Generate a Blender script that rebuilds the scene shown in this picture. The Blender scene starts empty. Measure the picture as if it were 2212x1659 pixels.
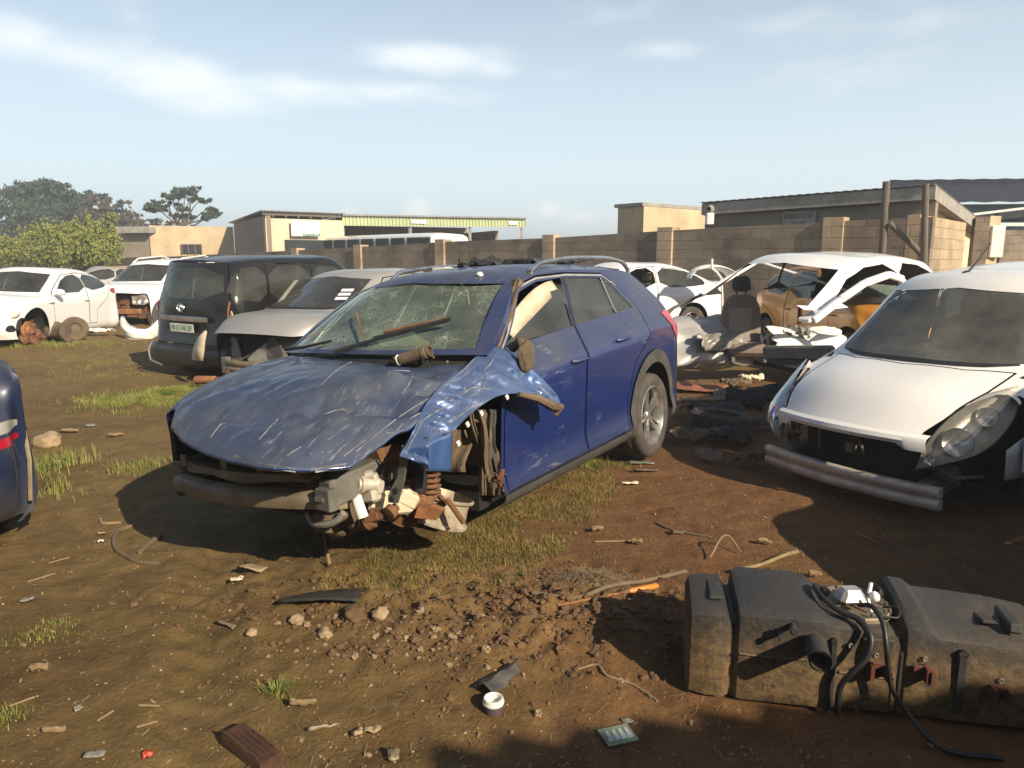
import bpy, bmesh, math, random
import numpy as np
from mathutils import Vector, Matrix, noise as mnoise
from math import sin, cos, pi, radians, sqrt, atan2, exp

SC = bpy.context.scene
COL = SC.collection
random.seed(7)
RNG = np.random.default_rng(11)

# ---------------------------------------------------------------- camera
F, CAMH, PIT = 720.0, 1.6, 0.173
cd = bpy.data.cameras.new("camera")
cam = bpy.data.objects.new("camera", cd)
COL.objects.link(cam)
cam.location = (0, 0, CAMH)
cam.rotation_euler = (pi / 2 - PIT, 0, 0)
cd.sensor_width = 36.0
cd.lens = 36.0 * F / 1024.0
cd.clip_start = 0.05
cd.clip_end = 4000
SC.camera = cam

# ---------------------------------------------------------------- sun, sky, exposure
SUN = Vector((0.66 * cos(radians(30)), -0.75 * cos(radians(30)), sin(radians(30)))).normalized()
sd = bpy.data.lights.new("sun", 'SUN')
sd.energy = 4.9
sd.angle = radians(0.53)
sd.color = (1.0, 0.86, 0.66)
so = bpy.data.objects.new("sun", sd)
COL.objects.link(so)
so.rotation_euler = SUN.to_track_quat('Z', 'Y').to_euler()
so.location = SUN * 40
SC.view_settings.view_transform = 'Standard'
SC.view_settings.look = 'None'
SC.view_settings.exposure = 0.74
SC.view_settings.gamma = 1.0

w = bpy.data.worlds.new("World")
SC.world = w
w.use_nodes = True
wt = w.node_tree
wt.nodes.clear()


def N(t, kind, **kw):
    n = t.nodes.new(kind)
    for k, v in kw.items():
        if k.startswith('i_'):
            n.inputs[k[2:].replace('_', ' ')].default_value = v
        else:
            setattr(n, k, v)
    return n


def build_world():
    t = wt
    L = t.links.new
    sky = N(t, 'ShaderNodeTexSky', sky_type='NISHITA', sun_disc=False)
    sky.sun_elevation = radians(30)
    sky.sun_rotation = atan2(SUN.x, SUN.y)
    sky.altitude = 300
    sky.air_density = 1.0
    sky.dust_density = 1.6
    sky.ozone_density = 1.3
    tc = N(t, 'ShaderNodeTexCoord')
    sep = N(t, 'ShaderNodeSeparateXYZ')
    L(tc.outputs['Generated'], sep.inputs[0])
    # soft cumulus and cirrus, laid out by direction in the sky
    nz1 = N(t, 'ShaderNodeTexNoise')
    nz1.inputs['Scale'].default_value = 7.0
    nz1.inputs['Detail'].default_value = 7
    nz1.inputs['Roughness'].default_value = 0.58
    mp = N(t, 'ShaderNodeMapping')
    mp.inputs['Scale'].default_value = (1, 1, 3.0)
    L(tc.outputs['Generated'], mp.inputs[0])
    L(mp.outputs[0], nz1.inputs['Vector'])
    total = None
    s = 1024 / 2212

    def direction(X, Y):
        u = (X * s - 512) / F
        v = -(Y * s - 384) / F
        d = Vector((u, cos(PIT) + v * sin(PIT), -sin(PIT) + v * cos(PIT)))
        return d.normalized()

    blobs = [  # px, py, half width px, half height px, strength
        (40, 75, 150, 55, .75), (190, 110, 160, 60, .75), (290, 45, 60, 70, .6), (350, 170, 170, 60, .85),
        (470, 215, 200, 45, .8), (640, 195, 190, 45, .75), (820, 200, 200, 32, .6), (1000, 212, 190, 26, .5),
        (930, 125, 200, 38, .95), (1060, 140, 100, 32, .7), (800, 130, 110, 24, .6), (980, 112, 60, 30, .6),
        (1250, 165, 120, 22, .4), (1480, 105, 200, 28, .5), (1750, 60, 300, 60, .5), (1850, 150, 300, 60, .45),
        (2050, 40, 260, 40, .5), (1350, 30, 200, 40, .35),
        (752, 458, 40, 22, .8), (905, 455, 42, 30, 1.15), (1190, 452, 45, 26, .9), (1255, 470, 60, 24, .9), (1340, 480, 60, 30, .8)]
    for (X, Y, hw, hh, st) in blobs:
        d = direction(X, Y)
        sc_ = F / s
        sub = N(t, 'ShaderNodeVectorMath', operation='SUBTRACT')
        L(tc.outputs['Generated'], sub.inputs[0])
        sub.inputs[1].default_value = d
        sx = sc_ / hw
        sz = sc_ / hh
        mul = N(t, 'ShaderNodeVectorMath', operation='MULTIPLY')
        L(sub.outputs[0], mul.inputs[0])
        mul.inputs[1].default_value = (sx, sx * .3, sz)
        ln = N(t, 'ShaderNodeVectorMath', operation='LENGTH')
        L(mul.outputs[0], ln.inputs[0])
        mr = N(t, 'ShaderNodeMapRange', interpolation_type='SMOOTHSTEP')
        mr.inputs['From Min'].default_value = 1.5
        mr.inputs['From Max'].default_value = 0.0
        mr.inputs['To Min'].default_value = 0.0
        mr.inputs['To Max'].default_value = st
        L(ln.outputs['Value'], mr.inputs['Value'])
        if total is None:
            total = mr.outputs[0]
        else:
            a = N(t, 'ShaderNodeMath', operation='MAXIMUM')
            L(total, a.inputs[0])
            L(mr.outputs[0], a.inputs[1])
            total = a.outputs[0]
    # cloud = smoothstep(noise + mask)
    ad = N(t, 'ShaderNodeMath', operation='MULTIPLY_ADD')
    L(nz1.outputs['Fac'], ad.inputs[0])
    ad.inputs[1].default_value = 1.35
    ad.inputs[2].default_value = -0.62
    ad2 = N(t, 'ShaderNodeMath', operation='ADD')
    L(ad.outputs[0], ad2.inputs[0])
    L(total, ad2.inputs[1])
    mr = N(t, 'ShaderNodeMapRange', interpolation_type='SMOOTHSTEP')
    mr.inputs['From Min'].default_value = 0.28
    mr.inputs['From Max'].default_value = 1.25
    mr.inputs['To Max'].default_value = 0.62
    L(ad2.outputs[0], mr.inputs['Value'])
    # veil of thin haze near the horizon
    hz = N(t, 'ShaderNodeMapRange')
    hz.inputs['From Min'].default_value = 0.52
    hz.inputs['From Max'].default_value = -0.02
    hz.inputs['To Min'].default_value = 0.0
    hz.inputs['To Max'].default_value = 0.90
    L(sep.outputs['Z'], hz.inputs['Value'])
    m0 = N(t, 'ShaderNodeMix', data_type='RGBA')
    L(hz.outputs[0], m0.inputs['Factor'])
    L(sky.outputs[0], m0.inputs['A'])
    m0.inputs['B'].default_value = (8.6, 10.2, 10.9, 1)
    mx = N(t, 'ShaderNodeMix', data_type='RGBA')
    L(mr.outputs[0], mx.inputs['Factor'])
    L(m0.outputs['Result'], mx.inputs['A'])
    mx.inputs['B'].default_value = (11.2, 11.2, 11.0, 1)
    bg = N(t, 'ShaderNodeBackground')
    bg.inputs['Strength'].default_value = 0.07
    L(mx.outputs['Result'], bg.inputs['Color'])
    out = N(t, 'ShaderNodeOutputWorld')
    L(bg.outputs[0], out.inputs['Surface'])


build_world()

# ---------------------------------------------------------------- pixel-to-place measuring helpers
S_ = 1024 / 2212
CT, ST = cos(PIT), sin(PIT)


def ray(X, Y):
    u = (X * S_ - 512) / F
    v = -(Y * S_ - 384) / F
    return Vector((u, CT + v * ST, -ST + v * CT))


def G(X, Y, z=0.0):
    d = ray(X, Y)
    t = (z - CAMH) / d.z
    return Vector((d.x * t, d.y * t, z))


def D(X, Y, dep):
    d = ray(X, Y)
    t = dep / d.y
    return Vector((d.x * t, dep, CAMH + d.z * t))


def pose(cx, cy, cz, yaw, pitch=0, roll=0):
    m = Matrix.Rotation(radians(yaw), 4, 'Z') @ Matrix.Rotation(roll, 4, 'X') @ Matrix.Rotation(pitch, 4, 'Y')
    return Matrix.Translation((cx, cy, cz)) @ m


def L_at(M, X, Y, ax, val):
    Mi = M.inverted()
    o = Mi @ Vector((0, 0, CAMH))
    d = (Mi.to_3x3() @ ray(X, Y))
    i = 'xyz'.index(ax)
    t = (val - o[i]) / d[i]
    return o + d * t


# ---------------------------------------------------------------- materials
def new_mat(name):
    m = bpy.data.materials.new(name)
    m.use_nodes = True
    t = m.node_tree
    b = t.nodes.get('Principled BSDF')
    return m, t, b


def c4(c):
    return (c[0], c[1], c[2], 1)


def noise_tex(t, scale, detail=4, rough=.55, coord='Object', stretch=None, rot=None):
    tc = N(t, 'ShaderNodeTexCoord')
    n = N(t, 'ShaderNodeTexNoise')
    n.inputs['Scale'].default_value = scale
    n.inputs['Detail'].default_value = detail
    n.inputs['Roughness'].default_value = rough
    if stretch or rot:
        mp = N(t, 'ShaderNodeMapping')
        if stretch:
            mp.inputs['Scale'].default_value = stretch
        if rot:
            mp.inputs['Rotation'].default_value = rot
        t.links.new(tc.outputs[coord], mp.inputs[0])
        t.links.new(mp.outputs[0], n.inputs['Vector'])
    else:
        t.links.new(tc.outputs[coord], n.inputs['Vector'])
    return n


def ramp(t, src, stops):
    r = N(t, 'ShaderNodeValToRGB')
    e = r.color_ramp.elements
    while len(e) < len(stops):
        e.new(0.5)
    for i, (p, c) in enumerate(stops):
        e[i].position = p
        e[i].color = c4(c) if not isinstance(c, (int, float)) else (c, c, c, 1)
    t.links.new(src, r.inputs[0])
    return r


def mixc(t, fac, a, b, blend='MIX'):
    m = N(t, 'ShaderNodeMix', data_type='RGBA', blend_type=blend)
    for sock, v in (('Factor', fac), ('A', a), ('B', b)):
        if hasattr(v, 'is_linked') or hasattr(v, 'links'):
            t.links.new(v, m.inputs[sock])
        elif sock == 'Factor':
            m.inputs['Factor'].default_value = v
        else:
            m.inputs[sock].default_value = c4(v)
    return m.outputs['Result']


def math(t, op, a, b=None, c=None):
    m = N(t, 'ShaderNodeMath', operation=op)
    for i, v in enumerate((a, b, c)):
        if v is None:
            continue
        if isinstance(v, (int, float)):
            m.inputs[i].default_value = v
        else:
            t.links.new(v, m.inputs[i])
    return m.outputs[0]


def bump(t, b, h, strength=.3, dist=.01):
    bp = N(t, 'ShaderNodeBump')
    bp.inputs['Strength'].default_value = strength
    bp.inputs['Distance'].default_value = dist
    t.links.new(h, bp.inputs['Height'])
    t.links.new(bp.outputs[0], b.inputs['Normal'])


def mat_plain(name, c1, c2=None, scale=6, rough=.6, metal=0, bstr=.15, bscale=None, spec=.5, stretch=None, bdist=.01):
    m, t, b = new_mat(name)
    c2 = c2 or tuple(x * .7 for x in c1)
    n = noise_tex(t, scale, 6, .6, stretch=stretch)
    r = ramp(t, n.outputs['Fac'], [(.3, c2), (.7, c1)])
    t.links.new(r.outputs[0], b.inputs['Base Color'])
    b.inputs['Roughness'].default_value = rough
    b.inputs['Metallic'].default_value = metal
    b.inputs['Specular IOR Level'].default_value = spec
    n2 = noise_tex(t, bscale or scale * 6, 5, .6, stretch=stretch)
    bump(t, b, n2.outputs['Fac'], bstr, bdist)
    return m


def mat_paint(name, col, dust=.35, dustcol=(.26, .22, .17), metal=0.0, rough=.32, scratch=0, lowdirt=.5, inner=(.06, .06, .06), coat=.7):
    """car paint under a film of yard dust; the inside of the sheet is dark trim"""
    m, t, b = new_mat(name)
    n = noise_tex(t, 2.2, 7, .62)
    n2 = noise_tex(t, 14, 5, .65)
    geo = N(t, 'ShaderNodeNewGeometry')
    tc = N(t, 'ShaderNodeTexCoord')
    sepn = N(t, 'ShaderNodeSeparateXYZ')
    t.links.new(geo.outputs['Normal'], sepn.inputs[0])
    sepo = N(t, 'ShaderNodeSeparateXYZ')
    t.links.new(tc.outputs['Object'], sepo.inputs[0])
    up = N(t, 'ShaderNodeMapRange', interpolation_type='SMOOTHSTEP')
    up.inputs['From Min'].default_value = .04
    up.inputs['From Max'].default_value = .55
    up.inputs['To Min'].default_value = .12
    t.links.new(sepn.outputs['Z'], up.inputs['Value'])
    blot = N(t, 'ShaderNodeMapRange')
    blot.inputs['From Min'].default_value = .3
    blot.inputs['From Max'].default_value = .7
    blot.inputs['To Min'].default_value = .45
    blot.inputs['To Max'].default_value = 1.1
    t.links.new(n.outputs['Fac'], blot.inputs['Value'])
    d = math(t, 'MULTIPLY', up.outputs[0], blot.outputs[0])
    d = math(t, 'MULTIPLY', d, dust)
    if lowdirt:
        low = N(t, 'ShaderNodeMapRange', interpolation_type='SMOOTHSTEP')
        low.inputs['From Min'].default_value = .62
        low.inputs['From Max'].default_value = .2
        low.inputs['To Min'].default_value = 0
        low.inputs['To Max'].default_value = lowdirt
        wob = math(t, 'MULTIPLY_ADD', n2.outputs['Fac'], .35, sepo.outputs['Z'])
        wob = math(t, 'SUBTRACT', wob, .17)
        t.links.new(wob, low.inputs['Value'])
        d = math(t, 'MAXIMUM', d, low.outputs[0])
    fine = math(t, 'MULTIPLY_ADD', n2.outputs['Fac'], .8, .6)
    d = math(t, 'MULTIPLY', d, fine)
    dcl = N(t, 'ShaderNodeClamp')
    t.links.new(d, dcl.inputs[0])
    d = dcl.outputs[0]
    base = mixc(t, d, col, dustcol)
    rv = math(t, 'MULTIPLY_ADD', d, .5, rough)
    mv = None
    if scratch:
        # scraped streaks: bare primer and dried mud dragged along the sheet
        sn = noise_tex(t, 9, 6, .7, stretch=(.5, 7, 2), rot=(0, 0, .55))
        sn2 = noise_tex(t, 2.1, 3, .6)
        a = ramp(t, sn.outputs['Fac'], [(.57, 0.0), (.66, 1.0)])
        g = ramp(t, sn2.outputs['Fac'], [(.44, 0.0), (.62, 1.0)])
        k = math(t, 'MULTIPLY', a.outputs[0], g.outputs[0])
        k = math(t, 'MULTIPLY', k, scratch)
        base = mixc(t, k, base, (.42, .42, .42))
        rv = math(t, 'MULTIPLY_ADD', k, .3, rv)
    base = mixc(t, geo.outputs['Backfacing'], base, inner)
    t.links.new(base, b.inputs['Base Color'])
    rv = math(t, 'MAXIMUM', rv, math(t, 'MULTIPLY', geo.outputs['Backfacing'], .8))
    t.links.new(rv, b.inputs['Roughness'])
    b.inputs['Metallic'].default_value = metal
    cv = math(t, 'MULTIPLY_ADD', d, -coat, coat)
    cv = math(t, 'MULTIPLY', cv, math(t, 'SUBTRACT', 1.0, geo.outputs['Backfacing']))
    t.links.new(cv, b.inputs['Coat Weight'])
    b.inputs['Coat Roughness'].default_value = .06
    n3 = noise_tex(t, 3.0, 2, .5)
    bump(t, b, n3.outputs['Fac'], .06, .03)
    return m


def mat_glass(name, tint=(.45, .52, .5), dust=.12, dustcol=(.36, .35, .3), gloss=.06, crack=False):
    m, t, b = new_mat(name)
    t.nodes.remove(b)
    out = t.nodes.get('Material Output')
    tr = N(t, 'ShaderNodeBsdfTransparent')
    tr.inputs['Color'].default_value = c4(tint)
    gl = N(t, 'ShaderNodeBsdfGlossy')
    gl.inputs['Roughness'].default_value = gloss
    gl.inputs['Color'].default_value = (.9, .95, .95, 1)
    lw = N(t, 'ShaderNodeFresnel')
    lw.inputs['IOR'].default_value = 1.5
    # keep fresnel valid from the inside as well
    mx = N(t, 'ShaderNodeMixShader')
    fr = math(t, 'MINIMUM', lw.outputs[0], .6)
    t.links.new(fr, mx.inputs[0])
    t.links.new(tr.outputs[0], mx.inputs[1])
    t.links.new(gl.outputs[0], mx.inputs[2])
    df = N(t, 'ShaderNodeBsdfDiffuse')
    n = noise_tex(t, 3, 6, .65)
    fac = math(t, 'MULTIPLY', ramp(t, n.outputs['Fac'], [(.3, .45), (.75, 1.3 if dust < .7 else 1.0)]).outputs[0], dust)
    dcol = None
    if crack:
        tc = N(t, 'ShaderNodeTexCoord')
        wn = noise_tex(t, 5, 3, .6)
        vadd = N(t, 'ShaderNodeVectorMath', operation='MULTIPLY_ADD')
        t.links.new(wn.outputs['Color'], vadd.inputs[0])
        vadd.inputs[1].default_value = (.16, .16, .16)
        t.links.new(tc.outputs['Object'], vadd.inputs[2])
        tot = None
        for sc_, wd, st in ((9, .014, .8), (23, .022, .6), (52, .045, .42)):
            v = N(t, 'ShaderNodeTexVoronoi', feature='DISTANCE_TO_EDGE')
            v.inputs['Scale'].default_value = sc_
            t.links.new(vadd.outputs[0], v.inputs['Vector'])
            r = N(t, 'ShaderNodeMapRange')
            r.inputs['From Min'].default_value = wd
            r.inputs['From Max'].default_value = 0
            r.inputs['To Max'].default_value = st
            t.links.new(v.outputs['Distance'], r.inputs['Value'])
            tot = r.outputs[0] if tot is None else math(t, 'MAXIMUM', tot, r.outputs[0])
        msk = noise_tex(t, 3.1, 4, .6)
        mk = ramp(t, msk.outputs['Fac'], [(.40, .04), (.56, 1.0)])
        tot = math(t, 'MULTIPLY', tot, mk.outputs[0])
        web = noise_tex(t, 7, 5, .7)
        wb_ = ramp(t, web.outputs['Fac'], [(.46, 0.0), (.75, .5)])
        tot = math(t, 'MAXIMUM', tot, math(t, 'MULTIPLY', wb_.outputs[0], mk.outputs[0]))
        fac = math(t, 'MAXIMUM', fac, tot)
        dcol = mixc(t, tot, dustcol, (.52, .62, .48))
    if dcol is not None:
        t.links.new(dcol, df.inputs['Color'])
    else:
        df.inputs['Color'].default_value = c4(dustcol)
    m2 = N(t, 'ShaderNodeMixShader')
    t.links.new(fac, m2.inputs[0])
    t.links.new(mx.outputs[0], m2.inputs[1])
    t.links.new(df.outputs[0], m2.inputs[2])
    t.links.new(m2.outputs[0], out.inputs['Surface'])
    return m


def mat_block(name, c1, c2, mortar, bw=.4, bh=.2, msize=.012, axis='u'):
    """concrete block masonry laid in the wall's own length/height coordinates (uv)"""
    m, t, b = new_mat(name)
    uv = N(t, 'ShaderNodeUVMap')
    br = N(t, 'ShaderNodeTexBrick')
    br.inputs['Scale'].default_value = 1.0
    br.inputs['Brick Width'].default_value = bw
    br.inputs['Row Height'].default_value = bh
    br.inputs['Mortar Size'].default_value = msize
    br.inputs['Mortar Smooth'].default_value = .6
    br.inputs['Color1'].default_value = c4(c1)
    br.inputs['Color2'].default_value = c4(c2)
    br.inputs['Mortar'].default_value = c4(mortar)
    wn = noise_tex(t, 1.6, 4, .6)
    va = N(t, 'ShaderNodeVectorMath', operation='MULTIPLY_ADD')
    t.links.new(wn.outputs['Color'], va.inputs[0])
    va.inputs[1].default_value = (.09, .06, 0)
    t.links.new(uv.outputs[0], va.inputs[2])
    t.links.new(va.outputs[0], br.inputs['Vector'])
    n = noise_tex(t, 1.1, 7, .65)
    r = ramp(t, n.outputs['Fac'], [(.30, (.42, .40, .39)), (.5, (.9, .88, .85)), (.72, (1.25, 1.2, 1.15))])
    c = mixc(t, 1.0, br.outputs['Color'], r.outputs[0], 'MULTIPLY')
    t.links.new(c, b.inputs['Base Color'])
    b.inputs['Roughness'].default_value = .92
    n2 = noise_tex(t, 28, 6, .7)
    h = math(t, 'MULTIPLY_ADD', br.outputs['Fac'], -1.3, n2.outputs['Fac'])
    bump(t, b, h, .55, .012)
    return m


MAT = {}


def make_materials():
    M = MAT
    M['blue'] = mat_paint('dusty blue metallic paint', (.009, .030, .16), dust=.75, dustcol=(.085, .09, .10), metal=.4, rough=.3, scratch=.35, lowdirt=.45)
    M['blue_hood'] = mat_paint('scraped blue bonnet paint', (.010, .032, .125), dust=.78, dustcol=(.078, .088, .10), metal=.3, rough=.36, scratch=.5, lowdirt=0)
    M['blue_fender'] = mat_paint('crumpled blue wing paint with sky tone', (.05, .115, .29), dust=.35, dustcol=(.2, .2, .2), metal=.4, rough=.3, scratch=1.0, lowdirt=0, inner=(.03, .03, .035))  # same blue made lighter: the sky's reflection is put into the colour
    M['navy'] = mat_paint('dark navy paint', (.012, .022, .06), dust=.3, dustcol=(.12, .11, .1), metal=.2, lowdirt=.35)
    M['white'] = mat_paint('white car paint', (.78, .78, .77), dust=.18, dustcol=(.5, .45, .36), lowdirt=.35)
    M['white2'] = mat_paint('dusty white car paint', (.80, .79, .76), dust=.22, dustcol=(.55, .50, .41), lowdirt=.3)
    M['silver'] = mat_paint('dusty silver paint', (.33, .32, .30), dust=.5, dustcol=(.33, .32, .30), metal=.3, lowdirt=.2)
    M['black'] = mat_paint('dusty black paint', (.005, .005, .005), dust=.12, dustcol=(.10, .085, .07), lowdirt=.2, rough=.35, coat=.25)
    M['orange'] = mat_paint('orange brown paint', (.60, .25, .02), dust=.25, dustcol=(.3, .2, .1), metal=.2, lowdirt=.2)
    M['glass'] = mat_glass('dusty car glass', (.40, .46, .44), .30)
    M['glass_dark'] = mat_glass('dark tinted car glass', (.16, .19, .19), .22, (.2, .2, .17))
    M['glass_wind'] = mat_glass('clear windscreen glass', (.52, .62, .6), .12)
    M['glass_crack'] = mat_glass('shattered windscreen glass', (.60, .76, .64), .24, (.34, .40, .32), crack=True)
    M['lens'] = mat_glass('headlamp lens', (.92, .91, .88), .10, (.62, .59, .52), gloss=.05)
    M['lamp_in'] = mat_plain('headlamp reflector', (.50, .47, .41), (.30, .28, .24), 9, .35, .3)
    M['red_lens'] = mat_plain('red lamp lens', (.40, .012, .03), (.22, .005, .015), 9, .12)
    M['red_dusty'] = mat_plain('dusty pink red lamp lens', (.45, .09, .12), (.24, .05, .07), 7, .4)
    M['tyre'] = mat_plain('dusty tyre rubber', (.085, .070, .055), (.03, .027, .024), 8, .85, 0, .5, 60)
    M['alloy'] = mat_plain('silver alloy', (.62, .61, .58), (.28, .25, .21), 10, .3, .8)
    M['alloy_dirty'] = mat_plain('chalky white alloy', (.56, .49, .38), (.22, .17, .11), 9, .6, .3, .3)
    M['trim'] = mat_plain('grey black plastic trim', (.075, .07, .062), (.035, .033, .03), 8, .7)
    M['dark'] = mat_plain('black interior plastic', (.022, .022, .022), (.010, .010, .010), 8, .6)
    M['void'] = mat_plain('grimy engine bay black', (.014, .013, .012), (.006, .006, .006), 8, .75)
    M['seat'] = mat_plain('dark grey seat cloth', (.06, .056, .05), (.035, .033, .03), 40, .95)
    M['seat_brown'] = mat_plain('dusty brown grey seat cloth', (.22, .17, .135), (.15, .115, .09), 30, .95)
    M['seat_panel'] = mat_plain('paler seat centre cloth', (.30, .245, .20), (.22, .18, .145), 30, .95)
    M['beige'] = mat_plain('beige interior cloth', (.42, .36, .27), (.30, .26, .2), 20, .9)
    M['chrome'] = mat_plain('dull chrome', (.66, .66, .64), (.4, .38, .35), 10, .2, .9)
    M['brushed'] = mat_plain('brushed window trim', (.60, .57, .52), (.40, .36, .31), 10, .35, .6)
    M['steel'] = mat_plain('dusty grey steel', (.20, .195, .17), (.10, .095, .08), 7, .55, .3)
    M['steel_tan'] = mat_plain('tan stained steel', (.30, .24, .15), (.13, .10, .07), 5, .6, .2)
    M['rust'] = mat_plain('brown rust', (.20, .095, .04), (.07, .03, .015), 9, .85, 0, .5)
    M['rust_or'] = mat_plain('orange rust', (.36, .16, .06), (.17, .07, .03), 9, .85, 0, .5)
    M['alu'] = mat_plain('raw aluminium casting', (.62, .57, .48), (.38, .33, .26), 9, .5, .3, .3)
    M['cream'] = mat_plain('cream plastic', (.66, .58, .42), (.42, .36, .25), 7, .5)
    M['white_pl'] = mat_plain('white plastic', (.70, .68, .64), (.6, .57, .5), 6, .4)
    M['mud'] = mat_plain('mud coated plastic', (.16, .115, .07), (.07, .05, .03), 7, .9, 0, .6)
    M['wood'] = mat_plain('weathered pole wood', (.16, .135, .11), (.08, .065, .05), 5, .9, 0, .4, stretch=(6, 6, .6))
    M['wood_red'] = mat_plain('dark red brown timber', (.10, .042, .02), (.035, .015, .008), 7, .9, 0, .8, stretch=(1, 5, 5))
    M['stick'] = mat_plain('dry straw wood', (.27, .19, .10), (.16, .11, .06), 14, .9)
    M['stone'] = mat_plain('tan stone', (.37, .27, .16), (.2, .14, .08), 9, .9, 0, .5, 30)
    M['clod'] = mat_plain('red brown soil clod', (.15, .085, .04), (.08, .045, .02), 9, .98, 0, .7, 30)
    M['tan_wall'] = mat_plain('tan stained plaster', (.54, .42, .26), (.36, .27, .17), 1.2, .93, 0, .2, 14)
    M['tan_wall2'] = mat_plain('pale peach plaster', (.62, .50, .36), (.50, .40, .28), 1.0, .93, 0, .2, 14)
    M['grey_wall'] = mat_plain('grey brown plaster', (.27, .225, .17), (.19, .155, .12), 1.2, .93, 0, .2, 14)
    M['fascia'] = mat_plain('grey stained concrete fascia', (.34, .32, .28), (.2, .185, .16), 3, .9, 0, .3, 20)
    M['block'] = mat_block('grey brown concrete block', (.25, .205, .155), (.195, .16, .122), (.165, .135, .105))
    M['pier'] = mat_block('tan block pier', (.44, .34, .22), (.36, .28, .19), (.28, .22, .16))
    M['zinc'] = mat_plain('grey roof sheet', (.24, .24, .25), (.15, .15, .16), 3, .55, .4)
    M['green_sheet'] = mat_plain('faded green roof sheet', (.42, .46, .26), (.33, .38, .20), 1.5, .6)
    M['green_trim'] = mat_plain('pale green sheet', (.42, .44, .26), (.32, .34, .2), 2, .6)
    M['darkroof'] = mat_plain('dark corrugated roof', (.035, .04, .055), (.022, .026, .036), 2, .95, spec=.1)
    M['shade_blue'] = mat_plain('blue painted wall', (.30, .46, .52), (.24, .38, .44), 1.5, .9)
    M['bus_blue'] = mat_plain('dark blue paint', (.02, .03, .12), (.01, .02, .08), 2, .35)
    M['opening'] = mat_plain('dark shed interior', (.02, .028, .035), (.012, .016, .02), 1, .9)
    M['win_frame'] = mat_plain('brown steel window', (.14, .085, .06), (.09, .05, .04), 5, .6)
    M['sign'] = mat_plain('white sign board', (.82, .82, .82), (.74, .74, .74), 3, .4)
    M['sign_old'] = mat_plain('weathered sign board', (.34, .33, .27), (.24, .23, .19), 5, .7)
    M['ink_green'] = mat_plain('green sign ink', (.03, .16, .09), (.025, .13, .07), 5, .5)
    M['ink'] = mat_plain('dark sign ink', (.05, .05, .05), (.04, .04, .04), 5, .6)
    M['ink_grey'] = mat_plain('grey decal', (.42, .46, .44), (.36, .40, .38), 5, .6)
    M['plate'] = mat_plain('number plate', (.55, .55, .50), (.40, .40, .36), 8, .5)
    M['tank'] = None
    M['red'] = mat_plain('red cloth', (.42, .02, .04), (.25, .01, .02), 6, .8)
    M['yellow'] = mat_plain('yellow orange paint', (.75, .36, .03), (.6, .27, .02), 6, .4)
    M['orange_pl'] = mat_plain('orange plastic handle', (.62, .20, .02), (.45, .14, .015), 8, .45)
    M['redpanel'] = mat_plain('dull red brown panel', (.28, .10, .055), (.18, .065, .035), 4, .8)
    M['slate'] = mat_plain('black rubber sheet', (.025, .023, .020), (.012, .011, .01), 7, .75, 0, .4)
    M['card'] = mat_plain('green printed card', (.22, .27, .17), (.12, .17, .10), 12, .6)
    M['rubber'] = mat_plain('black hose rubber', (.018, .017, .016), (.01, .01, .01), 12, .5)
    M['hose'] = mat_plain('dirt coloured hose', (.15, .105, .06), (.10, .07, .04), 12, .8)
    M['redbracket'] = mat_plain('red painted bracket', (.12, .03, .018), (.08, .025, .015), 14, .7)
    M['purple'] = mat_plain('dull purple tub', (.10, .075, .09), (.06, .05, .05), 10, .6)
    M['redscrap'] = mat_plain('red plastic scrap', (.5, .07, .035), (.35, .05, .02), 12, .5)
    M['plasticgrey'] = mat_plain('crumpled clear plastic', (.26, .245, .21), (.14, .13, .11), 9, .35)


make_materials()
# ---------------------------------------------------------------- mesh helpers
def link(o, parent=None):
    COL.objects.link(o)
    if parent is not None:
        o.parent = parent
    return o


def thing(name, label, cat, M=None, group=None):
    o = bpy.data.objects.new(name, None)
    o.empty_display_size = .2
    COL.objects.link(o)
    if M is not None:
        o.matrix_world = M
    o['label'] = label
    o['category'] = cat
    if group:
        o['group'] = group
    return o


def tag(o, label, cat, group=None):
    o['label'] = label
    o['category'] = cat
    if group:
        o['group'] = group
    return o


def rot_to(axis):
    return Vector(axis).to_track_quat('Z', 'Y').to_matrix()


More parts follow.
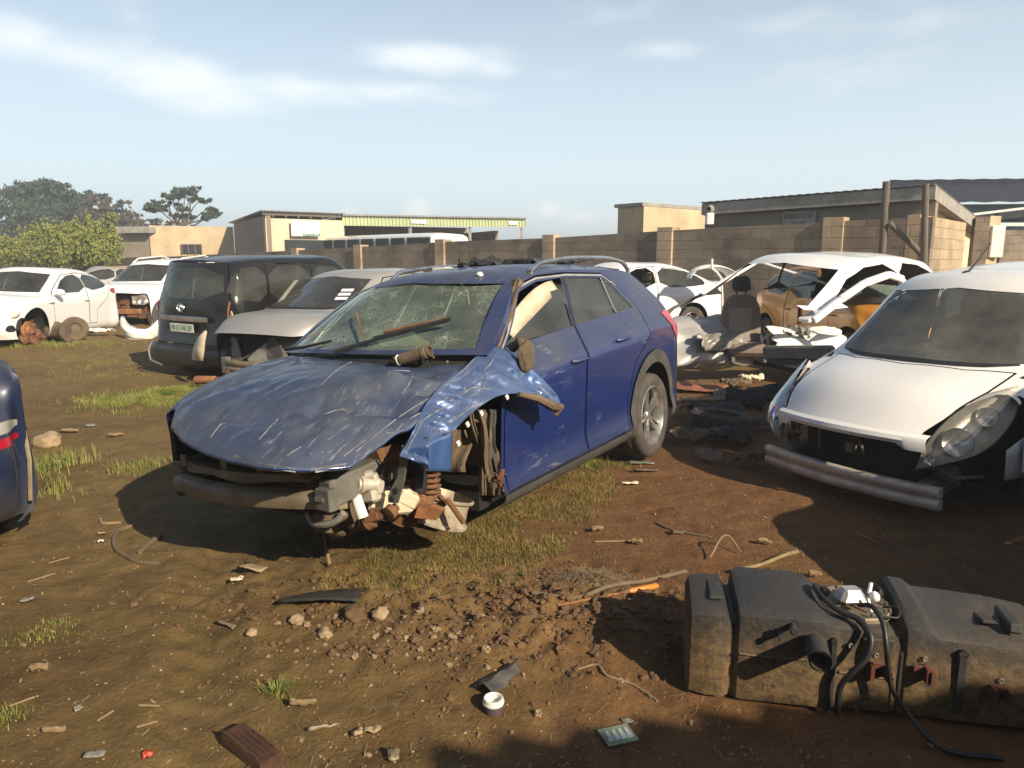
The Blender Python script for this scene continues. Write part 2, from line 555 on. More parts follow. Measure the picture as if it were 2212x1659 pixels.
class MB:
    """collects simple shapes and links them as one mesh object"""

    def __init__(self):
        self.v = []
        self.f = []
        self.m = []
        self.s = []
        self.uv = {}

    def add(self, verts, faces, mi=0, smooth=True):
        o = len(self.v)
        self.v += [tuple(p) for p in verts]
        for f in faces:
            self.f.append(tuple(o + i for i in f))
            self.m.append(mi)
            self.s.append(smooth)
        return self

    def box(self, c, size, R=None, mi=0, taper=1.0, bev=0.0):
        sx, sy, sz = (x / 2 for x in size)
        if bev > 0:
            b = min(bev, sx * .9, sy * .9, sz * .9)
            vs = []
            # three nested rings per z give a chamfered box
            prof = [(-sz, b), (-sz + b, 0), (sz - b, 0), (sz, b)]
            rings = []
            for (z, ins) in prof:
                k = taper if z > 0 else 1
                x, y = (sx - ins) * k, (sy - ins) * k
                c_ = b if ins == 0 else b * .5
                ring = [(-x + c_, -y, z), (x - c_, -y, z), (x, -y + c_, z), (x, y - c_, z), (x - c_, y, z), (-x + c_, y, z), (-x, y - c_, z), (-x, -y + c_, z)]
                rings.append(len(vs))
                vs += ring
            fs = []
            for i in range(3):
                a, d = rings[i], rings[i + 1]
                for k in range(8):
                    fs.append((a + k, a + (k + 1) % 8, d + (k + 1) % 8, d + k))
            fs.append(tuple(range(7, -1, -1)))
            fs.append(tuple(rings[3] + k for k in range(8)))
        else:
            k = taper
            vs = [(-sx, -sy, -sz), (sx, -sy, -sz), (sx, sy, -sz), (-sx, sy, -sz), (-sx * k, -sy * k, sz), (sx * k, -sy * k, sz), (sx * k, sy * k, sz), (-sx * k, sy * k, sz)]
            fs = [(0, 3, 2, 1), (4, 5, 6, 7), (0, 1, 5, 4), (1, 2, 6, 5), (2, 3, 7, 6), (3, 0, 4, 7)]
        c = Vector(c)
        if R is None:
            vs = [Vector(p) + c for p in vs]
        else:
            vs = [R @ Vector(p) + c for p in vs]
        return self.add(vs, fs, mi, False)

    def beam(self, a, b, w, h, mi=0, bev=0.0, up=(0, 0, 1)):
        a, b = Vector(a), Vector(b)
        d = (b - a)
        x = d.normalized()
        z = Vector(up)
        y = z.cross(x).normalized()
        z = x.cross(y)
        R = Matrix((x, y, z)).transposed()
        return self.box((a + b) / 2, (d.length, w, h), R, mi, 1.0, bev)

    def tube(self, path, r, n=8, mi=0, cap=True):
        path = [Vector(p) for p in path]
        k = len(path)
        rs = r if isinstance(r, (list, tuple)) else [r] * k
        vs, fs = [], []
        prev = None
        for i, p in enumerate(path):
            t = (path[min(i + 1, k - 1)] - path[max(i - 1, 0)])
            if t.length < 1e-9:
                t = Vector((0, 0, 1))
            t.normalize()
            if prev is None:
                a = Vector((0, 0, 1)) if abs(t.z) < .9 else Vector((1, 0, 0))
                u = t.cross(a).normalized()
            else:
                u = (prev - t * prev.dot(t)).normalized()
            prev = u
            v = t.cross(u)
            for j in range(n):
                an = 2 * pi * j / n
                vs.append(p + (u * cos(an) + v * sin(an)) * rs[i])
        for i in range(k - 1):
            for j in range(n):
                fs.append((i * n + j, i * n + (j + 1) % n, (i + 1) * n + (j + 1) % n, (i + 1) * n + j))
        if cap:
            fs.append(tuple(range(n - 1, -1, -1)))
            fs.append(tuple((k - 1) * n + j for j in range(n)))
        return self.add(vs, fs, mi)

    def lathe(self, prof, c=(0, 0, 0), axis=(0, 0, 1), n=24, mi=0, closed=False, a0=0, a1=2 * pi):
        """prof: (radius, height) pairs turned round axis"""
        R = rot_to(axis)
        c = Vector(c)
        vs, fs = [], []
        full = abs(a1 - a0 - 2 * pi) < 1e-6
        m = n if full else n + 1
        for (r, h) in prof:
            for j in range(m):
                an = a0 + (a1 - a0) * j / n
                vs.append(R @ Vector((r * cos(an), r * sin(an), h)) + c)
        k = len(prof)
        for i in range(k if closed else k - 1):
            i2 = (i + 1) % k
            for j in range(n):
                j2 = (j + 1) % m
                fs.append((i * m + j, i * m + j2, i2 * m + j2, i2 * m + j))
        return self.add(vs, fs, mi)

    def grid(self, P, mi=0, flip=False):
        """P[i][j] points"""
        a, b = len(P), len(P[0])
        vs = [p for row in P for p in row]
        fs = []
        for i in range(a - 1):
            for j in range(b - 1):
                q = (i * b + j, i * b + j + 1, (i + 1) * b + j + 1, (i + 1) * b + j)
                fs.append(q[::-1] if flip else q)
        return self.add(vs, fs, mi)

    def prism(self, poly, depth, O=(0, 0, 0), U=(1, 0, 0), V=(0, 1, 0), mi=0):
        """flat outline in the U/V plane, pushed along the plane's normal by depth"""
        U, V, O = Vector(U), Vector(V), Vector(O)
        n = U.cross(V).normalized() * depth
        a = [O + U * p[0] + V * p[1] for p in poly]
        k = len(a)
        vs = a + [p + n for p in a]
        fs = [tuple(range(k - 1, -1, -1)), tuple(range(k, 2 * k))]
        for i in range(k):
            fs.append((i, (i + 1) % k, k + (i + 1) % k, k + i))
        return self.add(vs, fs, mi, False)

    def blob(self, c, r, seed=0, n=2, amp=.25, freq=1.4, mi=0):
        bm = bmesh.new()
        bmesh.ops.create_icosphere(bm, subdivisions=n, radius=1)
        rr = Vector(r) if not isinstance(r, (int, float)) else Vector((r, r, r))
        vs = []
        for v in bm.verts:
            k = 1 + amp * mnoise.noise(v.co * freq + Vector((seed * 3.7, seed * 1.3, seed * 7.1)))
            vs.append(Vector((v.co.x * rr.x, v.co.y * rr.y, v.co.z * rr.z)) * k + Vector(c))
        fs = [[v.index for v in f.verts] for f in bm.faces]
        bm.free()
        return self.add(vs, fs, mi)

    def mesh(self, name, mats, smooth=True, angle=35):
        me = bpy.data.meshes.new(name)
        me.from_pydata([tuple(p) for p in self.v], [], self.f)
        for m in (mats if isinstance(mats, (list, tuple)) else [mats]):
            me.materials.append(m)
        me.polygons.foreach_set('material_index', self.m)
        me.polygons.foreach_set('use_smooth', [bool(x and smooth) for x in self.s])
        me.update()
        return me

    def build(self, name, mats, parent=None, smooth=True, sharp=40):
        me = self.mesh(name, mats, smooth)
        if smooth and sharp:
            mark_sharp(me, sharp)
        o = bpy.data.objects.new(name, me)
        return link(o, parent)


def mark_sharp(me, deg):
    bm = bmesh.new()
    bm.from_mesh(me)
    bmesh.ops.remove_doubles(bm, verts=bm.verts, dist=1e-5)
    bmesh.ops.recalc_face_normals(bm, faces=bm.faces) if all(len(e.link_faces) == 2 for e in bm.edges) else None
    c = radians(deg)
    for e in bm.edges:
        if len(e.link_faces) == 2 and e.calc_face_angle(0) > c:
            e.smooth = False
    bm.to_mesh(me)
    bm.free()


def solidify(o, th, off=-1):
    m = o.modifiers.new('thickness', 'SOLIDIFY')
    m.thickness = th
    m.offset = off
    return o


def bevel(o, w_, seg=2, ang=35):
    m = o.modifiers.new('bevel', 'BEVEL')
    m.width = w_
    m.segments = seg
    m.limit_method = 'ANGLE'
    m.angle_limit = radians(ang)
    return o


# ---------------------------------------------------------------- curved-sheet loft
def hermite_chain(P, nsub, sharp=(), mirror_end=False):
    """P: (K, ..., 3) knots along axis 0; nsub[i] steps for each span. Nonuniform Catmull-Rom, broken at sharp knots"""
    P = np.asarray(P, float)
    K = P.shape[0]
    h = np.linalg.norm(P[1:] - P[:-1], axis=-1)
    h = np.maximum(h, 1e-3)[..., None]
    d = (P[1:] - P[:-1]) / h
    tin = np.zeros_like(P)
    tout = np.zeros_like(P)
    for i in range(K):
        if i == 0:
            tin[i] = tout[i] = d[0]
        elif i == K - 1:
            tin[i] = tout[i] = d[-1]
            if mirror_end:
                tt = d[-1].copy()
                tt[..., 2] = 0
                tt[..., 0] = 0
                tin[i] = tout[i] = tt
        elif i in sharp:
            tin[i] = d[i - 1]
            tout[i] = d[i]
        else:
            t = (d[i - 1] * h[i] + d[i] * h[i - 1]) / (h[i - 1] + h[i])
            tin[i] = tout[i] = t
    out = []
    for i in range(K - 1):
        n = nsub[i]
        for k in range(n):
            t = k / n
            t2, t3 = t * t, t * t * t
            out.append((2 * t3 - 3 * t2 + 1) * P[i] + (t3 - 2 * t2 + t) * h[i] * tout[i] + (-2 * t3 + 3 * t2) * P[i + 1] + (t3 - t2) * h[i] * tin[i + 1])
    out.append(P[-1])
    return np.array(out)


def loft_shell(rows, sharp_rows=(), sharp_j=(3,), step=.05, jsub=(2, 3, 6, 4, 7, 6, 6)):
    R = np.array(rows, float)
    span = np.linalg.norm(R[1:] - R[:-1], axis=-1).max(axis=1)
    ns = [max(1, int(round(x / step))) for x in span]
    A = hermite_chain(R, ns, sharp_rows)
    B = hermite_chain(np.swapaxes(A, 0, 1), list(jsub), sharp_j, mirror_end=True)
    B = np.swapaxes(B, 0, 1)           # rows x J
    mir = B[:, -2::-1, :].copy()
    mir[..., 1] *= -1
    full = np.concatenate([B, mir], axis=1)
    return full


def shell_bm(full):
    a, b = full.shape[:2]
    bm = bmesh.new()
    vs = [bm.verts.new(p) for p in full.reshape(-1, 3)]
    for i in range(a - 1):
        for j in range(b - 1):
            q = [vs[i * b + j], vs[i * b + j + 1], vs[(i + 1) * b + j + 1], vs[(i + 1) * b + j]]
            bm.faces.new(q)
    bmesh.ops.remove_doubles(bm, verts=bm.verts, dist=2e-4)
    bmesh.ops.dissolve_degenerate(bm, edges=bm.edges, dist=2e-4)
    bmesh.ops.recalc_face_normals(bm, faces=bm.faces)
    # outward = roof faces look up
    bm.faces.ensure_lookup_table()
    top = max(bm.faces, key=lambda f: f.calc_center_median().z)
    if top.normal.z < 0:
        bmesh.ops.reverse_faces(bm, faces=bm.faces)
    bm.normal_update()
    return bm


def in_poly(p, poly):
    x, y = p
    c = False
    n = len(poly)
    j = n - 1
    for i in range(n):
        xi, yi = poly[i]
        xj, yj = poly[j]
        if (yi > y) != (yj > y) and x < (xj - xi) * (y - yi) / (yj - yi) + xi:
            c = not c
        j = i
    return c


def inset_poly(poly, d):
    """move every edge inwards by d (outwards if negative)"""
    n = len(poly)
    area = sum(poly[i][0] * poly[(i + 1) % n][1] - poly[(i + 1) % n][0] * poly[i][1] for i in range(n))
    sgn = 1 if area > 0 else -1
    out = []
    for i in range(n):
        p0, p1, p2 = Vector(poly[i - 1]), Vector(poly[i]), Vector(poly[(i + 1) % n])
        e1, e2 = (p1 - p0).normalized(), (p2 - p1).normalized()
        n1 = Vector((-e1.y, e1.x)) * sgn
        n2 = Vector((-e2.y, e2.x)) * sgn
        b = (n1 + n2)
        if b.length < 1e-6:
            b = n1
        b.normalize()
        k = d / max(.35, b.dot(n1))
        out.append((p1.x + b.x * k, p1.y + b.y * k))
    return out


def smooth_poly(poly, it=2, keep=()):
    for _ in range(it):
        o = []
        n = len(poly)
        for i in range(n):
            a, b = poly[i], poly[(i + 1) % n]
            o.append((a[0] * .75 + b[0] * .25, a[1] * .75 + b[1] * .25))
            o.append((a[0] * .25 + b[0] * .75, a[1] * .25 + b[1] * .75))
        poly = o
    return poly


AX = {'side': (Vector((1, 0, 0)), Vector((0, 0, 1))), 'front': (Vector((0, 1, 0)), Vector((0, 0, 1))), 'top': (Vector((1, 0, 0)), Vector((0, 1, 0)))}


def cut_poly(bm, poly, view, flt):
    """cut the outline through the sheet seen along an axis; returns the faces inside it"""
    U, V = AX[view] if isinstance(view, str) else view
    nrm = U.cross(V)
    xs = [p[0] for p in poly]
    ys = [p[1] for p in poly]
    m = .002
    x0, x1, y0, y1 = min(xs) - m, max(xs) + m, min(ys) - m, max(ys) + m

    def near():
        out = []
        for f in bm.faces:
            if not flt(f.calc_center_median(), f.normal):
                continue
            us = [v.co.dot(U) for v in f.verts]
            ws = [v.co.dot(V) for v in f.verts]
            if max(us) < x0 or min(us) > x1 or max(ws) < y0 or min(ws) > y1:
                continue
            out.append(f)
        return out
    n = len(poly)
    for i in range(n):
        a, b = poly[i], poly[(i + 1) % n]
        if abs(a[0] - b[0]) + abs(a[1] - b[1]) < 1e-6:
            continue
        ex0, ex1 = min(a[0], b[0]) - .004, max(a[0], b[0]) + .004
        ey0, ey1 = min(a[1], b[1]) - .004, max(a[1], b[1]) + .004
        fs = []
        for f in near():
            us = [v.co.dot(U) for v in f.verts]
            ws = [v.co.dot(V) for v in f.verts]
            if max(us) < ex0 or min(us) > ex1 or max(ws) < ey0 or min(ws) > ey1:
                continue
            fs.append(f)
        if not fs:
            continue
        p = U * a[0] + V * a[1]
        e = (U * (b[0] - a[0]) + V * (b[1] - a[1])).normalized()
        pn = nrm.cross(e)
        es = set(e_ for f in fs for e_ in f.edges)
        vs = set(v for f in fs for v in f.verts)
        bmesh.ops.bisect_plane(bm, geom=list(fs) + list(es) + list(vs), dist=1e-5, plane_co=p, plane_no=pn)
    res = []
    for f in near():
        c = f.calc_center_median()
        if in_poly((c.dot(U), c.dot(V)), poly):
            res.append(f)
    return res


def take(bm, faces, name, mat, parent, push=0.0, thick=0.0, keep=False):
    """split faces off the sheet into a part of their own"""
    if not faces:
        return None
    nb = bmesh.new()
    mp = {}
    for f in faces:
        vs = []
        for v in f.verts:
            if v not in mp:
                mp[v] = nb.verts.new(v.co + v.normal * push)
            vs.append(mp[v])
        try:
            nf = nb.faces.new(vs)
            nf.smooth = True
        except ValueError:
            pass
    me = bpy.data.meshes.new(name)
    nb.normal_update()
    nb.to_mesh(me)
    nb.free()
    me.materials.append(mat)
    o = bpy.data.objects.new(name, me)
    link(o, parent)
    if thick:
        solidify(o, thick)
    if not keep:
        bmesh.ops.delete(bm, geom=faces, context='FACES')
    return o


def panel(bm, poly, view, flt, gap):
    """outline with an open shut-line round it; returns the faces of the inner panel"""
    outer = cut_poly(bm, inset_poly(poly, -gap / 2), view, flt)
    inner = cut_poly(bm, inset_poly(poly, gap / 2), view, flt)
    ins = set(inner)
    ring = [f for f in cut_region(bm, inset_poly(poly, -gap / 2), view, flt) if f not in ins]
    bmesh.ops.delete(bm, geom=ring, context='FACES')
    return [f for f in inner if f.is_valid]


def cut_region(bm, poly, view, flt):
    U, V = AX[view] if isinstance(view, str) else view
    out = []
    for f in bm.faces:
        c = f.calc_center_median()
        if flt(c, f.normal) and in_poly((c.dot(U), c.dot(V)), poly):
            out.append(f)
    return out


def finish(bm, name, mat, parent, sharp=30):
    for f in bm.faces:
        f.smooth = True
    c = radians(sharp)
    for e in bm.edges:
        if len(e.link_faces) == 2 and e.calc_face_angle(0) > c:
            e.smooth = False
    me = bpy.data.meshes.new(name)
    bm.to_mesh(me)
    bm.free()
    me.materials.append(mat)
    o = bpy.data.objects.new(name, me)
    return link(o, parent)


# ---------------------------------------------------------------- flat lettering as solid meshes
def text_part(name, txt, size, M, mat, parent=None, depth=.004, align='CENTER', mirror=False, sx=1.0):
    cu = bpy.data.curves.new(name, 'FONT')
    cu.body = txt
    cu.size = size
    cu.extrude = depth / 2
    cu.align_x = align
    cu.align_y = 'CENTER'
    cu.resolution_u = 2
    tmp = bpy.data.objects.new(name + '_outline', cu)
    COL.objects.link(tmp)
    dg = bpy.context.evaluated_depsgraph_get()
    me = bpy.data.meshes.new_from_object(tmp.evaluated_get(dg))
    bpy.data.objects.remove(tmp)
    bpy.data.curves.remove(cu)
    me.name = name
    me.transform(Matrix.Diagonal((-sx if mirror else sx, 1, 1, 1)))
    me.materials.clear()
    me.materials.append(mat)
    o = bpy.data.objects.new(name, me)
    link(o, parent)
    if parent is None:
        o.matrix_world = M
    else:
        o.matrix_local = M
    return o


def frame(O, X, Z):
    """matrix at O with x along X and the text's up along Z; its face looks along X x Z... towards the reader"""
    X = Vector(X).normalized()
    Z = Vector(Z).normalized()
    Nn = X.cross(Z).normalized()
    Z = Nn.cross(X)
    return Matrix(((X.x, Z.x, Nn.x, O[0]), (X.y, Z.y, Nn.y, O[1]), (X.z, Z.z, Nn.z, O[2]), (0, 0, 0, 1)))


# ---------------------------------------------------------------- ground height
def fbm(x, y, oct=4):
    return mnoise.fractal(Vector((x, y, 0)), 1.0, 2.0, oct)


def ground_h(x, y):
    h = .02 * mnoise.noise(Vector((x * .5, y * .5, 3)))
    # churned ridge of clods in front of the blue car, and a lesser one to its left
    rx = (x + .35) / 1.25
    ry = (y - (3.1 - .12 * x)) / .45
    k = exp(-(rx * rx + ry * ry))
    rx = (x - .45) / .8
    ry = (y - 2.95) / .35
    k += .7 * exp(-(rx * rx + ry * ry))
    h += .045 * k
    h += (.012 + .05 * k) * max(0, fbm(x * 3.1, y * 3.1, 4)) * 1.0
    h += (.004 + .028 * k) * fbm(x * 11, y * 11, 4)
    # wheel rut left of the ridge
    rr = (x + 1.15 + .35 * (y - 2.4)) / .22
    fade = 1 if y < 6 else max(0, 1 - (y - 6) / 3)
    for o_ in (0, 1.45):
        rr = (x + 1.15 + .35 * (y - 2.4) + o_) / .12
        e_ = exp(-rr * rr)
        h -= fade * e_ * (.020 + .006 * sin(y * 48 + x * 20))
        h += fade * .010 * exp(-((abs(rr) - 1.7) / .6) ** 2)
    return h


def fix_up(o):
    bm = bmesh.new()
    bm.from_mesh(o.data)
    bm.normal_update()
    if sum(f.normal.z * f.calc_area() for f in bm.faces) < 0:
        bmesh.ops.reverse_faces(bm, faces=bm.faces)
    bm.to_mesh(o.data)
    bm.free()


def bon_fix(o):
    fix_up(o)


def fix_out(o):
    bm = bmesh.new()
    bm.from_mesh(o.data)
    bm.normal_update()
    if sum(f.normal.y * f.calc_area() for f in bm.faces) < 0:
        bmesh.ops.reverse_faces(bm, faces=bm.faces)
    bm.to_mesh(o.data)
    bm.free()


# ================================================================ the setting
def build_ground():
    def axis(lo, hi, f0, f1, fine, grow=1.16, far=60):
        a = list(np.arange(f0, f1 + 1e-6, fine))
        st = fine
        x = f1
        while x < hi:
            st = min(st * grow, far)
            x += st
            a.append(x)
        st = fine
        x = f0
        b = []
        while x > lo:
            st = min(st * grow, far)
            x -= st
            b.append(x)
        return np.array(b[::-1] + a)
    xs = axis(-600, 600, -3.4, 2.6, .021)
    ys = axis(-100, 800, 1.4, 5.2, .021)
    nx, ny = len(xs), len(ys)
    V = np.zeros((ny, nx, 3))
    V[..., 0] = xs[None, :]
    V[..., 1] = ys[:, None]
    for j in range(ny):
        for i in range(nx):
            x, y = xs[i], ys[j]
            if abs(x) < 14 and y < 26:
                V[j, i, 2] = ground_h(x, y)
            else:
                V[j, i, 2] = .02 * mnoise.noise(Vector((x * .2, y * .2, 3)))
    me = bpy.data.meshes.new("ground")
    idx = np.arange(nx * ny).reshape(ny, nx)
    q = np.stack([idx[:-1, :-1], idx[:-1, 1:], idx[1:, 1:], idx[1:, :-1]], -1).reshape(-1, 4)
    me.vertices.add(nx * ny)
    me.vertices.foreach_set('co', V.reshape(-1))
    me.loops.add(q.size)
    me.loops.foreach_set('vertex_index', q.reshape(-1).astype(np.int32))
    me.polygons.add(len(q))
    me.polygons.foreach_set('loop_start', np.arange(0, q.size, 4, dtype=np.int32))
    me.polygons.foreach_set('use_smooth', np.ones(len(q), bool))
    me.update(calc_edges=True)
    m, t, b = new_mat('brown yard soil')
    n1 = noise_tex(t, .55, 6, .6)
    n2 = noise_tex(t, 6, 8, .68)
    n3 = noise_tex(t, 45, 6, .7)
    base = ramp(t, n1.outputs['Fac'], [(.30, (.092, .056, .021)), (.52, (.158, .103, .039)), (.72, (.205, .144, .060))])
    tc = N(t, 'ShaderNodeTexCoord')
    sp = N(t, 'ShaderNodeSeparateXYZ')
    t.links.new(tc.outputs['Object'], sp.inputs[0])
    # redder freshly dug soil towards the right, paler dry soil far off
    rx = N(t, 'ShaderNodeMapRange', interpolation_type='SMOOTHSTEP')
    rx.inputs['From Min'].default_value = -.9
    rx.inputs['From Max'].default_value = 1.0
    t.links.new(math(t, 'MULTIPLY_ADD', n1.outputs['Fac'], .9, math(t, 'SUBTRACT', sp.outputs['X'], .45)), rx.inputs['Value'])
    col = mixc(t, math(t, 'MULTIPLY', rx.outputs[0], .75), base.outputs[0], (.16, .072, .030))
    far = N(t, 'ShaderNodeMapRange', interpolation_type='SMOOTHSTEP')
    far.inputs['From Min'].default_value = 6.0
    far.inputs['From Max'].default_value = 13.0
    t.links.new(sp.outputs['Y'], far.inputs['Value'])
    col = mixc(t, math(t, 'MULTIPLY', far.outputs[0], .7), col, (.20, .13, .05))
    r2 = ramp(t, n2.outputs['Fac'], [(.25, (.52, .5, .48)), (.6, (1.0, 1, 1)), (.8, (1.3, 1.28, 1.22))])
    col = mixc(t, 1.0, col, r2.outputs[0], 'MULTIPLY')
    # fragments of dry straw and grit trodden into the soil
    n4 = noise_tex(t, 70, 3, .6, stretch=(1, .35, 1), rot=(0, 0, .5))
    gr = ramp(t, n4.outputs['Fac'], [(.63, 0.0), (.70, 1.0)])
    n5 = noise_tex(t, 1.7, 4, .6)
    gm = ramp(t, n5.outputs['Fac'], [(.4, 0.0), (.65, .75)])
    col = mixc(t, math(t, 'MULTIPLY', gr.outputs[0], gm.outputs[0]), col, (.36, .27, .14))
    # greenish film of moss and short weeds
    n6 = noise_tex(t, .9, 5, .6)
    gg = ramp(t, n6.outputs['Fac'], [(.54, 0.0), (.68, .22)])
    col = mixc(t, gg.outputs[0], col, (.115, .105, .03))
    t.links.new(col, b.inputs['Base Color'])
    b.inputs['Roughness'].default_value = .93
    b.inputs['Specular IOR Level'].default_value = .2
    h = math(t, 'MULTIPLY_ADD', n3.outputs['Fac'], .35, n2.outputs['Fac'])
    bump(t, b, h, .8, .03)
    me.materials.append(m)
    o = link(bpy.data.objects.new("ground", me))
    o['kind'] = 'structure'


build_ground()

# ---- boundary wall line
WP = Vector((6.8, 13.1, 0))
WD = Vector((-.75, .66, 0)).normalized()
WN = Vector((WD.y, -WD.x, 0))            # points to the back of the wall
if WN.y < 0:
    WN = -WN


def wall_at(X, Y=520, off=0.0):
    d = ray(X, Y)
    o = WP + WN * off
    # o + WD t = d s
    det = WD.x * (-d.y) - (-d.x) * WD.y
    t = ((-o.x) * (-d.y) - (-d.x) * (-o.y)) / det
    p = o + WD * t
    return t, p, CAMH + d.z * (p.y / d.y)


def uv_box(name, parent, O, U, length, height, depth, mat, z0=-.3, top2=None):
    """upright slab from O along U, its depth towards the back; uv in metres. top2 = height at far end"""
    U = Vector(U).normalized()
    Bk = Vector((-U.y, U.x, 0))
    if Bk.y < 0 and abs(Bk.y) > 1e-3:
        Bk = -Bk
    h2 = height if top2 is None else top2
    c = [O, O + U * length, O + U * length + Bk * depth, O + Bk * depth]
    hs = [height, h2, h2, height]
    vs = [Vector((p.x, p.y, z0)) for p in c] + [Vector((p.x, p.y, h)) for p, h in zip(c, hs)]
    bm = bmesh.new()
    bv = [bm.verts.new(v) for v in vs]
    fs = [(0, 1, 5, 4), (1, 2, 6, 5), (2, 3, 7, 6), (3, 0, 4, 7), (4, 5, 6, 7), (3, 2, 1, 0)]
    uvl = bm.loops.layers.uv.new('uv')
    for q in fs:
        f = bm.faces.new([bv[i] for i in q])
        e = (bv[q[1]].co - bv[q[0]].co)
        for l in f.loops:
            p = l.vert.co
            if q == (4, 5, 6, 7) or q == (3, 2, 1, 0):
                l[uvl].uv = ((p - O).dot(U), (p - O).dot(Bk))
            else:
                d2 = (p - O)
                l[uvl].uv = (d2.dot(U) + d2.dot(Bk), p.z)
    bmesh.ops.recalc_face_normals(bm, faces=bm.faces)
    me = bpy.data.meshes.new(name)
    bm.to_mesh(me)
    bm.free()
    me.materials.append(mat)
    return link(bpy.data.objects.new(name, me), parent)


def build_wall():
    w_ = thing('block_wall', 'long grey brown concrete block boundary wall with tan piers across the yard', 'wall')
    # (pixel column, top pixel row)
    piers = [(186, 556), (349, 553), (638, 538), (774, 531), (952, 519), (1187, 510), (1439, 494), (1803, 473)]
    hs = []
    for X, Y in piers:
        t, p, z = wall_at(X, Y)
        hs.append((t, p, z))
    t_end, p_end, z_end = wall_at(2017, 462)
    ends = hs + [(t_end, p_end, z_end)]
    for i, (t, p, z) in enumerate(hs):
        pw = .36
        uv_box('pier', w_, p - WD * -pw / 2 - WN * .07, -WD, pw, z + .03, .34, MAT['pier'])
    for i in range(len(ends) - 1):
        t0, p0, z0 = ends[i]
        t1, p1, z1 = ends[i + 1]
        last = i == len(ends) - 2
        a = p0 - WD * .185
        b = p1 + WD * (0.185 if not last else 0)
        uv_box('wall_panel', w_, a, b - a, (b - a).length, z0 - .04, .19, MAT['block'], top2=z1 - .05)
    # left continuation, low and far
    t0, p0, z0 = hs[0]
    uv_box('wall_panel', w_, p0 + WD * 14, -WD, 13.8, z0 - .1, .19, MAT['block'])
    # return wall at the corner, its end face to the sun
    d = ray(2107, 520)
    o = p_end
    det = WN.x * (-d.y) - (-d.x) * WN.y
    s = ((-o.x) * (-d.y) - (-d.x) * (-o.y)) / det
    r = uv_box('return_wall', w_, p_end - WN * .003 + WD * .2, WN, s, z_end, .2, MAT['pier'])
    # stub beyond and the meter pier
    q = p_end + WN * s
    mp = thing('meter_pier', 'narrow tan block pier carrying a white meter box right of the wall corner', 'pier')
    O = Vector((0, 0, 0))
    a = D(2109, 470, q.y + .6)
    b = D(2140, 470, q.y + .5)
    uv_box('column', mp, Vector((a.x, a.y, 0)), Vector((b.x - a.x, b.y - a.y, 0)), (b - a).length, a.z, .4, MAT['block'])
    a = D(2140, 466, q.y + .5)
    b = D(2163, 466, q.y + .62)
    uv_box('column', mp, Vector((a.x + .003, a.y, 0)), Vector((b.x - a.x, b.y - a.y, 0)), (b - a).length, a.z, .4, MAT['tan_wall'])
    c = D(2151, 522, q.y + .52)
    MB().box((0, 0, 0), (.30, .1, .70), None, 0, 1, .015).build('meter_box', MAT['white_pl'], mp).location = (c.x, c.y - .02, c.z)
    # brown wall beyond
    w2 = tag(uv_box('far_wall', None, D(2166, 497, q.y + 3) * 1 - Vector((0, 0, D(2166, 497, q.y + 3).z)), (1, .1, 0), 7, D(2166, 497, q.y + 3).z, .2, MAT['block']), 'low brown block wall past the meter box at the right edge', 'wall')
    return p_end, z_end


P_END, Z_END = build_wall()


def build_posts():
    for (xt, yt, xb, yb, r, lab) in ((1915, 392, 1904, 580, .063, 'tall grey wooden post with a slanting brace before the block wall'),
                                     (2000, 397, 1995, 585, .055, 'straight wooden post standing close to the wall corner')):
        t, p, z = wall_at(xb, 520, -.5)
        dep = p.y
        top = D(xt, yt, dep)
        bot = D(xb, yb, dep)
        d = (top - bot).normalized()
        base = bot - d * (bot.z / d.z + .3)
        root = thing('wooden_post', lab, 'post', Matrix.Translation((base.x, base.y, 0)))
        pts = [Vector((0, 0, -.3)) + (top - base) * k for k in (0, .3, .6, .85, 1)]
        MB().tube(pts, [r * 1.1, r * 1.05, r, r * .97, r * .95], 12).build('pole', MAT['wood'], root)
        if xt < 1950:
            a = D(1918, 520, dep - .08) - base
            b_ = D(1990, 590, dep - .25) - base
            MB().tube([a, (a + b_) / 2, b_], .05, 10).build('brace', MAT['wood'], root)


build_posts()


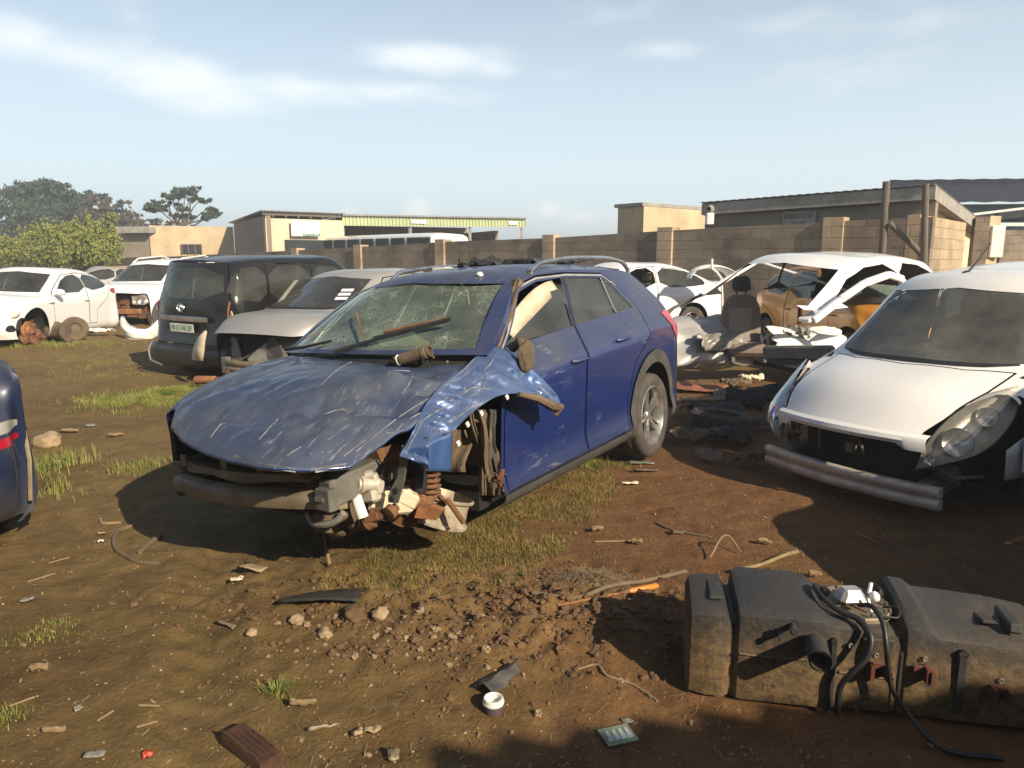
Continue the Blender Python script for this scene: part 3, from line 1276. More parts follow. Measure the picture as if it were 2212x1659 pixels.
def build_house():
    h = thing('flat_roofed_house', 'grey brown single storey house with a concrete fascia behind the right wall', 'house')
    _, A, zA = wall_at(1524, 452, 1.2)
    _, B, zB = wall_at(2024, 415, 1.2)
    top = max(zA, 2.2)
    uv_box('front_wall', h, A, B - A, (B - A).length, zA, .22, MAT['grey_wall'], top2=zB)
    d = ray(2107, 470)
    det = WN.x * (-d.y) - (-d.x) * WN.y
    s = ((-B.x) * (-d.y) - (-d.x) * (-B.y)) / det
    uv_box('side_wall', h, B + WD * .22 + WN * .003, WN, s + 1.6, zB - .02, .22, MAT['tan_wall2'], top2=zB - .5)
    # roof slab with its fascia
    _, A2, zA2 = wall_at(1516, 440, 1.0)
    _, B2, zB2 = wall_at(2022, 401, 1.0)
    n = 26
    f = MB()
    L_ = (B2 - A2).length
    U = (B2 - A2).normalized()
    Bk = WN
    dp = s + 1.9
    drop = .55
    a0, a1 = A2, B2
    tA, tB = zA2, zB2
    th = .24
    v = [Vector((a0.x, a0.y, tA - th)), Vector((a1.x, a1.y, tB - th)), Vector((a1.x, a1.y, tB)), Vector((a0.x, a0.y, tA))]
    bk = [p + Bk * dp - Vector((0, 0, drop)) for p in v]
    f.add(v + bk, [(0, 1, 2, 3), (1, 5, 6, 2), (5, 4, 7, 6), (4, 0, 3, 7), (3, 2, 6, 7), (0, 4, 5, 1)], 0, False)
    f.build('roof_slab', MAT['fascia'], h)
    # corrugated sheet edge just over the fascia
    g = MB()
    P_ = []
    for i in range(n * 4 + 1):
        k = i / (n * 4)
        p = a0.lerp(a1, k)
        z = tA + (tB - tA) * k + .02 + .007 * sin(i * pi / 2)
        P_.append([Vector((p.x, p.y, z)) - Bk * .05, Vector((p.x, p.y, z)) + Bk * dp - Vector((0, 0, drop))])
    solidify(g.grid(P_).build('roof_sheet', MAT['zinc'], h), .012)
    # name board
    t, p, z = wall_at(1691, 465, 1.14)
    t2, p2, z2 = wall_at(1762, 462, 1.14)
    ctr = (p + p2) / 2
    zc = (wall_at(1691, 475, 1.14)[2] + wall_at(1762, 470, 1.14)[2]) / 2
    bw = (p2 - p).length
    b = MB().box((0, 0, 0), (bw, .02, .30)).build('name_board', MAT['sign_old'], h)
    b.matrix_local = Matrix.Translation((ctr.x, ctr.y, zc)) @ Matrix.Rotation(atan2(-WD.y, -WD.x), 4, 'Z')
    text_part('lettering', 'WORKSHOP FOR HIRE', .155, Matrix.Translation((0, -.013, .05)) @ Matrix.Rotation(pi / 2, 4, 'X'), MAT['ink'], b, sx=bw / 1.75)
    text_part('lettering', 'CONTACT OFFICE', .09, Matrix.Translation((0, -.013, -.09)) @ Matrix.Rotation(pi / 2, 4, 'X'), MAT['ink'], b, sx=bw / 1.75)
    # outside lamp box under the eave
    t, p, z = wall_at(1533, 473, .95)
    MB().box((p.x, p.y, z), (.17, .13, .26), None, 0, 1, .02).build('lamp_box', MAT['white_pl'], h)
    t, p, z = wall_at(1536, 452, 1.0)
    MB().lathe([(0, .0), (.09, .0), (.10, .05), (.05, .1)], (p.x, p.y, z), (-.66, -.75, 0), 12).build('bell_housing', MAT['fascia'], h)
    # taller tan parapet building left of it
    q0 = D(1391, 445, 21.5)
    q1 = D(1530, 440, 23.5)
    tb = thing('parapet_building', 'plain tan plastered block rising behind the wall next to the grey house', 'building')
    uv_box('wall', tb, Vector((q0.x, q0.y, 0)), Vector((q1.x - q0.x, q1.y - q0.y, 0)), (q1 - q0).length, q0.z, 1.0, MAT['tan_wall'])
    uv_box('coping', tb, Vector((q0.x - .05, q0.y - .06, 0)), Vector((q1.x - q0.x, q1.y - q0.y, 0)), (q1 - q0).length + .12, q0.z + .10, 1.1, MAT['fascia'], z0=q0.z + .002)
    # blue house with dark roof at the far right
    bh = thing('blue_house', 'pale blue house under a dark corrugated roof at the right edge', 'house')
    a = D(1925, 430, 24)
    uv_box('wall', bh, Vector((a.x, a.y, 0)), (1, -.12, 0), 16, 3.3, 6, MAT['shade_blue'])
    g = MB()
    P_ = []
    r0 = D(1900, 390, 30)
    for i in range(81):
        x = r0.x + i * .2
        zz = .014 * sin(i * pi / 2)
        e = Vector((x - 3.3, 23.4 - (x - a.x) * .12, 3.3 + zz))
        rdg = Vector((x, 29.5 - (x - a.x) * .12, 4.6 + zz))
        P_.append([e, rdg])
    solidify(g.grid(P_).build('roof', MAT['darkroof'], bh), .02)
    b_ = D(2185, 440, 22.4)
    MB().beam((b_.x - 1.2, 22.4, 2.9), (b_.x + 3, 22.2, 3.4), .06, .07).build('barge_board', MAT['white_pl'], bh)
    c = D(2195, 468, 22.9)
    MB().box((c.x, c.y, c.z), (1.2, .2, .28)).build('window', MAT['opening'], bh)
    MB().box((c.x, c.y - .02, c.z - .24), (1.3, .26, .1)).build('sill', MAT['white_pl'], bh)


build_house()


def build_left_buildings():
    # tan plastered building with one small window
    b = thing('tan_building', 'tan stained flat roofed building with one small brown window', 'building')
    q0, q1 = D(321, 487, 44.5), D(503, 486, 46.5)
    U = Vector((q1.x - q0.x, q1.y - q0.y, 0))
    uv_box('wall', b, Vector((q0.x, q0.y, 0)), U, U.length, q0.z, 7, MAT['tan_wall'])
    Un = U.normalized()
    Bk = Vector((-Un.y, Un.x, 0))
    c = D(414, 538, 45.4)
    M_ = Matrix.Translation((c.x, c.y, c.z)) @ Matrix.Rotation(atan2(Un.y, Un.x), 4, 'Z')
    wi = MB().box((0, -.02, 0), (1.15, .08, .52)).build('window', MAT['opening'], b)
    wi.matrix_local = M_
    fr = MB()
    for x in (-.56, -.18, .2, .56):
        fr.box((x, -.08, 0), (.07, .06, .56))
    fr.box((0, -.08, .27), (1.2, .07, .07))
    fr.build('frame', MAT['win_frame'], wi)
    # lean-to on its left
    l = thing('lean_to_shed', 'low grey shed with a slab roof left of the tan building', 'shed')
    a0, a1 = D(256, 503, 45), D(323, 503, 44.6)
    U2 = Vector((a1.x - a0.x, a1.y - a0.y, 0))
    uv_box('wall', l, Vector((a0.x, a0.y, 0)), U2, U2.length - .05, a0.z, 4, MAT['grey_wall'])
    s0, s1 = D(249, 499, 44.4), D(321, 500, 44.0)
    U3 = Vector((s1.x - s0.x, s1.y - s0.y, 0))
    uv_box('roof', l, Vector((s0.x, s0.y, 0)), U3, U3.length, s0.z + .25, 5, MAT['fascia'], z0=s0.z - .12)
    # workshop with the sign
    w_ = thing('workshop', 'peach plastered workshop with a mono pitch roof and a white sign', 'building')
    c0, c1 = D(573, 478, 36), D(742, 478, 38.4)
    U = Vector((c1.x - c0.x, c1.y - c0.y, 0))
    zt = D(573, 471, 36).z
    uv_box('front_wall', w_, Vector((c0.x, c0.y, 0)), U, U.length, zt, .3, MAT['tan_wall2'])
    r0 = D(504, 482, 46)
    Us = Vector((r0.x - c0.x, r0.y - c0.y, 0))
    # side wall falling to the back; its shade is put into the darker plaster
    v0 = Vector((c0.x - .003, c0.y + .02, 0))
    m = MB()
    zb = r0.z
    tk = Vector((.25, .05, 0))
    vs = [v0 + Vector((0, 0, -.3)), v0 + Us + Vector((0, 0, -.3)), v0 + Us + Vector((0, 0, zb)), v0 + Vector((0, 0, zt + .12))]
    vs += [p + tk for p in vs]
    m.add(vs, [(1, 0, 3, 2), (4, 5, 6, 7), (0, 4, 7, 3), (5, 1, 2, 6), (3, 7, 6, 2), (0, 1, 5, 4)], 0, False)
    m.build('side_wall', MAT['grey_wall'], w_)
    # corrugated roof
    Un = U.normalized()
    Bk = Us.normalized()
    g = MB()
    P_ = []
    nn = 120
    f0 = Vector((c0.x, c0.y, 0)) - Bk * .10 - Un * .2
    for i in range(nn + 1):
        k = i / nn
        p = f0 + Un * (k * (U.length + .35))
        z = zt + .33 + .035 * sin(i * pi / 2)
        P_.append([Vector((p.x, p.y, z)), Vector((p.x, p.y, z - (zt + .15 - zb) - .15)) + Bk * (Us.length + .9)])
    solidify(g.grid(P_).build('roof', MAT['zinc'], w_), .02)
    MB().beam(f0 + Vector((0, 0, zt + .22)) + Un * .1 + Bk * .2, f0 + Vector((0, 0, zt + .22)) + Un * (U.length + .2) + Bk * .2, .1, .14).build('roof_beam', MAT['wood'], w_)
    for i in range(6):
        p = f0 + Un * (.6 + i * (U.length - .6) / 5.5) + Vector((0, 0, zt + .12))
        MB().beam(p + Bk * .02, p + Bk * .38 - Vector((0, 0, .1)), .07, .13).build('rafter', MAT['wood'], w_)
    # dark roller opening
    o0, o1 = D(615, 518, 36.5), D(703, 519, 37.75)
    ctr = (o0 + o1) / 2
    Mr = Matrix.Rotation(atan2(Un.y, Un.x), 4, 'Z')
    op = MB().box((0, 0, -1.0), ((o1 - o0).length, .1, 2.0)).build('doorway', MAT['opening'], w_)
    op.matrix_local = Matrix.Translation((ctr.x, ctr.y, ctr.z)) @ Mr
    # the downpipe on the shaded side
    dp_ = D(544, 508, 41)
    MB().tube([(dp_.x, dp_.y - .2, dp_.z), (dp_.x, dp_.y - .2, 0)], .06, 8).build('downpipe', MAT['fascia'], w_)
    s0, s1 = D(631, 494, 36.6), D(692, 494, 37.5)
    ctr = (s0 + s1) / 2
    bw = (s1 - s0).length
    hh = 31.5 * S_ / F * 37
    sg = thing('sign_board', 'white sign board with a green telephone strip on the peach workshop', 'sign', Matrix.Translation((ctr.x, ctr.y - .12, ctr.z)) @ Mr)
    MB().box((0, 0, 0), (bw, .05, hh)).build('board', MAT['sign'], sg)
    MB().box((bw * .19, -.03, -hh * .40), (bw * .6, .02, hh * .17)).build('green_strip', MAT['ink_green'], sg)
    text_part('lettering', 'Cell:', hh * .19, Matrix.Translation((-bw * .33, -.03, -hh * .41)) @ Matrix.Rotation(pi / 2, 4, 'X'), MAT['ink_green'], sg)
    text_part('lettering', '072 071 6440', hh * .19, Matrix.Translation((bw * .18, -.045, -hh * .41)) @ Matrix.Rotation(pi / 2, 4, 'X'), MAT['sign'], sg)
    # open shed with the green fascia
    c = thing('open_shed', 'long open shed with a faded green ribbed fascia', 'shed')
    a0, a1 = D(739, 466, 38.4), D(1135, 473, 43)
    U = Vector((a1.x - a0.x, a1.y - a0.y, 0))
    Un = U.normalized()
    Bk = Vector((-Un.y, Un.x, 0))
    hL = 20.5 * S_ / F * 38.4
    hR = 17 * S_ / F * 43
    nn = 110
    P_ = []
    for i in range(nn * 2 + 1):
        k = i / (nn * 2)
        p = a0.lerp(a1, k)
        off = Bk * (.03 if (i // 2) % 2 else -.03)
        hh_ = hL + (hR - hL) * k
        P_.append([Vector((p.x, p.y, p.z)) + off, Vector((p.x, p.y, p.z - hh_)) + off])
    MB().grid(P_).build('fascia', MAT['green_sheet'], c, sharp=20)
    MB().beam(a0 + Vector((0, 0, .05)) - Bk * .05, a1 + Vector((0, 0, .05)) - Bk * .05, .25, .08).build('ridge_cap', MAT['zinc'], c)
    # roof and dark back wall
    rf = MB()
    b0, b1 = a0 + Bk * 9, a1 + Bk * 9
    rf.add([a0 + Bk * .1, a1 + Bk * .1, b1, b0], [(0, 1, 2, 3)], 0, False)
    solidify(rf.build('roof', MAT['zinc'], c), .03)
    uv_box('back_wall', c, Vector((b0.x, b0.y, 0)) - Un * 1, Un, U.length + 1, a0.z - .1, .2, MAT['grey_wall'])
    e0 = a1 - Un * .5
    uv_box('end_wall', c, Vector((e0.x, e0.y, 0)) + Bk * 3.2, Bk, 5.7, a1.z - hR - .1, .2, MAT['grey_wall'])
    for k in (.005, .35, .68, .985):
        p = a0.lerp(a1, k) + Bk * .2
        MB().box((p.x, p.y, (p.z - hL) / 2), (.16, .16, p.z - hL)).build('post', MAT['fascia'], c)
    for (X, Y) in ((893, 479), (1104, 482)):
        k = (X - 739) / 396
        p = a0.lerp(a1, k) - Bk * .06
        q = D(X, Y, p.y)
        sg = MB().box((0, 0, 0), (.9 if X < 900 else .55, .02, .18)).build('small_sign', MAT['sign'], c)
        sg.matrix_local = Matrix.Translation((p.x, p.y - .02, q.z)) @ Matrix.Rotation(atan2(Un.y, Un.x), 4, 'Z')


build_left_buildings()


def build_bus():
    # front right, tail to the left and away
    a = D(935, 500, 31.5)
    t = D(704, 516, 37.5)
    U = Vector((a.x - t.x, a.y - t.y, 0)).normalized()
    Lg = 9.5
    wdt = 2.4
    zt = a.z
    O = Vector((a.x, a.y, 0))
    Mx = Matrix.Translation((O.x, O.y, 0)) @ Matrix.Rotation(atan2(U.y, U.x), 4, 'Z')
    b = thing('white_bus', 'white bus with a row of dark windows parked behind the wall', 'bus', Mx)
    # cross-section swept along the length, rounded roof; local x forward, right side y=0 facing the yard
    prof = [(0.0, .35), (0.0, 1.2), (0.02, zt - .75), (.06, zt - .35), (.16, zt - .12), (.38, zt - .03), (wdt / 2, zt), (wdt - .38, zt - .03), (wdt - .16, zt - .12), (wdt - .06, zt - .35), (wdt, 1.2), (wdt, .35)]
    P_ = []
    for x, k, dz in ((-Lg, .9, -.1), (-Lg + .2, 1, 0), (-5, 1, 0), (-.9, 1, 0), (-.3, .99, -.06), (-.05, .95, -.2), (0, .9, -.35)):
        row = []
        for (y, z) in prof:
            row.append(Vector((x - (0.25 if z > 1.6 and x > -.2 else 0) * (z - 1.6), wdt / 2 + (y - wdt / 2) * k, z + (dz if z > zt - .5 else 0))))
        P_.append(row)
    m = MB().grid(P_)
    n = len(prof)
    o = len(m.v)
    m.add(P_[-1], [tuple(range(n))])
    m.add(P_[0], [tuple(range(n - 1, -1, -1))])
    fix_up(m.build('body', MAT['white'], b))
    xs = [-9.1, -7.9, -6.7, -5.5, -4.3, -3.1, -1.9]
    for i, x in enumerate(xs):
        MB().box((x + .55, .035, zt - .44), (1.0, .10, .44), None, 0, 1, .02).build('window', MAT['opening'], b)
    MB().box((-.9 + .35, .035, zt - .46), (.62, .10, .46), None, 0, 1, .02).build('window', MAT['opening'], b)
    MB().box((.035, wdt / 2, zt - .95), (.03, wdt * .84, .7), Matrix.Rotation(-.22, 3, 'Y'), 0, 1, .01).build('windscreen', MAT['opening'], b)
    mr = thing_part = MB().tube([(.05, -.02, zt - .55), (.3, -.2, zt - .6), (.34, -.22, zt - .75)], .03, 8).box((.36, -.24, zt - .95), (.1, .22, .42), None, 0, 1, .04).build('mirror', MAT['white_pl'], b)
    for x in (-1.6, -7.2):
        MB().lathe([(.2, -.14), (.46, -.13), (.5, -.06), (.5, .06), (.46, .13), (.2, .14)], (x, .12, .5), (0, 1, 0), 20, closed=True).build('wheel', MAT['tyre'], b)


build_bus()


# ---------------------------------------------------------------- trees and bushes
def leaf_mat(name, a, b_, c):
    m, t, b = new_mat(name)
    n = noise_tex(t, 1.1, 4, .6)
    n2 = noise_tex(t, 9, 2, .5)
    r = ramp(t, n.outputs['Fac'], [(.3, a), (.55, b_), (.75, c)])
    r2 = ramp(t, n2.outputs['Fac'], [(.3, (.6, .6, .6)), (.7, (1.2, 1.2, 1.2))])
    col = mixc(t, 1.0, r.outputs[0], r2.outputs[0], 'MULTIPLY')
    t.links.new(col, b.inputs['Base Color'])
    b.inputs['Roughness'].default_value = .7
    b.inputs['Specular IOR Level'].default_value = .25
    return m


MAT['leaf_dark'] = leaf_mat('dark bluish green leaves', (.028, .045, .028), (.05, .075, .04), (.08, .105, .055))
MAT['leaf_brown'] = leaf_mat('brownish green leaves', (.06, .05, .03), (.09, .08, .045), (.13, .11, .06))
MAT['leaf_light'] = leaf_mat('light yellow green leaves', (.13, .15, .035), (.23, .25, .06), (.33, .34, .10))
MAT['bark'] = mat_plain('grey brown bark', (.13, .105, .08), (.06, .05, .04), 6, .95, 0, .5, stretch=(4, 4, .8))


def leaves(mb, lobes, n, size, seed, flat=1.0, upright=0.0):
    """small leaf sprays spread through uneven lobes (cx,cy,cz,rx,ry,rz)"""
    r = np.random.default_rng(seed)
    vol = np.array([l[3] * l[4] * l[5] for l in lobes]) ** .7
    vol = vol / vol.sum()
    cnt = (vol * n).astype(int)
    for l, k in zip(lobes, cnt):
        c = np.array(l[:3])
        rad = np.array(l[3:6])
        sub = max(5, int(k / 26))
        # clumps inside the lobe, more of them near its skin
        dirs = r.normal(size=(sub, 3))
        dirs /= np.linalg.norm(dirs, axis=1)[:, None]
        rr = r.uniform(.25, 1.3, size=(sub, 1)) ** .6
        cl = c + dirs * rr * rad
        per = max(4, k // sub)
        for q in cl:
            cr = rad.min() * r.uniform(.16, .36)
            pts = q + r.normal(size=(per, 3)) * cr * np.array([1, 1, .55 * flat])
            for p in pts:
                s = size * r.uniform(.6, 1.5)
                a = r.normal(size=3)
                if upright:
                    a = a * (1 - upright) + np.array([r.normal() * .25, r.normal() * .25, 1]) * upright
                a /= np.linalg.norm(a)
                b = np.cross(a, r.normal(size=3))
                b /= np.linalg.norm(b) + 1e-9
                w_ = s * .42
                o = len(mb.v)
                mb.v += [tuple(p - a * s), tuple(p + b * w_), tuple(p + a * s), tuple(p - b * w_)]
                mb.f.append((o, o + 1, o + 2, o + 3))
                mb.m.append(0)
                mb.s.append(False)


def tree(name, label, base, lobes, trunk, n, size, seed, mat, group=None, flat=1.0, upright=0.0, cat='tree', barkless=False):
    root = thing(name, label, cat, Matrix.Translation(base), group)
    m = MB()
    leaves(m, lobes, n, size, seed, flat, upright)
    m.build('crown', MAT[mat], root, sharp=0)
    t = MB()
    for path, r0, r1 in trunk:
        k = len(path)
        t.tube(path, [r0 + (r1 - r0) * i / (k - 1) for i in range(k)], 8)
    t.build('trunk', MAT['bark'], root)
    return root


def build_trees():
    GR = 'dark trees of the grove behind the left cars'

    def limb(r, base, tip, k=4, wob=.12):
        L_ = (Vector(tip) - Vector(base)).length
        return [Vector(base).lerp(Vector(tip), i / k) + Vector((r.uniform(-1, 1), r.uniform(-1, 1), 0)) * wob * L_ * .2 * (i > 0) for i in range(k + 1)]
    # grove: (label, depth, list of (X, Y, half width px, half height px))
    specs = [
        ('broad dark tree with an open spreading top above the left bush', 78, [(95, 415, 55, 22), (60, 430, 45, 25), (130, 440, 45, 25), (75, 405, 35, 14), (25, 418, 20, 14), (115, 402, 22, 10)], 'leaf_dark', 5200),
        ('dense dark tree at the left edge of the grove', 72, [(10, 480, 60, 45), (70, 480, 50, 40), (40, 510, 70, 40)], 'leaf_dark', 5200),
        ('rounded dark green tree with a small tuft on top in the middle of the grove', 76, [(135, 470, 50, 38), (175, 440, 28, 26), (185, 425, 24, 14), (165, 490, 50, 40), (120, 510, 50, 40)], 'leaf_dark', 5600),
        ('thinner brownish tree on the right of the grove', 74, [(225, 460, 30, 30), (250, 470, 32, 24), (285, 482, 28, 20), (210, 485, 40, 35), (250, 500, 45, 26), (222, 433, 14, 8), (265, 438, 14, 9)], 'leaf_brown', 4200),
    ]
    for i, (lab, dep, bl, mt, n) in enumerate(specs):
        r = random.Random(40 + i)
        cx = sum(b[0] for b in bl) / len(bl)
        b0 = D(cx, 560, dep)
        base = Vector((b0.x, dep, 0))
        lobes = []
        tr = []
        k = S_ / F * dep
        for (X, Y, hw, hh) in bl:
            p = D(X, Y, dep) - base
            lobes.append((p.x, p.y + r.uniform(-1.5, 1.5), p.z, hw * k, hw * k * .8, hh * k))
            tr.append((limb(r, (r.uniform(-.3, .3), 0, .8), p), .22, .05))
        tr.append(([Vector((0, 0, -.3)), Vector((.05, 0, 1.2)), Vector((0, .1, 2.5))], .38, .25))
        tree('grove_tree', lab, base, lobes, tr, n, .24, 100 + i, mt, GR, .8)
    # feathery acacia behind the tan building
    dep = 60
    base = Vector((D(398, 540, dep).x, dep, 0))
    lobes, tr = [], []
    k = S_ / F * dep
    r = random.Random(5)
    for (X, Y, hw, hh) in [(345, 442, 32, 8), (335, 448, 22, 7), (362, 455, 26, 9), (372, 462, 18, 7), (352, 423, 16, 4), (372, 420, 24, 6), (395, 425, 20, 8), (405, 415, 24, 8), (420, 410, 16, 5), (412, 428, 20, 7), (388, 412, 14, 4), (430, 432, 14, 4), (400, 452, 14, 7), (408, 466, 14, 5), (448, 450, 13, 6), (456, 460, 18, 8), (446, 468, 14, 7), (464, 467, 10, 4)]:
        p = D(X, Y, dep) - base
        lobes.append((p.x, p.y + r.uniform(-1.5, 1.5), p.z, hw * k, hw * k * .9, hh * k))
        tr.append((limb(r, (r.uniform(-.15, .15), 0, 3.2 + r.uniform(0, 1.2)), p, 4, .3), .09, .025))
    tr.append(([Vector((0, 0, -.3)), Vector((.1, 0, 1.8)), Vector((-.05, .1, 3.4)), Vector((.1, 0, 6))], .20, .07))
    tr.append(([Vector((-.2, 0, -.3)), Vector((-.8, 0, 1.8)), Vector((-1.0, .1, 4.5))], .12, .06))
    tree('acacia_tree', 'feathery flat topped acacia rising behind the tan building', base, lobes, tr, 3600, .20, 77, 'leaf_dark', None, .35)
    # low brown scrub at the acacia's foot
    base = Vector((D(350, 520, 58).x, 58, 0))
    lobes = []
    for (X, Y, hw, hh) in [(325, 486, 18, 14), (350, 482, 26, 9), (385, 486, 30, 8), (430, 489, 30, 6)]:
        p = D(X, Y, 58) - base
        kk = S_ / F * 58
        lobes.append((p.x, p.y, p.z - .5, hw * kk, hw * kk * .7, hh * kk + .3))
    tree('scrub_bush', 'low brownish scrub just showing over the tan building', base, lobes, [([Vector((0, 0, -.2)), Vector((.2, 0, 2))], .1, .05)], 1500, .16, 78, 'leaf_brown', None, .8, 0, 'bush')
    # light green bush row
    bl = [(('pale green bush at the far left of the bush row'), 36, [(5, 545, 50, 35), (30, 560, 40, 30), (-40, 550, 50, 40)]),
          (('tall rounded yellow green bush in the middle of the bush row'), 34, [(110, 525, 50, 38), (80, 545, 45, 40), (130, 550, 45, 40), (165, 515, 40, 26)]),
          (('leafy yellow green bush with a thin bare stem beside the grey shed'), 32, [(195, 530, 42, 40), (225, 548, 26, 34), (180, 560, 45, 30), (215, 510, 26, 22)])]
    for i, (lab, dep, b) in enumerate(bl):
        r = random.Random(60 + i)
        cx = sum(q[0] for q in b) / len(b)
        base = Vector((D(cx, 560, dep).x, dep, 0))
        lobes, tr = [], []
        k = S_ / F * dep
        for (X, Y, hw, hh) in b:
            p = D(X, Y, dep) - base
            lobes.append((p.x, p.y + r.uniform(-.8, .8), p.z, hw * k, hw * k * .9, hh * k))
            tr.append((limb(r, (r.uniform(-.4, .4), 0, 0), p), .07, .015))
        for q in range(26):
            l = r.choice(lobes[:len(b)])
            lobes.append((l[0] + r.uniform(-.9, .9) * l[3], l[1] + r.uniform(-.6, .3) * l[4], l[2] + l[5] * r.uniform(.5, 1.15), r.uniform(.08, .2), r.uniform(.08, .2), r.uniform(.25, .6)))
        if i == 2:
            p0, p1 = D(223, 545, 31.2) - base, D(228, 590, 31.2) - base
            tr.append(([p0, (p0 + p1) / 2, p1, p1 - Vector((0, 0, .6))], .035, .05))
        tree('green_bush', lab, base, lobes, tr, 13000, .062, 200 + i, 'leaf_light', 'yellow green bushes behind the left cars', 1.0, .55, 'bush')


build_trees()
# ================================================================ generic car shell
SIDE_Y = (-.10, -.02, -.008, 0.0, -.045)      # under, rocker, lower door, shoulder crease, belt: added to the half width


def car_rows(p):
    wb, fo, ro, hw, H = p['wb'], p['fo'], p['ro'], p['hw'], p['H']
    xf, xr = wb + fo, -ro
    sill = p.get('sill', .24)
    zf, zc = p['zf'], p['zc']
    xc, xh, rw = p['xc'], p['xh'], p['rw']
    xr1, zg, xg = p['xr1'], p['zg'], p.get('xg', -ro + .15)
    zbf, zbr = p['zbf'], p['zbr']
    zcr = p.get('zcr', .80)

    def side(xs, k, zb, lim=None, dx=None):
        zs = [sill - .08, sill, sill + .2, min(zcr, zb - .06), zb]
        if lim is not None:
            zs = [min(z, lim + .0005 * i) for i, z in enumerate(zs)]
        return [(xs, (hw + y) * k, z) for y, z in zip(SIDE_Y, zs)]
    rows, sharp = [], set()

    def add(sd, cant, mid, top, sh=False):
        rows.append(sd + [cant, mid, top])
        if sh:
            sharp.add(len(rows) - 1)
    bow = p.get('bow', .16)
    if p.get('front', 'full') == 'full':
        for (z, f) in ((.2, .10), (.32, .02), (.55, 0.0)):
            add(side(xf - bow - .30, .95, zbf, z), (xf - f - bow, hw * .74, z + .004), (xf - f - bow * .3, hw * .42, z + .004), (xf - f, 0, z + .004), z == .32)
    # bonnet edge
    add(side(xf - bow - .28, .955, zf - .03, zf - .02), (xf - bow - .10, hw * .74, zf), (xf - bow * .3 - .09, hw * .42, zf + .025), (xf - .09, 0, zf + .035), p.get('front', 'full') == 'full')
    xm = xc + (xf - xc) * .5
    zm = zf + (zc - zf) * p.get('hk', .62)
    cr = p.get('crown', 1)
    add(side(xm, .99, zm - .03), (xm + .06, hw * .80, zm + .012), (xm + .12, hw * .42, zm + .05 * cr), (xm + .15, 0, zm + .06 * cr))
    add(side(xc, 1.0, zbf), (xc + .02, hw * .80, zc - .015), (xc + .17, hw * .45, zc + .012), (xc + .23, 0, zc + .02), True)
    # windscreen
    for k in (.5,):
        xa = xc + (xh - xc) * k
        zr = zc + (H - .08 - zc) * k
        add(side(xa, 1.0, zbf + (zbr - zbf) * .1), (xa, hw * .80 + (rw - hw * .80) * k, zr), (xa + .14, hw * .33, zr + .02), (xa + .19, 0, zr + .025))
    add(side(xh, 1.0, zbf + (zbr - zbf) * .25), (xh, rw, H - .075), (xh + .10, rw * .58, H - .035), (xh + .14, 0, H - .02))
    add(side(xh - .55, 1.0, zbf + (zbr - zbf) * .5), (xh - .55, rw + .005, H - .05), (xh - .52, rw * .58, H - .008), (xh - .5, 0, H))
    xmid = (xh - .55 + xr1) / 2
    add(side(xmid, 1.0, zbf + (zbr - zbf) * .75), (xmid, rw, H - .06), (xmid, rw * .58, H - .012), (xmid, 0, H - .002))
    dr = p.get('drop', .05)
    if p.get('type', 'hatch') == 'sedan':
        add(side(xr1 - .15, 1.0, zbr), (xr1, rw * .98, H - .06 - dr), (xr1 - .03, rw * .58, H - .02 - dr), (xr1 - .05, 0, H - .01 - dr))
        xd = xg
        add(side(xd + .1, .995, zbr), (xd + .02, hw * .80, zg), (xd - .07, hw * .45, zg + .02), (xd - .10, 0, zg + .025), True)
        add(side(xr + .22, .96, zbr), (xr + .16, hw * .80, zg + .01), (xr + .10, hw * .42, zg + .03), (xr + .08, 0, zg + .035), True)
    else:
        add(side(xr1 + .02, 1.0, zbr), (xr1, rw * .97, H - .07 - dr), (xr1 - .08, rw * .58, H - .03 - dr), (xr1 - .11, 0, H - .02 - dr), True)
        add(side(xr + .22, .97, zbr), (xg + .05, hw * .82, zg + .0), (xg - .06, hw * .45, zg), (xg - .08, 0, zg))
    for (z, f, sh) in ((.66, .03, False), (.46, 0.0, False), (.26, .06, True), (.2, .12, False)):
        add(side(xr + .22, .965, zbr, z), (xr + f + .07, hw * .80, z + .004), (xr + f + .015, hw * .42, z + .004), (xr + f, 0, z + .004), sh)
    return rows, sharp


def rim_mesh(mb, r, wid, spokes=5, mi=0, twin=False):
    """alloy rim, face at +z (outside)"""
    mb.lathe([(r, -wid / 2), (r * .94, -wid / 2 + .01), (r * .88, -.02), (r * .88, wid * .22), (r * .93, wid * .38), (r, wid / 2), (r * 1.03, wid / 2 - .004)], n=36, mi=mi)
    for i in range(spokes):
        a = 2 * pi * i / spokes
        for da in ((-.16, .16) if twin else (0,)):
            ca, sa = cos(a + da), sin(a + da)
            wv = .026 if twin else .05
            u = Vector((-sa, ca, 0))
            d = Vector((ca, sa, 0))
            pts = []
            for q, hh, kk in ((.12, wid * .30, 1.5), (.45, wid * .34, .9), (.92, wid * .38, 1.0)):
                c = d * (r * q)
                pts.append([c - u * wv * kk * .5 + Vector((0, 0, hh - .02)), c - u * wv * kk * .4 + Vector((0, 0, hh)), c + u * wv * kk * .4 + Vector((0, 0, hh)), c + u * wv * kk * .5 + Vector((0, 0, hh - .02))])
            mb.grid(pts, mi)
    mb.lathe([(0, wid * .33), (r * .14, wid * .33), (r * .2, wid * .27), (r * .2, 0)], n=16, mi=mi)


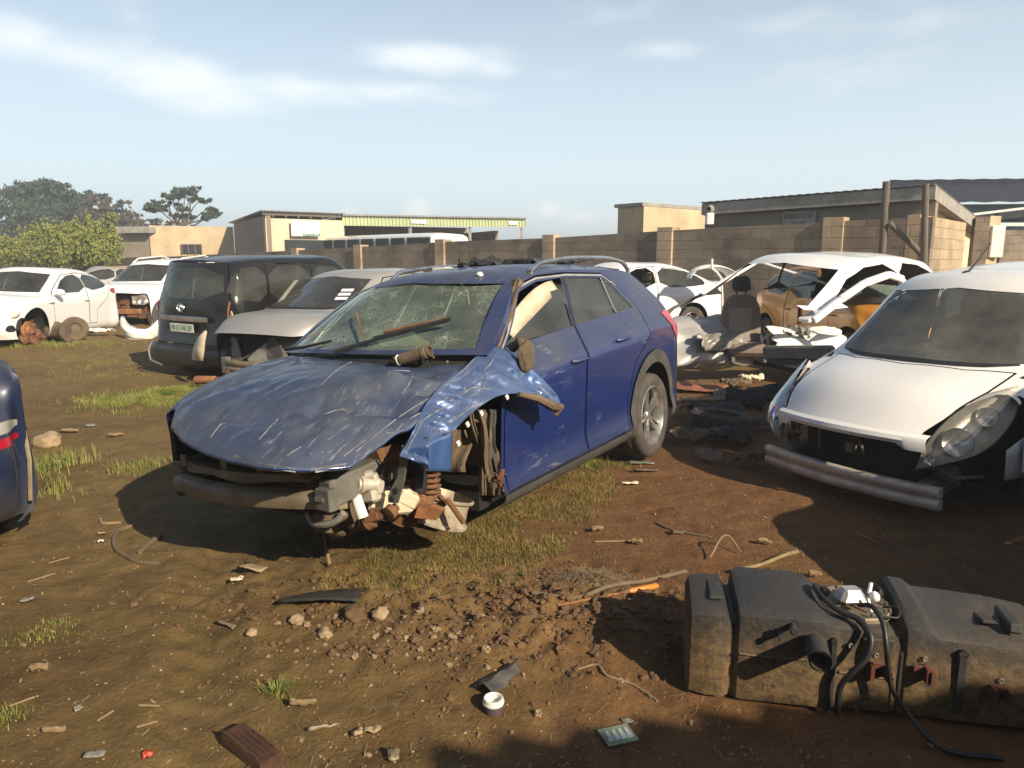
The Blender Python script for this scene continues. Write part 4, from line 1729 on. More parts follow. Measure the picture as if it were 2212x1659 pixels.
def add_wheel(parent, loc, r=.31, wid=.2, out=1, spokes=5, rim='alloy', rr=.66, steer=0.0, twin=False, flat=0.0):
    m = MB()
    w2 = wid / 2
    pr = [(r * rr, -w2 * .86), (r * .80, -w2 * 1.0), (r * .93, -w2 * .98), (r * .985, -w2 * .8), (r, -w2 * .5), (r * .985, -w2 * .33), (r, -w2 * .28), (r, w2 * .28), (r * .985, w2 * .33), (r, w2 * .5), (r * .985, w2 * .8), (r * .93, w2 * .98), (r * .80, w2 * 1.0), (r * rr, w2 * .86)]
    m.lathe(pr, n=40)
    o = m.build('wheel', MAT['tyre'], parent, sharp=60)
    R = Matrix.Rotation(-pi / 2 * out, 4, 'X')
    o.matrix_local = Matrix.Translation(loc) @ Matrix.Rotation(steer, 4, 'Z') @ R
    k = MB()
    rim_mesh(k, r * rr * 1.01, wid * .92, spokes, twin=twin)
    k.build('rim', MAT[rim], o)
    d = MB()
    d.lathe([(0, wid * .12), (r * rr * .87, wid * .12), (r * rr * .87, wid * .05)], n=24)
    d.build('spoke_gap_disc', MAT['void'], o)  # black disc paints the shaded gaps behind the spokes
    return o


def add_seat(parent, x, y, z=.28, mat='seat', k=1.0):
    m = MB()
    m.box((x, y, z + .10), (.50 * k, .48 * k, .16), None, 0, 1, .05)
    R = Matrix.Rotation(-.28, 3, 'Y')
    m.box((x - .30, y, z + .48), (.14, .48 * k, .62), R, 0, .92, .05)
    s = m.build('seat', MAT[mat], parent)
    h = MB()
    h.box((x - .42, y, z + .90), (.10, .26, .17), R, 0, 1, .04)
    h.tube([(x - .39, y - .06, z + .74), (x - .41, y - .06, z + .86)], .008, 6)
    h.tube([(x - .39, y + .06, z + .74), (x - .41, y + .06, z + .86)], .008, 6)
    h.build('headrest', MAT[mat], s)
    return s


def add_interior(p, root, seatmat='seat', wheel_y=-.36):
    hw = p['hw']
    xc = p['xc']
    f = MB()
    f.box(((xc - p['ro'] + .3) / 2 + .0, 0, .27), (xc + p['ro'] - .15, hw * 1.7, .08))
    f.box((xc + .04, 0, .55), (.06, hw * 1.66, .62))
    f.build('floor', MAT['dark'], root)
    d = MB()
    zc = p['zc']
    P_ = []
    for i in range(13):
        y = -hw * .86 + hw * 1.72 * i / 12
        e = abs(y) / hw
        P_.append([Vector((xc + .20 - .18 * e * e, y, zc - .03)), Vector((xc - .05, y, zc - .005)), Vector((xc - .26, y, zc - .02)), Vector((xc - .34, y, zc - .09)), Vector((xc - .30, y, zc - .28)), Vector((xc - .15, y, zc - .5))])
    d.grid(P_)
    d.build('dashboard', MAT['dark'], root)
    s = MB()
    c = Vector((xc - .46, wheel_y, zc - .05))
    ax = Vector((-1, 0, .45)).normalized()
    R = rot_to(ax)
    ring = [R @ Vector((.185 * cos(a), .185 * sin(a), 0)) + c for a in [2 * pi * i / 24 for i in range(25)]]
    s.tube(ring, .016, 8, cap=False)
    s.lathe([(0, .03), (.06, .02), (.07, -.02)], c, ax, 12)
    for a in (0, pi, -pi / 2):
        s.tube([c, R @ Vector((.18 * cos(a), .18 * sin(a), 0)) + c], .015, 6)
    s.tube([c, c - ax * .3], .03, 8)
    s.build('steering_wheel', MAT['dark'], root)
    sx = xc - 1.0
    for y in (-.36, .36):
        add_seat(root, sx, y, .28, seatmat)
    b = MB()
    b.box((sx - .85, 0, .40), (.48, hw * 1.4, .16), None, 0, 1, .05)
    b.box((sx - 1.15, 0, .72), (.14, hw * 1.4, .56), Matrix.Rotation(-.3, 3, 'Y'), 0, 1, .05)
    b.build('rear_bench', MAT[seatmat], root)


def handle(parent, x, y, z, out=1, mat='trim'):
    m = MB()
    yy = y + .012 * out
    m.tube([(x - .09, yy - .012 * out, z), (x - .07, yy + .012 * out, z), (x, yy + .02 * out, z + .003), (x + .07, yy + .012 * out, z), (x + .09, yy - .012 * out, z)], [.011, .013, .014, .013, .011], 8)
    return m.build('handle', MAT[mat], parent)


def add_mirror(parent, x, y, z, out=1, mat='white'):
    m = MB()
    m.blob((x, y + .13 * out, z + .05), (.06, .10, .065), 3, 3, .05)
    m.tube([(x + .02, y, z), (x + .01, y + .06 * out, z + .02)], .02, 8)
    o = m.build('mirror', MAT[mat], parent)
    g = MB()
    g.box((x - .056, y + .13 * out, z + .05), (.008, .15, .09), None, 0, 1, .003)
    g.build('mirror_glass', MAT['chrome'], o)
    return o


def make_car(name, label, cat, M, p, paint, group=None):
    """builds a car from its measurements: sheet-metal shell cut into body, doors, panes, lamps, with wheels and cabin"""
    root = thing(name, label, cat, M, group)
    rows, sharp = car_rows(p)
    full = loft_shell(rows, sharp, (3,), p.get('step', .055))
    bm = shell_bm(full)
    hw, H, wb = p['hw'], p['H'], p['wb']
    left = lambda c, n: c.y > .35 and abs(n.y) > .12
    right = lambda c, n: c.y < -.35 and abs(n.y) > .12
    glass = MAT[p.get('glass', 'glass')]
    sides = [('l', left, 1), ('r', right, -1)]
    wr = p.get('wr', .30)
    # wheel openings
    for (nm, fl, s) in sides:
        for xw in (0, wb):
            if (nm, xw) in p.get('no_arch', ()):
                continue
            zc_ = wr + p.get('arch_dz', .03)
            R_ = p.get('arch', wr + .055)
            poly = [(xw + R_ * cos(a), zc_ + R_ * sin(a)) for a in [2 * pi * i / 28 for i in range(28)]]
            fs = cut_poly(bm, poly, 'side', (lambda c, n, s=s: c.y * s > .2))
            bmesh.ops.delete(bm, geom=fs, context='FACES')
    skipw = p.get('skip_windows', ())
    # side panes
    for (nm, fl, s) in sides:
        for i, poly in enumerate(p.get('panes', ())):
            fs = cut_poly(bm, smooth_poly(inset_poly(poly, -.018), 1), 'side', (lambda c, n, s=s: c.y * s > .3 and c.z > p['zbf'] - .1))
            if (nm, i) in skipw:
                bmesh.ops.delete(bm, geom=fs, context='FACES')
            else:
                take(bm, fs, 'side_window', glass, root, -.006)
    xc, xh = p['xc'], p['xh']
    # windscreen
    zc = p['zc']
    ws = [(-hw * .76, zc + .035), (0, zc + .05), (hw * .76, zc + .035), (p['rw'] - .03, H - .115), (0, H - .07), (-(p['rw'] - .03), H - .115)]
    fs = cut_poly(bm, ws, 'front', lambda c, n: c.x > xh - .05 and c.x < xc + .4 and n.x > .15 and c.z > zc - .02)
    if p.get('windscreen', True):
        take(bm, fs, 'windscreen', MAT[p.get('wglass', 'glass_wind')], root, -.004)
    else:
        bmesh.ops.delete(bm, geom=fs, context='FACES')
    # rear window
    rg = p.get('rear_glass')
    if rg:
        fs = cut_poly(bm, smooth_poly(rg, 1), 'front', lambda c, n: c.x < p['xr1'] + .25 and n.x < -.1)
        take(bm, fs, 'rear_window', MAT[p.get('rglass', 'glass')], root, -.004)
    # lamps: (name, outline, view, filter, material)
    for (nm, poly, view, flt, mt) in p.get('lamps', ()):
        fs = cut_poly(bm, smooth_poly(poly, 1), view, flt)
        take(bm, fs, nm, MAT[mt], root, .003)
    # openings torn out of the sheet
    for (poly, view, flt) in p.get('holes', ()):
        fs = cut_poly(bm, poly, view, flt)
        bmesh.ops.delete(bm, geom=fs, context='FACES')
    # bonnet
    if p.get('bonnet'):
        fs = panel(bm, p['bonnet'], 'top', lambda c, n: n.z > .25 and c.x > xc - .1, .012)
        take(bm, fs, 'bonnet', MAT[paint], root)
    # doors
    for (nm, fl, s) in sides:
        if nm not in p.get('door_sides', 'lr'):
            continue
        for i, poly in enumerate(p.get('doors', ())):
            fs = panel(bm, poly, 'side', (lambda c, n, s=s: c.y * s > .3 and abs(n.y) > .1), .011)
            d = take(bm, fs, 'door', MAT[paint], root)
            if d:
                hx = min(q[0] for q in poly) + .16
                zz = p.get('zh', .78)
                handle(d, max(hx, poly[0][0] + .12), hw * s, zz, s, p.get('handle', paint))
    # tailgate
    if p.get('tailgate'):
        fs = panel(bm, p['tailgate'], 'front', lambda c, n: c.x < 0 and n.x < -.2, .012)
        take(bm, fs, 'tailgate', MAT[paint], root)
    finish(bm, 'body', MAT[paint], root)
    if p.get('cabin', True):
        add_interior(p, root, p.get('seatmat', 'seat'), p.get('wheel_y', -.36))
    # under-body so one cannot see through below
    u = MB()
    u.box(((wb - p['ro']) / 2, 0, .27), (wb + p['ro'] - .5, hw * 1.5, .12))
    if p.get('front', 'full') == 'full':
        u.box((wb, 0, .40), (.66, hw * 1.15, .34))
    u.box((0, 0, .44), (.66, hw * 1.15, .36))
    if p.get('under', True):
        u.build('underbody', MAT['void'], root)
    for (x, s, show) in p.get('wheels', ((0, 1, 1), (0, -1, 1), (wb, 1, 1), (wb, -1, 1))):
        if show:
            add_wheel(root, (x, s * (hw - .11), wr), wr, .19, s, p.get('spokes', 5), p.get('rim', 'alloy'))
    for s in p.get('mirrors', ()):
        add_mirror(root, xc - .22, (hw - .05) * s, p['zbf'] + .02, s, paint)
    return root


def open_front(root, p, beam_mat='steel', beam_z=.47, beam_x=None, beam_w=.56, radiator=True, bowx=.13):
    """what shows once the bumper is gone: dark bay, radiator, crash beam on its two arms"""
    xf = p['wb'] + p['fo']
    hw = p['hw']
    m = MB()
    m.box((p['xc'] - .02, 0, .55), (.05, hw * 1.5, .55))
    m.box((xf - .62, 0, .50), (.05, hw * 1.3, .50))
    m.build('firewall', MAT['void'], root)
    if radiator:
        r = MB()
        r.box((xf - .40, 0, .52), (.05, hw * 1.02, .40))
        for i in range(12):
            r.box((xf - .372, 0, .34 + i * .033), (.006, hw * .98, .012))
        r.build('radiator', MAT['void'], root)
    b = MB()
    bx = beam_x or xf - .18
    n = 14
    for zz, hgt in ((beam_z - .035, .06), (beam_z + .042, .06)):
        P_ = []
        for i in range(n + 1):
            y = -beam_w + 2 * beam_w * i / n
            x = bx - bowx * (y / beam_w) ** 2
            P_.append([Vector((x - .05, y, zz - hgt / 2)), Vector((x - .012, y, zz - hgt / 2)), Vector((x, y, zz - hgt * .25)), Vector((x, y, zz + hgt * .25)), Vector((x - .012, y, zz + hgt / 2)), Vector((x - .05, y, zz + hgt / 2))])
        b.grid(P_)
        for k in (0, n):
            b.add(P_[k], [tuple(range(6))])
    P_ = []
    for i in range(n + 1):
        y = -beam_w + 2 * beam_w * i / n
        x = bx - .02 - bowx * (y / beam_w) ** 2
        P_.append([Vector((x, y, beam_z - .05)), Vector((x, y, beam_z + .05))])
    b.grid(P_)
    o = b.build('bumper_beam', MAT[beam_mat], root)
    for s in (-1, 1):
        a = MB()
        a.beam((bx - .16, s * beam_w * .78, beam_z), (bx - .55, s * beam_w * .78, beam_z + .02), .08, .12, 0, .008)
        a.build('crash_rail', MAT['steel'], root)
    return o
# ================================================================ the other cars
def headlamp(root, up, lo, bulge=.04, nseg=14, bowls=(), name='headlight', depth=.07, lens='lens', inward=None):
    """glass lens stretched between an upper and a lower edge, reflector and bowls behind it"""
    up = [Vector(p) for p in up]
    lo = [Vector(p) for p in lo]

    def samp(c, k):
        d = [0]
        for i in range(len(c) - 1):
            d.append(d[-1] + (c[i + 1] - c[i]).length)
        s = k * d[-1]
        for i in range(len(c) - 1):
            if s <= d[i + 1] or i == len(c) - 2:
                f = (s - d[i]) / max(1e-6, d[i + 1] - d[i])
                return c[i].lerp(c[i + 1], f)
    U = hermite_chain(np.array([list(p) for p in up]), [6] * (len(up) - 1))
    L_ = hermite_chain(np.array([list(p) for p in lo]), [6] * (len(lo) - 1))
    up = [Vector(p) for p in U]
    lo = [Vector(p) for p in L_]
    P_, Q_ = [], []
    n0 = (up[len(up) // 2] - up[0]).cross(lo[len(lo) // 2] - up[len(up) // 2]).normalized()
    if inward is not None and n0.dot(Vector(inward)) < 0:
        n0 = -n0
    for i in range(nseg + 1):
        k = i / nseg
        a, b = samp(up, k), samp(lo, k)
        row, row2 = [], []
        for j in range(8):
            f = j / 7
            e = sin(pi * f) ** .7 * (.35 + .65 * sin(pi * min(1, max(0, k * .9 + .05))))
            p = a.lerp(b, f)
            row.append(p + n0 * bulge * e)
            row2.append(p.lerp((a + b) / 2, .06) - n0 * depth * (.25 + .75 * e) + n0 * .0)
        P_.append(row)
        Q_.append(row2)
    o = MB().grid(Q_).build(name, MAT['lamp_in'], root)
    MB().grid(P_).build('lens', MAT[lens], o)
    for (k, f, r) in bowls:
        a, b = samp(up, k), samp(lo, k)
        c = a.lerp(b, f) - n0 * depth * .35
        m = MB()
        m.lathe([(0, -r * .35), (r * .4, -r * .28), (r * .75, -r * .1), (r * .97, .0), (r, .012), (r * 1.06, .006)], c, n0, 24)
        m.blob(c - n0 * r * .12, r * .17, 1, 2, .0)
        m.build('lamp_bowl', MAT['chrome'], o)
    return o


# ---------------------------------------------------------------- white hatchback at the right
def near_hatch():
    M = pose(4.806, 6.168, .092, 210.9, .091, .011)
    p = dict(wb=2.45, fo=.74, ro=.62, hw=.83, H=1.53, zf=.70, zc=1.0, xc=2.14, xh=1.46, rw=.57, xr1=-.15, zg=1.02, xg=-.45, zbf=.95, zbr=1.02, front='none', bow=.17, step=.05, hk=.36, crown=2.0,
             bonnet=[(2.19, .62), (2.33, .38), (2.39, 0), (2.33, -.38), (2.19, -.62), (2.5, -.61), (2.95, -.535), (3.3, -.50), (3.3, .50), (2.95, .535), (2.5, .61)],
             wr=.29, glass='glass_dark', seatmat='beige', wheel_y=-.34,
             panes=[[(1.86, 1.00), (1.42, 1.33), (.72, 1.36), (.66, 1.03)], [(.58, 1.03), (.64, 1.36), (-.05, 1.30), (-.16, 1.08)]],
             doors=[[(2.02, .34), (2.06, .92), (1.98, .99), (1.42, 1.37), (.68, 1.40), (.62, 1.0), (.64, .34)]],
             rear_glass=[(-.56, 1.06), (.56, 1.06), (.50, 1.34), (-.50, 1.34)], wheels=((0, 1, 1), (0, -1, 1), (2.45, 1, 0), (2.45, -1, 0)), wglass='glass')
    fl = lambda c, n: c.x > 1.95
    p['holes'] = [([(2.42, .92), (2.48, .88), (2.66, .81), (2.84, .72), (3.0, .63), (3.2, .5), (3.2, .2), (2.9, .40), (2.75, .50), (2.60, .60), (2.48, .72)], 'side', lambda c, n: abs(c.y) > .5 and c.x > 2.1 and abs(n.y) > .2)]
    p['no_arch'] = (('l', 2.45), ('r', 2.45))
    p['holes'] += [([(2.02, .0), (2.06, .30), (2.2, .36), (2.36, .42), (2.5, .47), (3.3, .40), (3.3, .0)], 'side', lambda c, n: abs(c.y) > .3)]
    p['holes'] += [([(3.2, .44 * s), (2.95, .49 * s), (2.84, .54 * s), (2.66, .595 * s), (2.48, .655 * s), (2.44, .70 * s), (2.60, .95 * s), (3.2, .95 * s)], 'top', lambda c, n: c.z > .45) for s in (1, -1)]
    p['lamps'] = [('cowl_trim', [(-.62, 1.015), (0, 1.03), (.62, 1.015), (.60, 1.062), (0, 1.08), (-.60, 1.062)], 'front', lambda c, n: c.x > 2.0 and c.x < 2.45 and c.z > 1.0, 'dark')]
    root = make_car('white_hatchback', 'white hatchback without its front bumper nearest the camera at the right', 'car', M, p, 'white2')
    open_front(root, p, 'alu', .365, 3.09, .63, True, .06)
    # rolled lip below the bonnet edge with a wide notch for the missing grille
    P_ = []
    for i in range(41):
        y = -.53 + 1.06 * i / 40
        e = y / .62
        xt = 3.11 - .17 * e * e
        notch = .045 if abs(y) < .38 else .045 + .035 * min(1, (abs(y) - .38) / .05)
        P_.append([Vector((xt - .035, y, .752 - .03 * e * e)), Vector((xt + .008, y, .738 - .03 * e * e)), Vector((xt + .022, y, .715 - .03 * e * e)), Vector((xt + .012, y, .735 - notch - .03 * e * e)), Vector((xt - .015, y, .732 - notch - .03 * e * e))])
    MB().grid(P_).build('bonnet_lip', MAT['white2'], root)
    for s in (1, -1):
        pu = [(1979, 1013, 3.0), (2000, 980, 2.95), (2040, 942, 2.84), (2100, 902, 2.66), (2160, 868, 2.48), (2204, 850, 2.36)]
        pl_ = [(1979, 1014, 3.0), (2040, 1004, 2.94), (2110, 985, 2.80), (2160, 950, 2.62), (2195, 900, 2.46), (2206, 856, 2.36)]
        up = [L_at(M, X, Y, 'x', x) for X, Y, x in pu]
        lo = [L_at(M, X, Y, 'x', x) for X, Y, x in pl_]
        if s < 0:
            for q in up + lo:
                q.y = -q.y - .06
        for q, dz in zip(up, (0, .04, .07, .085, .07, .05)):
            q.z += dz
            q.y -= .3 * dz * s
        headlamp(root, up, lo, .05, 16, ((.36, .55, .085), (.66, .48, .06), (.13, .55, .03)), inward=(.7, .7 * s, .1))
        m = MB()
        m.box((2.80, .56 * s, .46), (.03, .10, .10), None, 0, 1, .01).tube([(2.9, .52 * s, .52), (2.8, .60 * s, .44), (2.6, .66 * s, .42)], .012, 6)
        m.build('lamp_bracket', MAT['steel'], root)
        # inner wing edge left behind by the bumper
        g = MB()
        g.grid([[Vector((2.62 - .02 * k, (.79 - .01 * k) * s, .62 - .07 * k)), Vector((2.45 - .02 * k, (.815) * s, .68 - .09 * k)), Vector((2.36, (.82) * s, .72 - .1 * k))] for k in range(4)])
        solidify(g.build('wing_edge', MAT['white2'], root), .006)
    m = MB()
    for y in (-.26, .24):
        m.blob((2.22 + .02, y, 1.015 + .0), (.028, .02, .012), 2, 2, .2)
    # washer jets sit on the bonnet
    body = [c for c in root.children if c.name.startswith('body')][0]
    bpy.context.view_layer.update()
    for (X, Y) in ((1841, 791), (2015, 808)):
        m2 = MB()
        o_ = M.inverted() @ Vector((0, 0, CAMH))
        hit, q, nn, fi = body.ray_cast(o_, M.inverted().to_3x3() @ ray(X, Y))
        m2.blob(q, (.022, .014, .012), 5, 2, .2)
        m2.build('washer_jet', MAT['trim'], root)
    a = MB()
    a.blob((1.42, -.10, 1.525), (.06, .03, .03), 1, 2, .0)
    a.tube([(1.42, -.10, 1.53), (1.34, -.07, 1.61), (1.24, -.03, 1.74)], [.010, .006, .004], 6)
    a.build('aerial', MAT['dark'], root)
    # number strip lying on the dash behind the glass
    st = MB().box((0, 0, 0), (.62, .085, .004)).build('number_strip', MAT['ink_grey'], root)
    st.matrix_local = Matrix.Translation((2.16, -.02, 1.055)) @ frame((0, 0, 0), (0, 1, 0), (-.75, 0, .66))
    text_part('lettering', 'NN 62 XV\u00b7GP', .088, Matrix.Translation((0, 0, .004)), MAT['ink'], st, .002, sx=1.05)
    # bits hanging in the dark bay
    m = MB()
    m.tube([(2.95, -.50, .66), (2.93, -.42, .64), (2.94, -.40, .56)], .012, 6)
    m.build('pipe', MAT['steel'], root)
    MB().tube([(2.92, -.25, .62), (2.92, -.25, .48)], .008, 6).build('stay', MAT['steel'], root)
    m = MB()
    m.box((2.9, -.02, .53), (.06, .07, .08), None, 0, 1, .01).tube([(2.92, -.02, .6), (2.92, .05, .6), (2.9, .07, .5)], .01, 6)
    m.build('bonnet_latch', MAT['steel'], root)
    m = MB()
    m.tube([(2.95, -.5, .33), (2.98, 0, .27), (2.9, .5, .30)], .02, 8)
    m.tube([(2.7, -.45, .30), (2.95, -.42, .16)], .012, 6)
    m.build('undertray', MAT['trim'], root)
    return root


near_hatch()


def next_hatch():
    # the next car of the row, just past the right edge; its shade lies on the soil before the white hatchback
    p = dict(wb=2.45, fo=.74, ro=.62, hw=.83, H=1.5, zf=.72, zc=1.0, xc=2.14, xh=1.42, rw=.57, xr1=-.15, zg=1.02, xg=-.45, zbf=.95, zbr=1.02, bow=.17, step=.08, wr=.29, glass='glass_dark', rear_glass=[(-.56, 1.06), (.56, 1.06), (.50, 1.34), (-.50, 1.34)],
             panes=[[(1.86, 1.00), (1.40, 1.33), (.72, 1.36), (.66, 1.03)], [(.58, 1.03), (.64, 1.36), (-.05, 1.30), (-.16, 1.08)]],
             doors=[[(2.02, .34), (2.06, .92), (1.40, 1.37), (.68, 1.40), (.64, .34)]])
    make_car('grey_hatchback', 'silver grey hatchback parked next to the bumperless white one, beyond the right edge', 'car', pose(5.28, 3.72, 0, 211), p, 'silver')


next_hatch()


# ---------------------------------------------------------------- dusty silver saloon
def silver_saloon():
    M = pose(-1.58, 11.1, 0, 242, .019, .02)
    p = dict(wb=2.55, fo=.77, ro=.98, hw=.85, H=1.465, zf=.775, zc=1.0, xc=2.22, xh=1.32, rw=.58, xr1=.15, zg=1.05, xg=-.45, zbf=.95, zbr=1.0, front='none', bow=.14, type='sedan', wr=.30, glass='glass', wglass='glass_wind', seatmat='seat',
             panes=[[(1.84, 1.0), (1.34, 1.32), (.75, 1.36), (.72, 1.0)], [(.64, 1.0), (.67, 1.36), (.1, 1.30), (-.28, 1.06)]],
             doors=[[(1.98, .34), (2.0, .95), (1.34, 1.36), (.70, 1.40), (.68, .34)], [(.67, .4), (.69, 1.40), (.1, 1.34), (-.33, 1.04), (-.2, .8), (.36, .62), (.40, .34)]],
             rear_glass=[(-.58, 1.1), (.58, 1.1), (.48, 1.36), (-.48, 1.36)],
             lamps=[('cowl_trim', [(-.62, 1.012), (0, 1.03), (.62, 1.012), (.60, 1.045), (0, 1.062), (-.60, 1.045)], 'front', lambda c, n: c.x > 2.0 and c.x < 2.5 and c.z > 1.0, 'dark')])
    root = make_car('silver_saloon', 'dusty silver saloon with its front bumper torn off behind the blue car', 'car', M, p, 'silver')
    open_front(root, p, 'steel_tan', .40, 3.20, .56, False)
    for s in (1,):
        up = [L_at(M, X, Y, 'x', x) for X, Y, x in ((534, 775, 3.12), (564, 747, 3.05), (610, 718, 2.9), (658, 702, 2.7))]
        lo = [L_at(M, X, Y, 'x', x) for X, Y, x in ((536, 782, 3.12), (590, 785, 3.05), (645, 755, 2.9), (668, 712, 2.7))]
        if s < 0:
            for q in up + lo:
                q.y = -q.y
        headlamp(root, up, lo, .012, 12, ((.45, .5, .06),), depth=.03, inward=(.7, .7 * s, .1))
    m = MB()
    m.grid([[L_at(M, X, Y, 'x', 3.02), L_at(M, (X + X2) / 2, (Y + Y2) / 2, 'x', 3.06), L_at(M, X2, Y2, 'x', 3.05)] for X, Y, X2, Y2 in ((414, 777, 438, 780), (417, 752, 441, 757), (427, 729, 443, 736), (443, 713, 447, 717))])
    solidify(m.build('wing_edge', MAT['cream'], root), .006)
    # bonnet prop, slam panel leftovers and hanging mounting plates
    m = MB()
    m.tube([(3.05, -.35, .42), (2.95, .28, .72)], .012, 6)
    m.build('prop_rod', MAT['steel'], root)
    MB().prism([(-.10, -.20), (.10, -.22), (.05, .02), (.02, .12), (-.06, .14)], .02, (3.0, -.34, .60), (0, 1, 0), (0, 0, 1)).build('mounting_plate', MAT['steel'], root)
    m = MB()
    m.prism([(-.10, -.22), (.06, -.25), (.13, -.02), (.10, .10), (.02, .16), (-.08, .13), (-.12, .0)], .02, (3.02, .30, .60), (0, 1, 0), (0, 0, 1))
    m.build('mounting_plate', MAT['trim'], root)
    m = MB()
    m.box((3.08, -.46, .40), (.08, .10, .20), None, 0, 1, .01).box((3.12, .1, .35), (.06, .9, .05), None, 0, 1, .01)
    m.build('crossmember', MAT['steel'], root)
    m = MB()
    m.tube([(3.12, -.62, .20), (3.10, -.42, .22), (3.0, .1, .24)], .05, 10)
    m.blob((3.12, -.36, .30), .06, 3, 2, .4).blob((3.14, -.30, .25), .05, 8, 2, .4)
    m.build('steering_rack', MAT['rust'], root)
    m = MB()
    m.tube([(3.16, -.92, .20), (3.14, -.62, .22)], [.055, .045], 12)
    m.build('rubber_boot', MAT['rust_or'], root)
    # paper licence stickers on the screen
    m = MB()
    for k in range(2):
        m.box((0, 0, 0), (.001, .001, .001))
    for k in range(3):
        q = MB().box((0, 0, 0), (.17, .055, .003)).build('licence_sticker', MAT['sign'], root)
        q.matrix_local = Matrix.Translation((2.02 + .035 - k * .075, .50 - k * .01, 1.135 + k * .047)) @ frame((0, 0, 0), (-.2, 1, 0), (-.86, 0, .55))
    st = MB().box((0, 0, 0), (.07, .5, .003)).build('sun_strip', MAT['sign_old'], root)
    st.matrix_local = Matrix.Translation((1.93, -.52, 1.215)) @ frame((0, 0, 0), (-.1, 1, .1), (-.84, -.03, .56))
    return root


silver_saloon()


# ---------------------------------------------------------------- black people carrier seen from behind
def black_mpv():
    M = pose(-4.05, 10.2, -.05, 62, 0, .008)
    p = dict(wb=2.66, fo=.76, ro=.70, hw=.83, H=1.69, zf=.86, zc=1.06, xc=2.42, xh=1.62, rw=.61, xr1=-.40, zg=1.04, xg=-.58, zbf=1.02, zbr=1.06, bow=.14, wr=.32, glass='glass_dark', rglass='glass_dark', drop=.04,
             panes=[[(2.1, 1.08), (1.64, 1.50), (1.0, 1.55), (.98, 1.08)], [(.90, 1.08), (.92, 1.55), (.16, 1.54), (.12, 1.08)], [(.04, 1.08), (.08, 1.54), (-.38, 1.50), (-.52, 1.14)]],
             doors=[[(2.26, .38), (2.28, 1.02), (1.64, 1.55), (.97, 1.59), (.94, .38)], [(.93, .38), (.96, 1.59), (.12, 1.58), (.07, 1.0), (.40, .66), (.44, .38)]],
             rear_glass=[(-.62, 1.12), (.62, 1.12), (.54, 1.53), (-.54, 1.53)],
             tailgate=[(-.70, .52), (.70, .52), (.70, 1.06), (.575, 1.60), (-.575, 1.60), (-.70, 1.06)], zh=.92)
    lf = lambda s: (lambda c, n: c.x < -.2 and c.y * s > .55 and c.z > .6)
    p['lamps'] = [('tail_light', [(.70, .66), (.74, 1.05), (.70, 1.20), (.84, 1.12), (.86, .74)], 'front', lf(1), 'red_lens')]
    root = make_car('black_people_carrier', 'dusty black people carrier seen from behind with one red tail light left', 'car', M, p, 'black')
    # empty right lamp socket with its red rim and pale inner panel
    m = MB()
    m.prism([(-.70, .64), (-.84, .70), (-.85, 1.0), (-.72, 1.14), (-.69, 1.0)], .03, (-.52, 0, 0), (0, 1, 0), (0, 0, 1))
    m.build('lamp_socket', MAT['dark'], root)
    m = MB()
    m.prism([(-.74, .66), (-.80, .68), (-.80, .88), (-.75, .98), (-.73, .9)], .02, (-.56, 0, 0), (0, 1, 0), (0, 0, 1))
    m.build('inner_panel', MAT['beige'], root)
    m = MB()
    m.tube([(-.57, -.715, .60), (-.575, -.705, .8), (-.57, -.715, 1.0), (-.56, -.745, 1.1)], .013, 6)
    m.build('socket_rim', MAT['redpanel'], root)
    m = MB()
    m.box((-.71, 0, .86), (.035, .96, .075), None, 0, 1, .015)
    m.build('chrome_strip', MAT['chrome'], root)
    e = MB()
    c = Vector((-.685, .06, 1.0))
    R = rot_to((-1, 0, .12))

    def oval(a, b, cx=0, cy=0, n=24):
        return [R @ Vector((cx + a * cos(t), cy + b * sin(t), 0)) + c for t in [2 * pi * i / n for i in range(n + 1)]]
    # round badge of three interlocked ovals
    e.tube(oval(.066, .05), .007, 6, cap=False).tube(oval(.022, .048), .006, 6, cap=False)
    e.tube(oval(.052, .02, 0, .027), .006, 6, cap=False)
    e.build('badge', MAT['chrome'], root)
    pl = MB().box((0, 0, 0), (.46, .115, .008), None, 0, 1, .003).build('number_plate', MAT['plate'], root)
    pl.matrix_local = frame((-.715, .02, .735), (0, -1, 0), (-.05, 0, 1))
    text_part('lettering', 'FB 51 XK GP', .092, Matrix.Translation((0, 0, .005)), MAT['ink_green'], pl, .003, sx=.80)
    b = MB()
    b.grid([[Vector((-.69 - .02 * sin(pi * j / 4), y, .50 - .075 * j)) + Vector((.09 * (y / .8) ** 2, 0, 0)) for j in range(5)] for y in [-.8 + .1 * i for i in range(17)]])
    solidify(b.build('rear_bumper', MAT['black'], root), .02)
    m = MB()
    m.tube([(-.66, .70, .55), (-.72, .74, .4), (-.74, .68, .26), (-.70, .5, .2)], .014, 6)
    m.build('torn_bumper_edge', MAT['steel'], root)
    m = MB()
    m.tube([(-.66, .02, 1.1), (-.60, .18, 1.16), (-.58, .36, 1.18)], .009, 6)
    m.build('rear_wiper', MAT['dark'], root)
    # boxes and trim seen through the back glass
    m = MB()
    m.box((-.2, .30, .85), (.3, .35, .5), None, 0, 1, .03).box((-.15, -.25, .85), (.4, .4, .4), None, 0, 1, .03)
    m.build('rear_trim', MAT['beige'], root)
    return root


black_mpv()


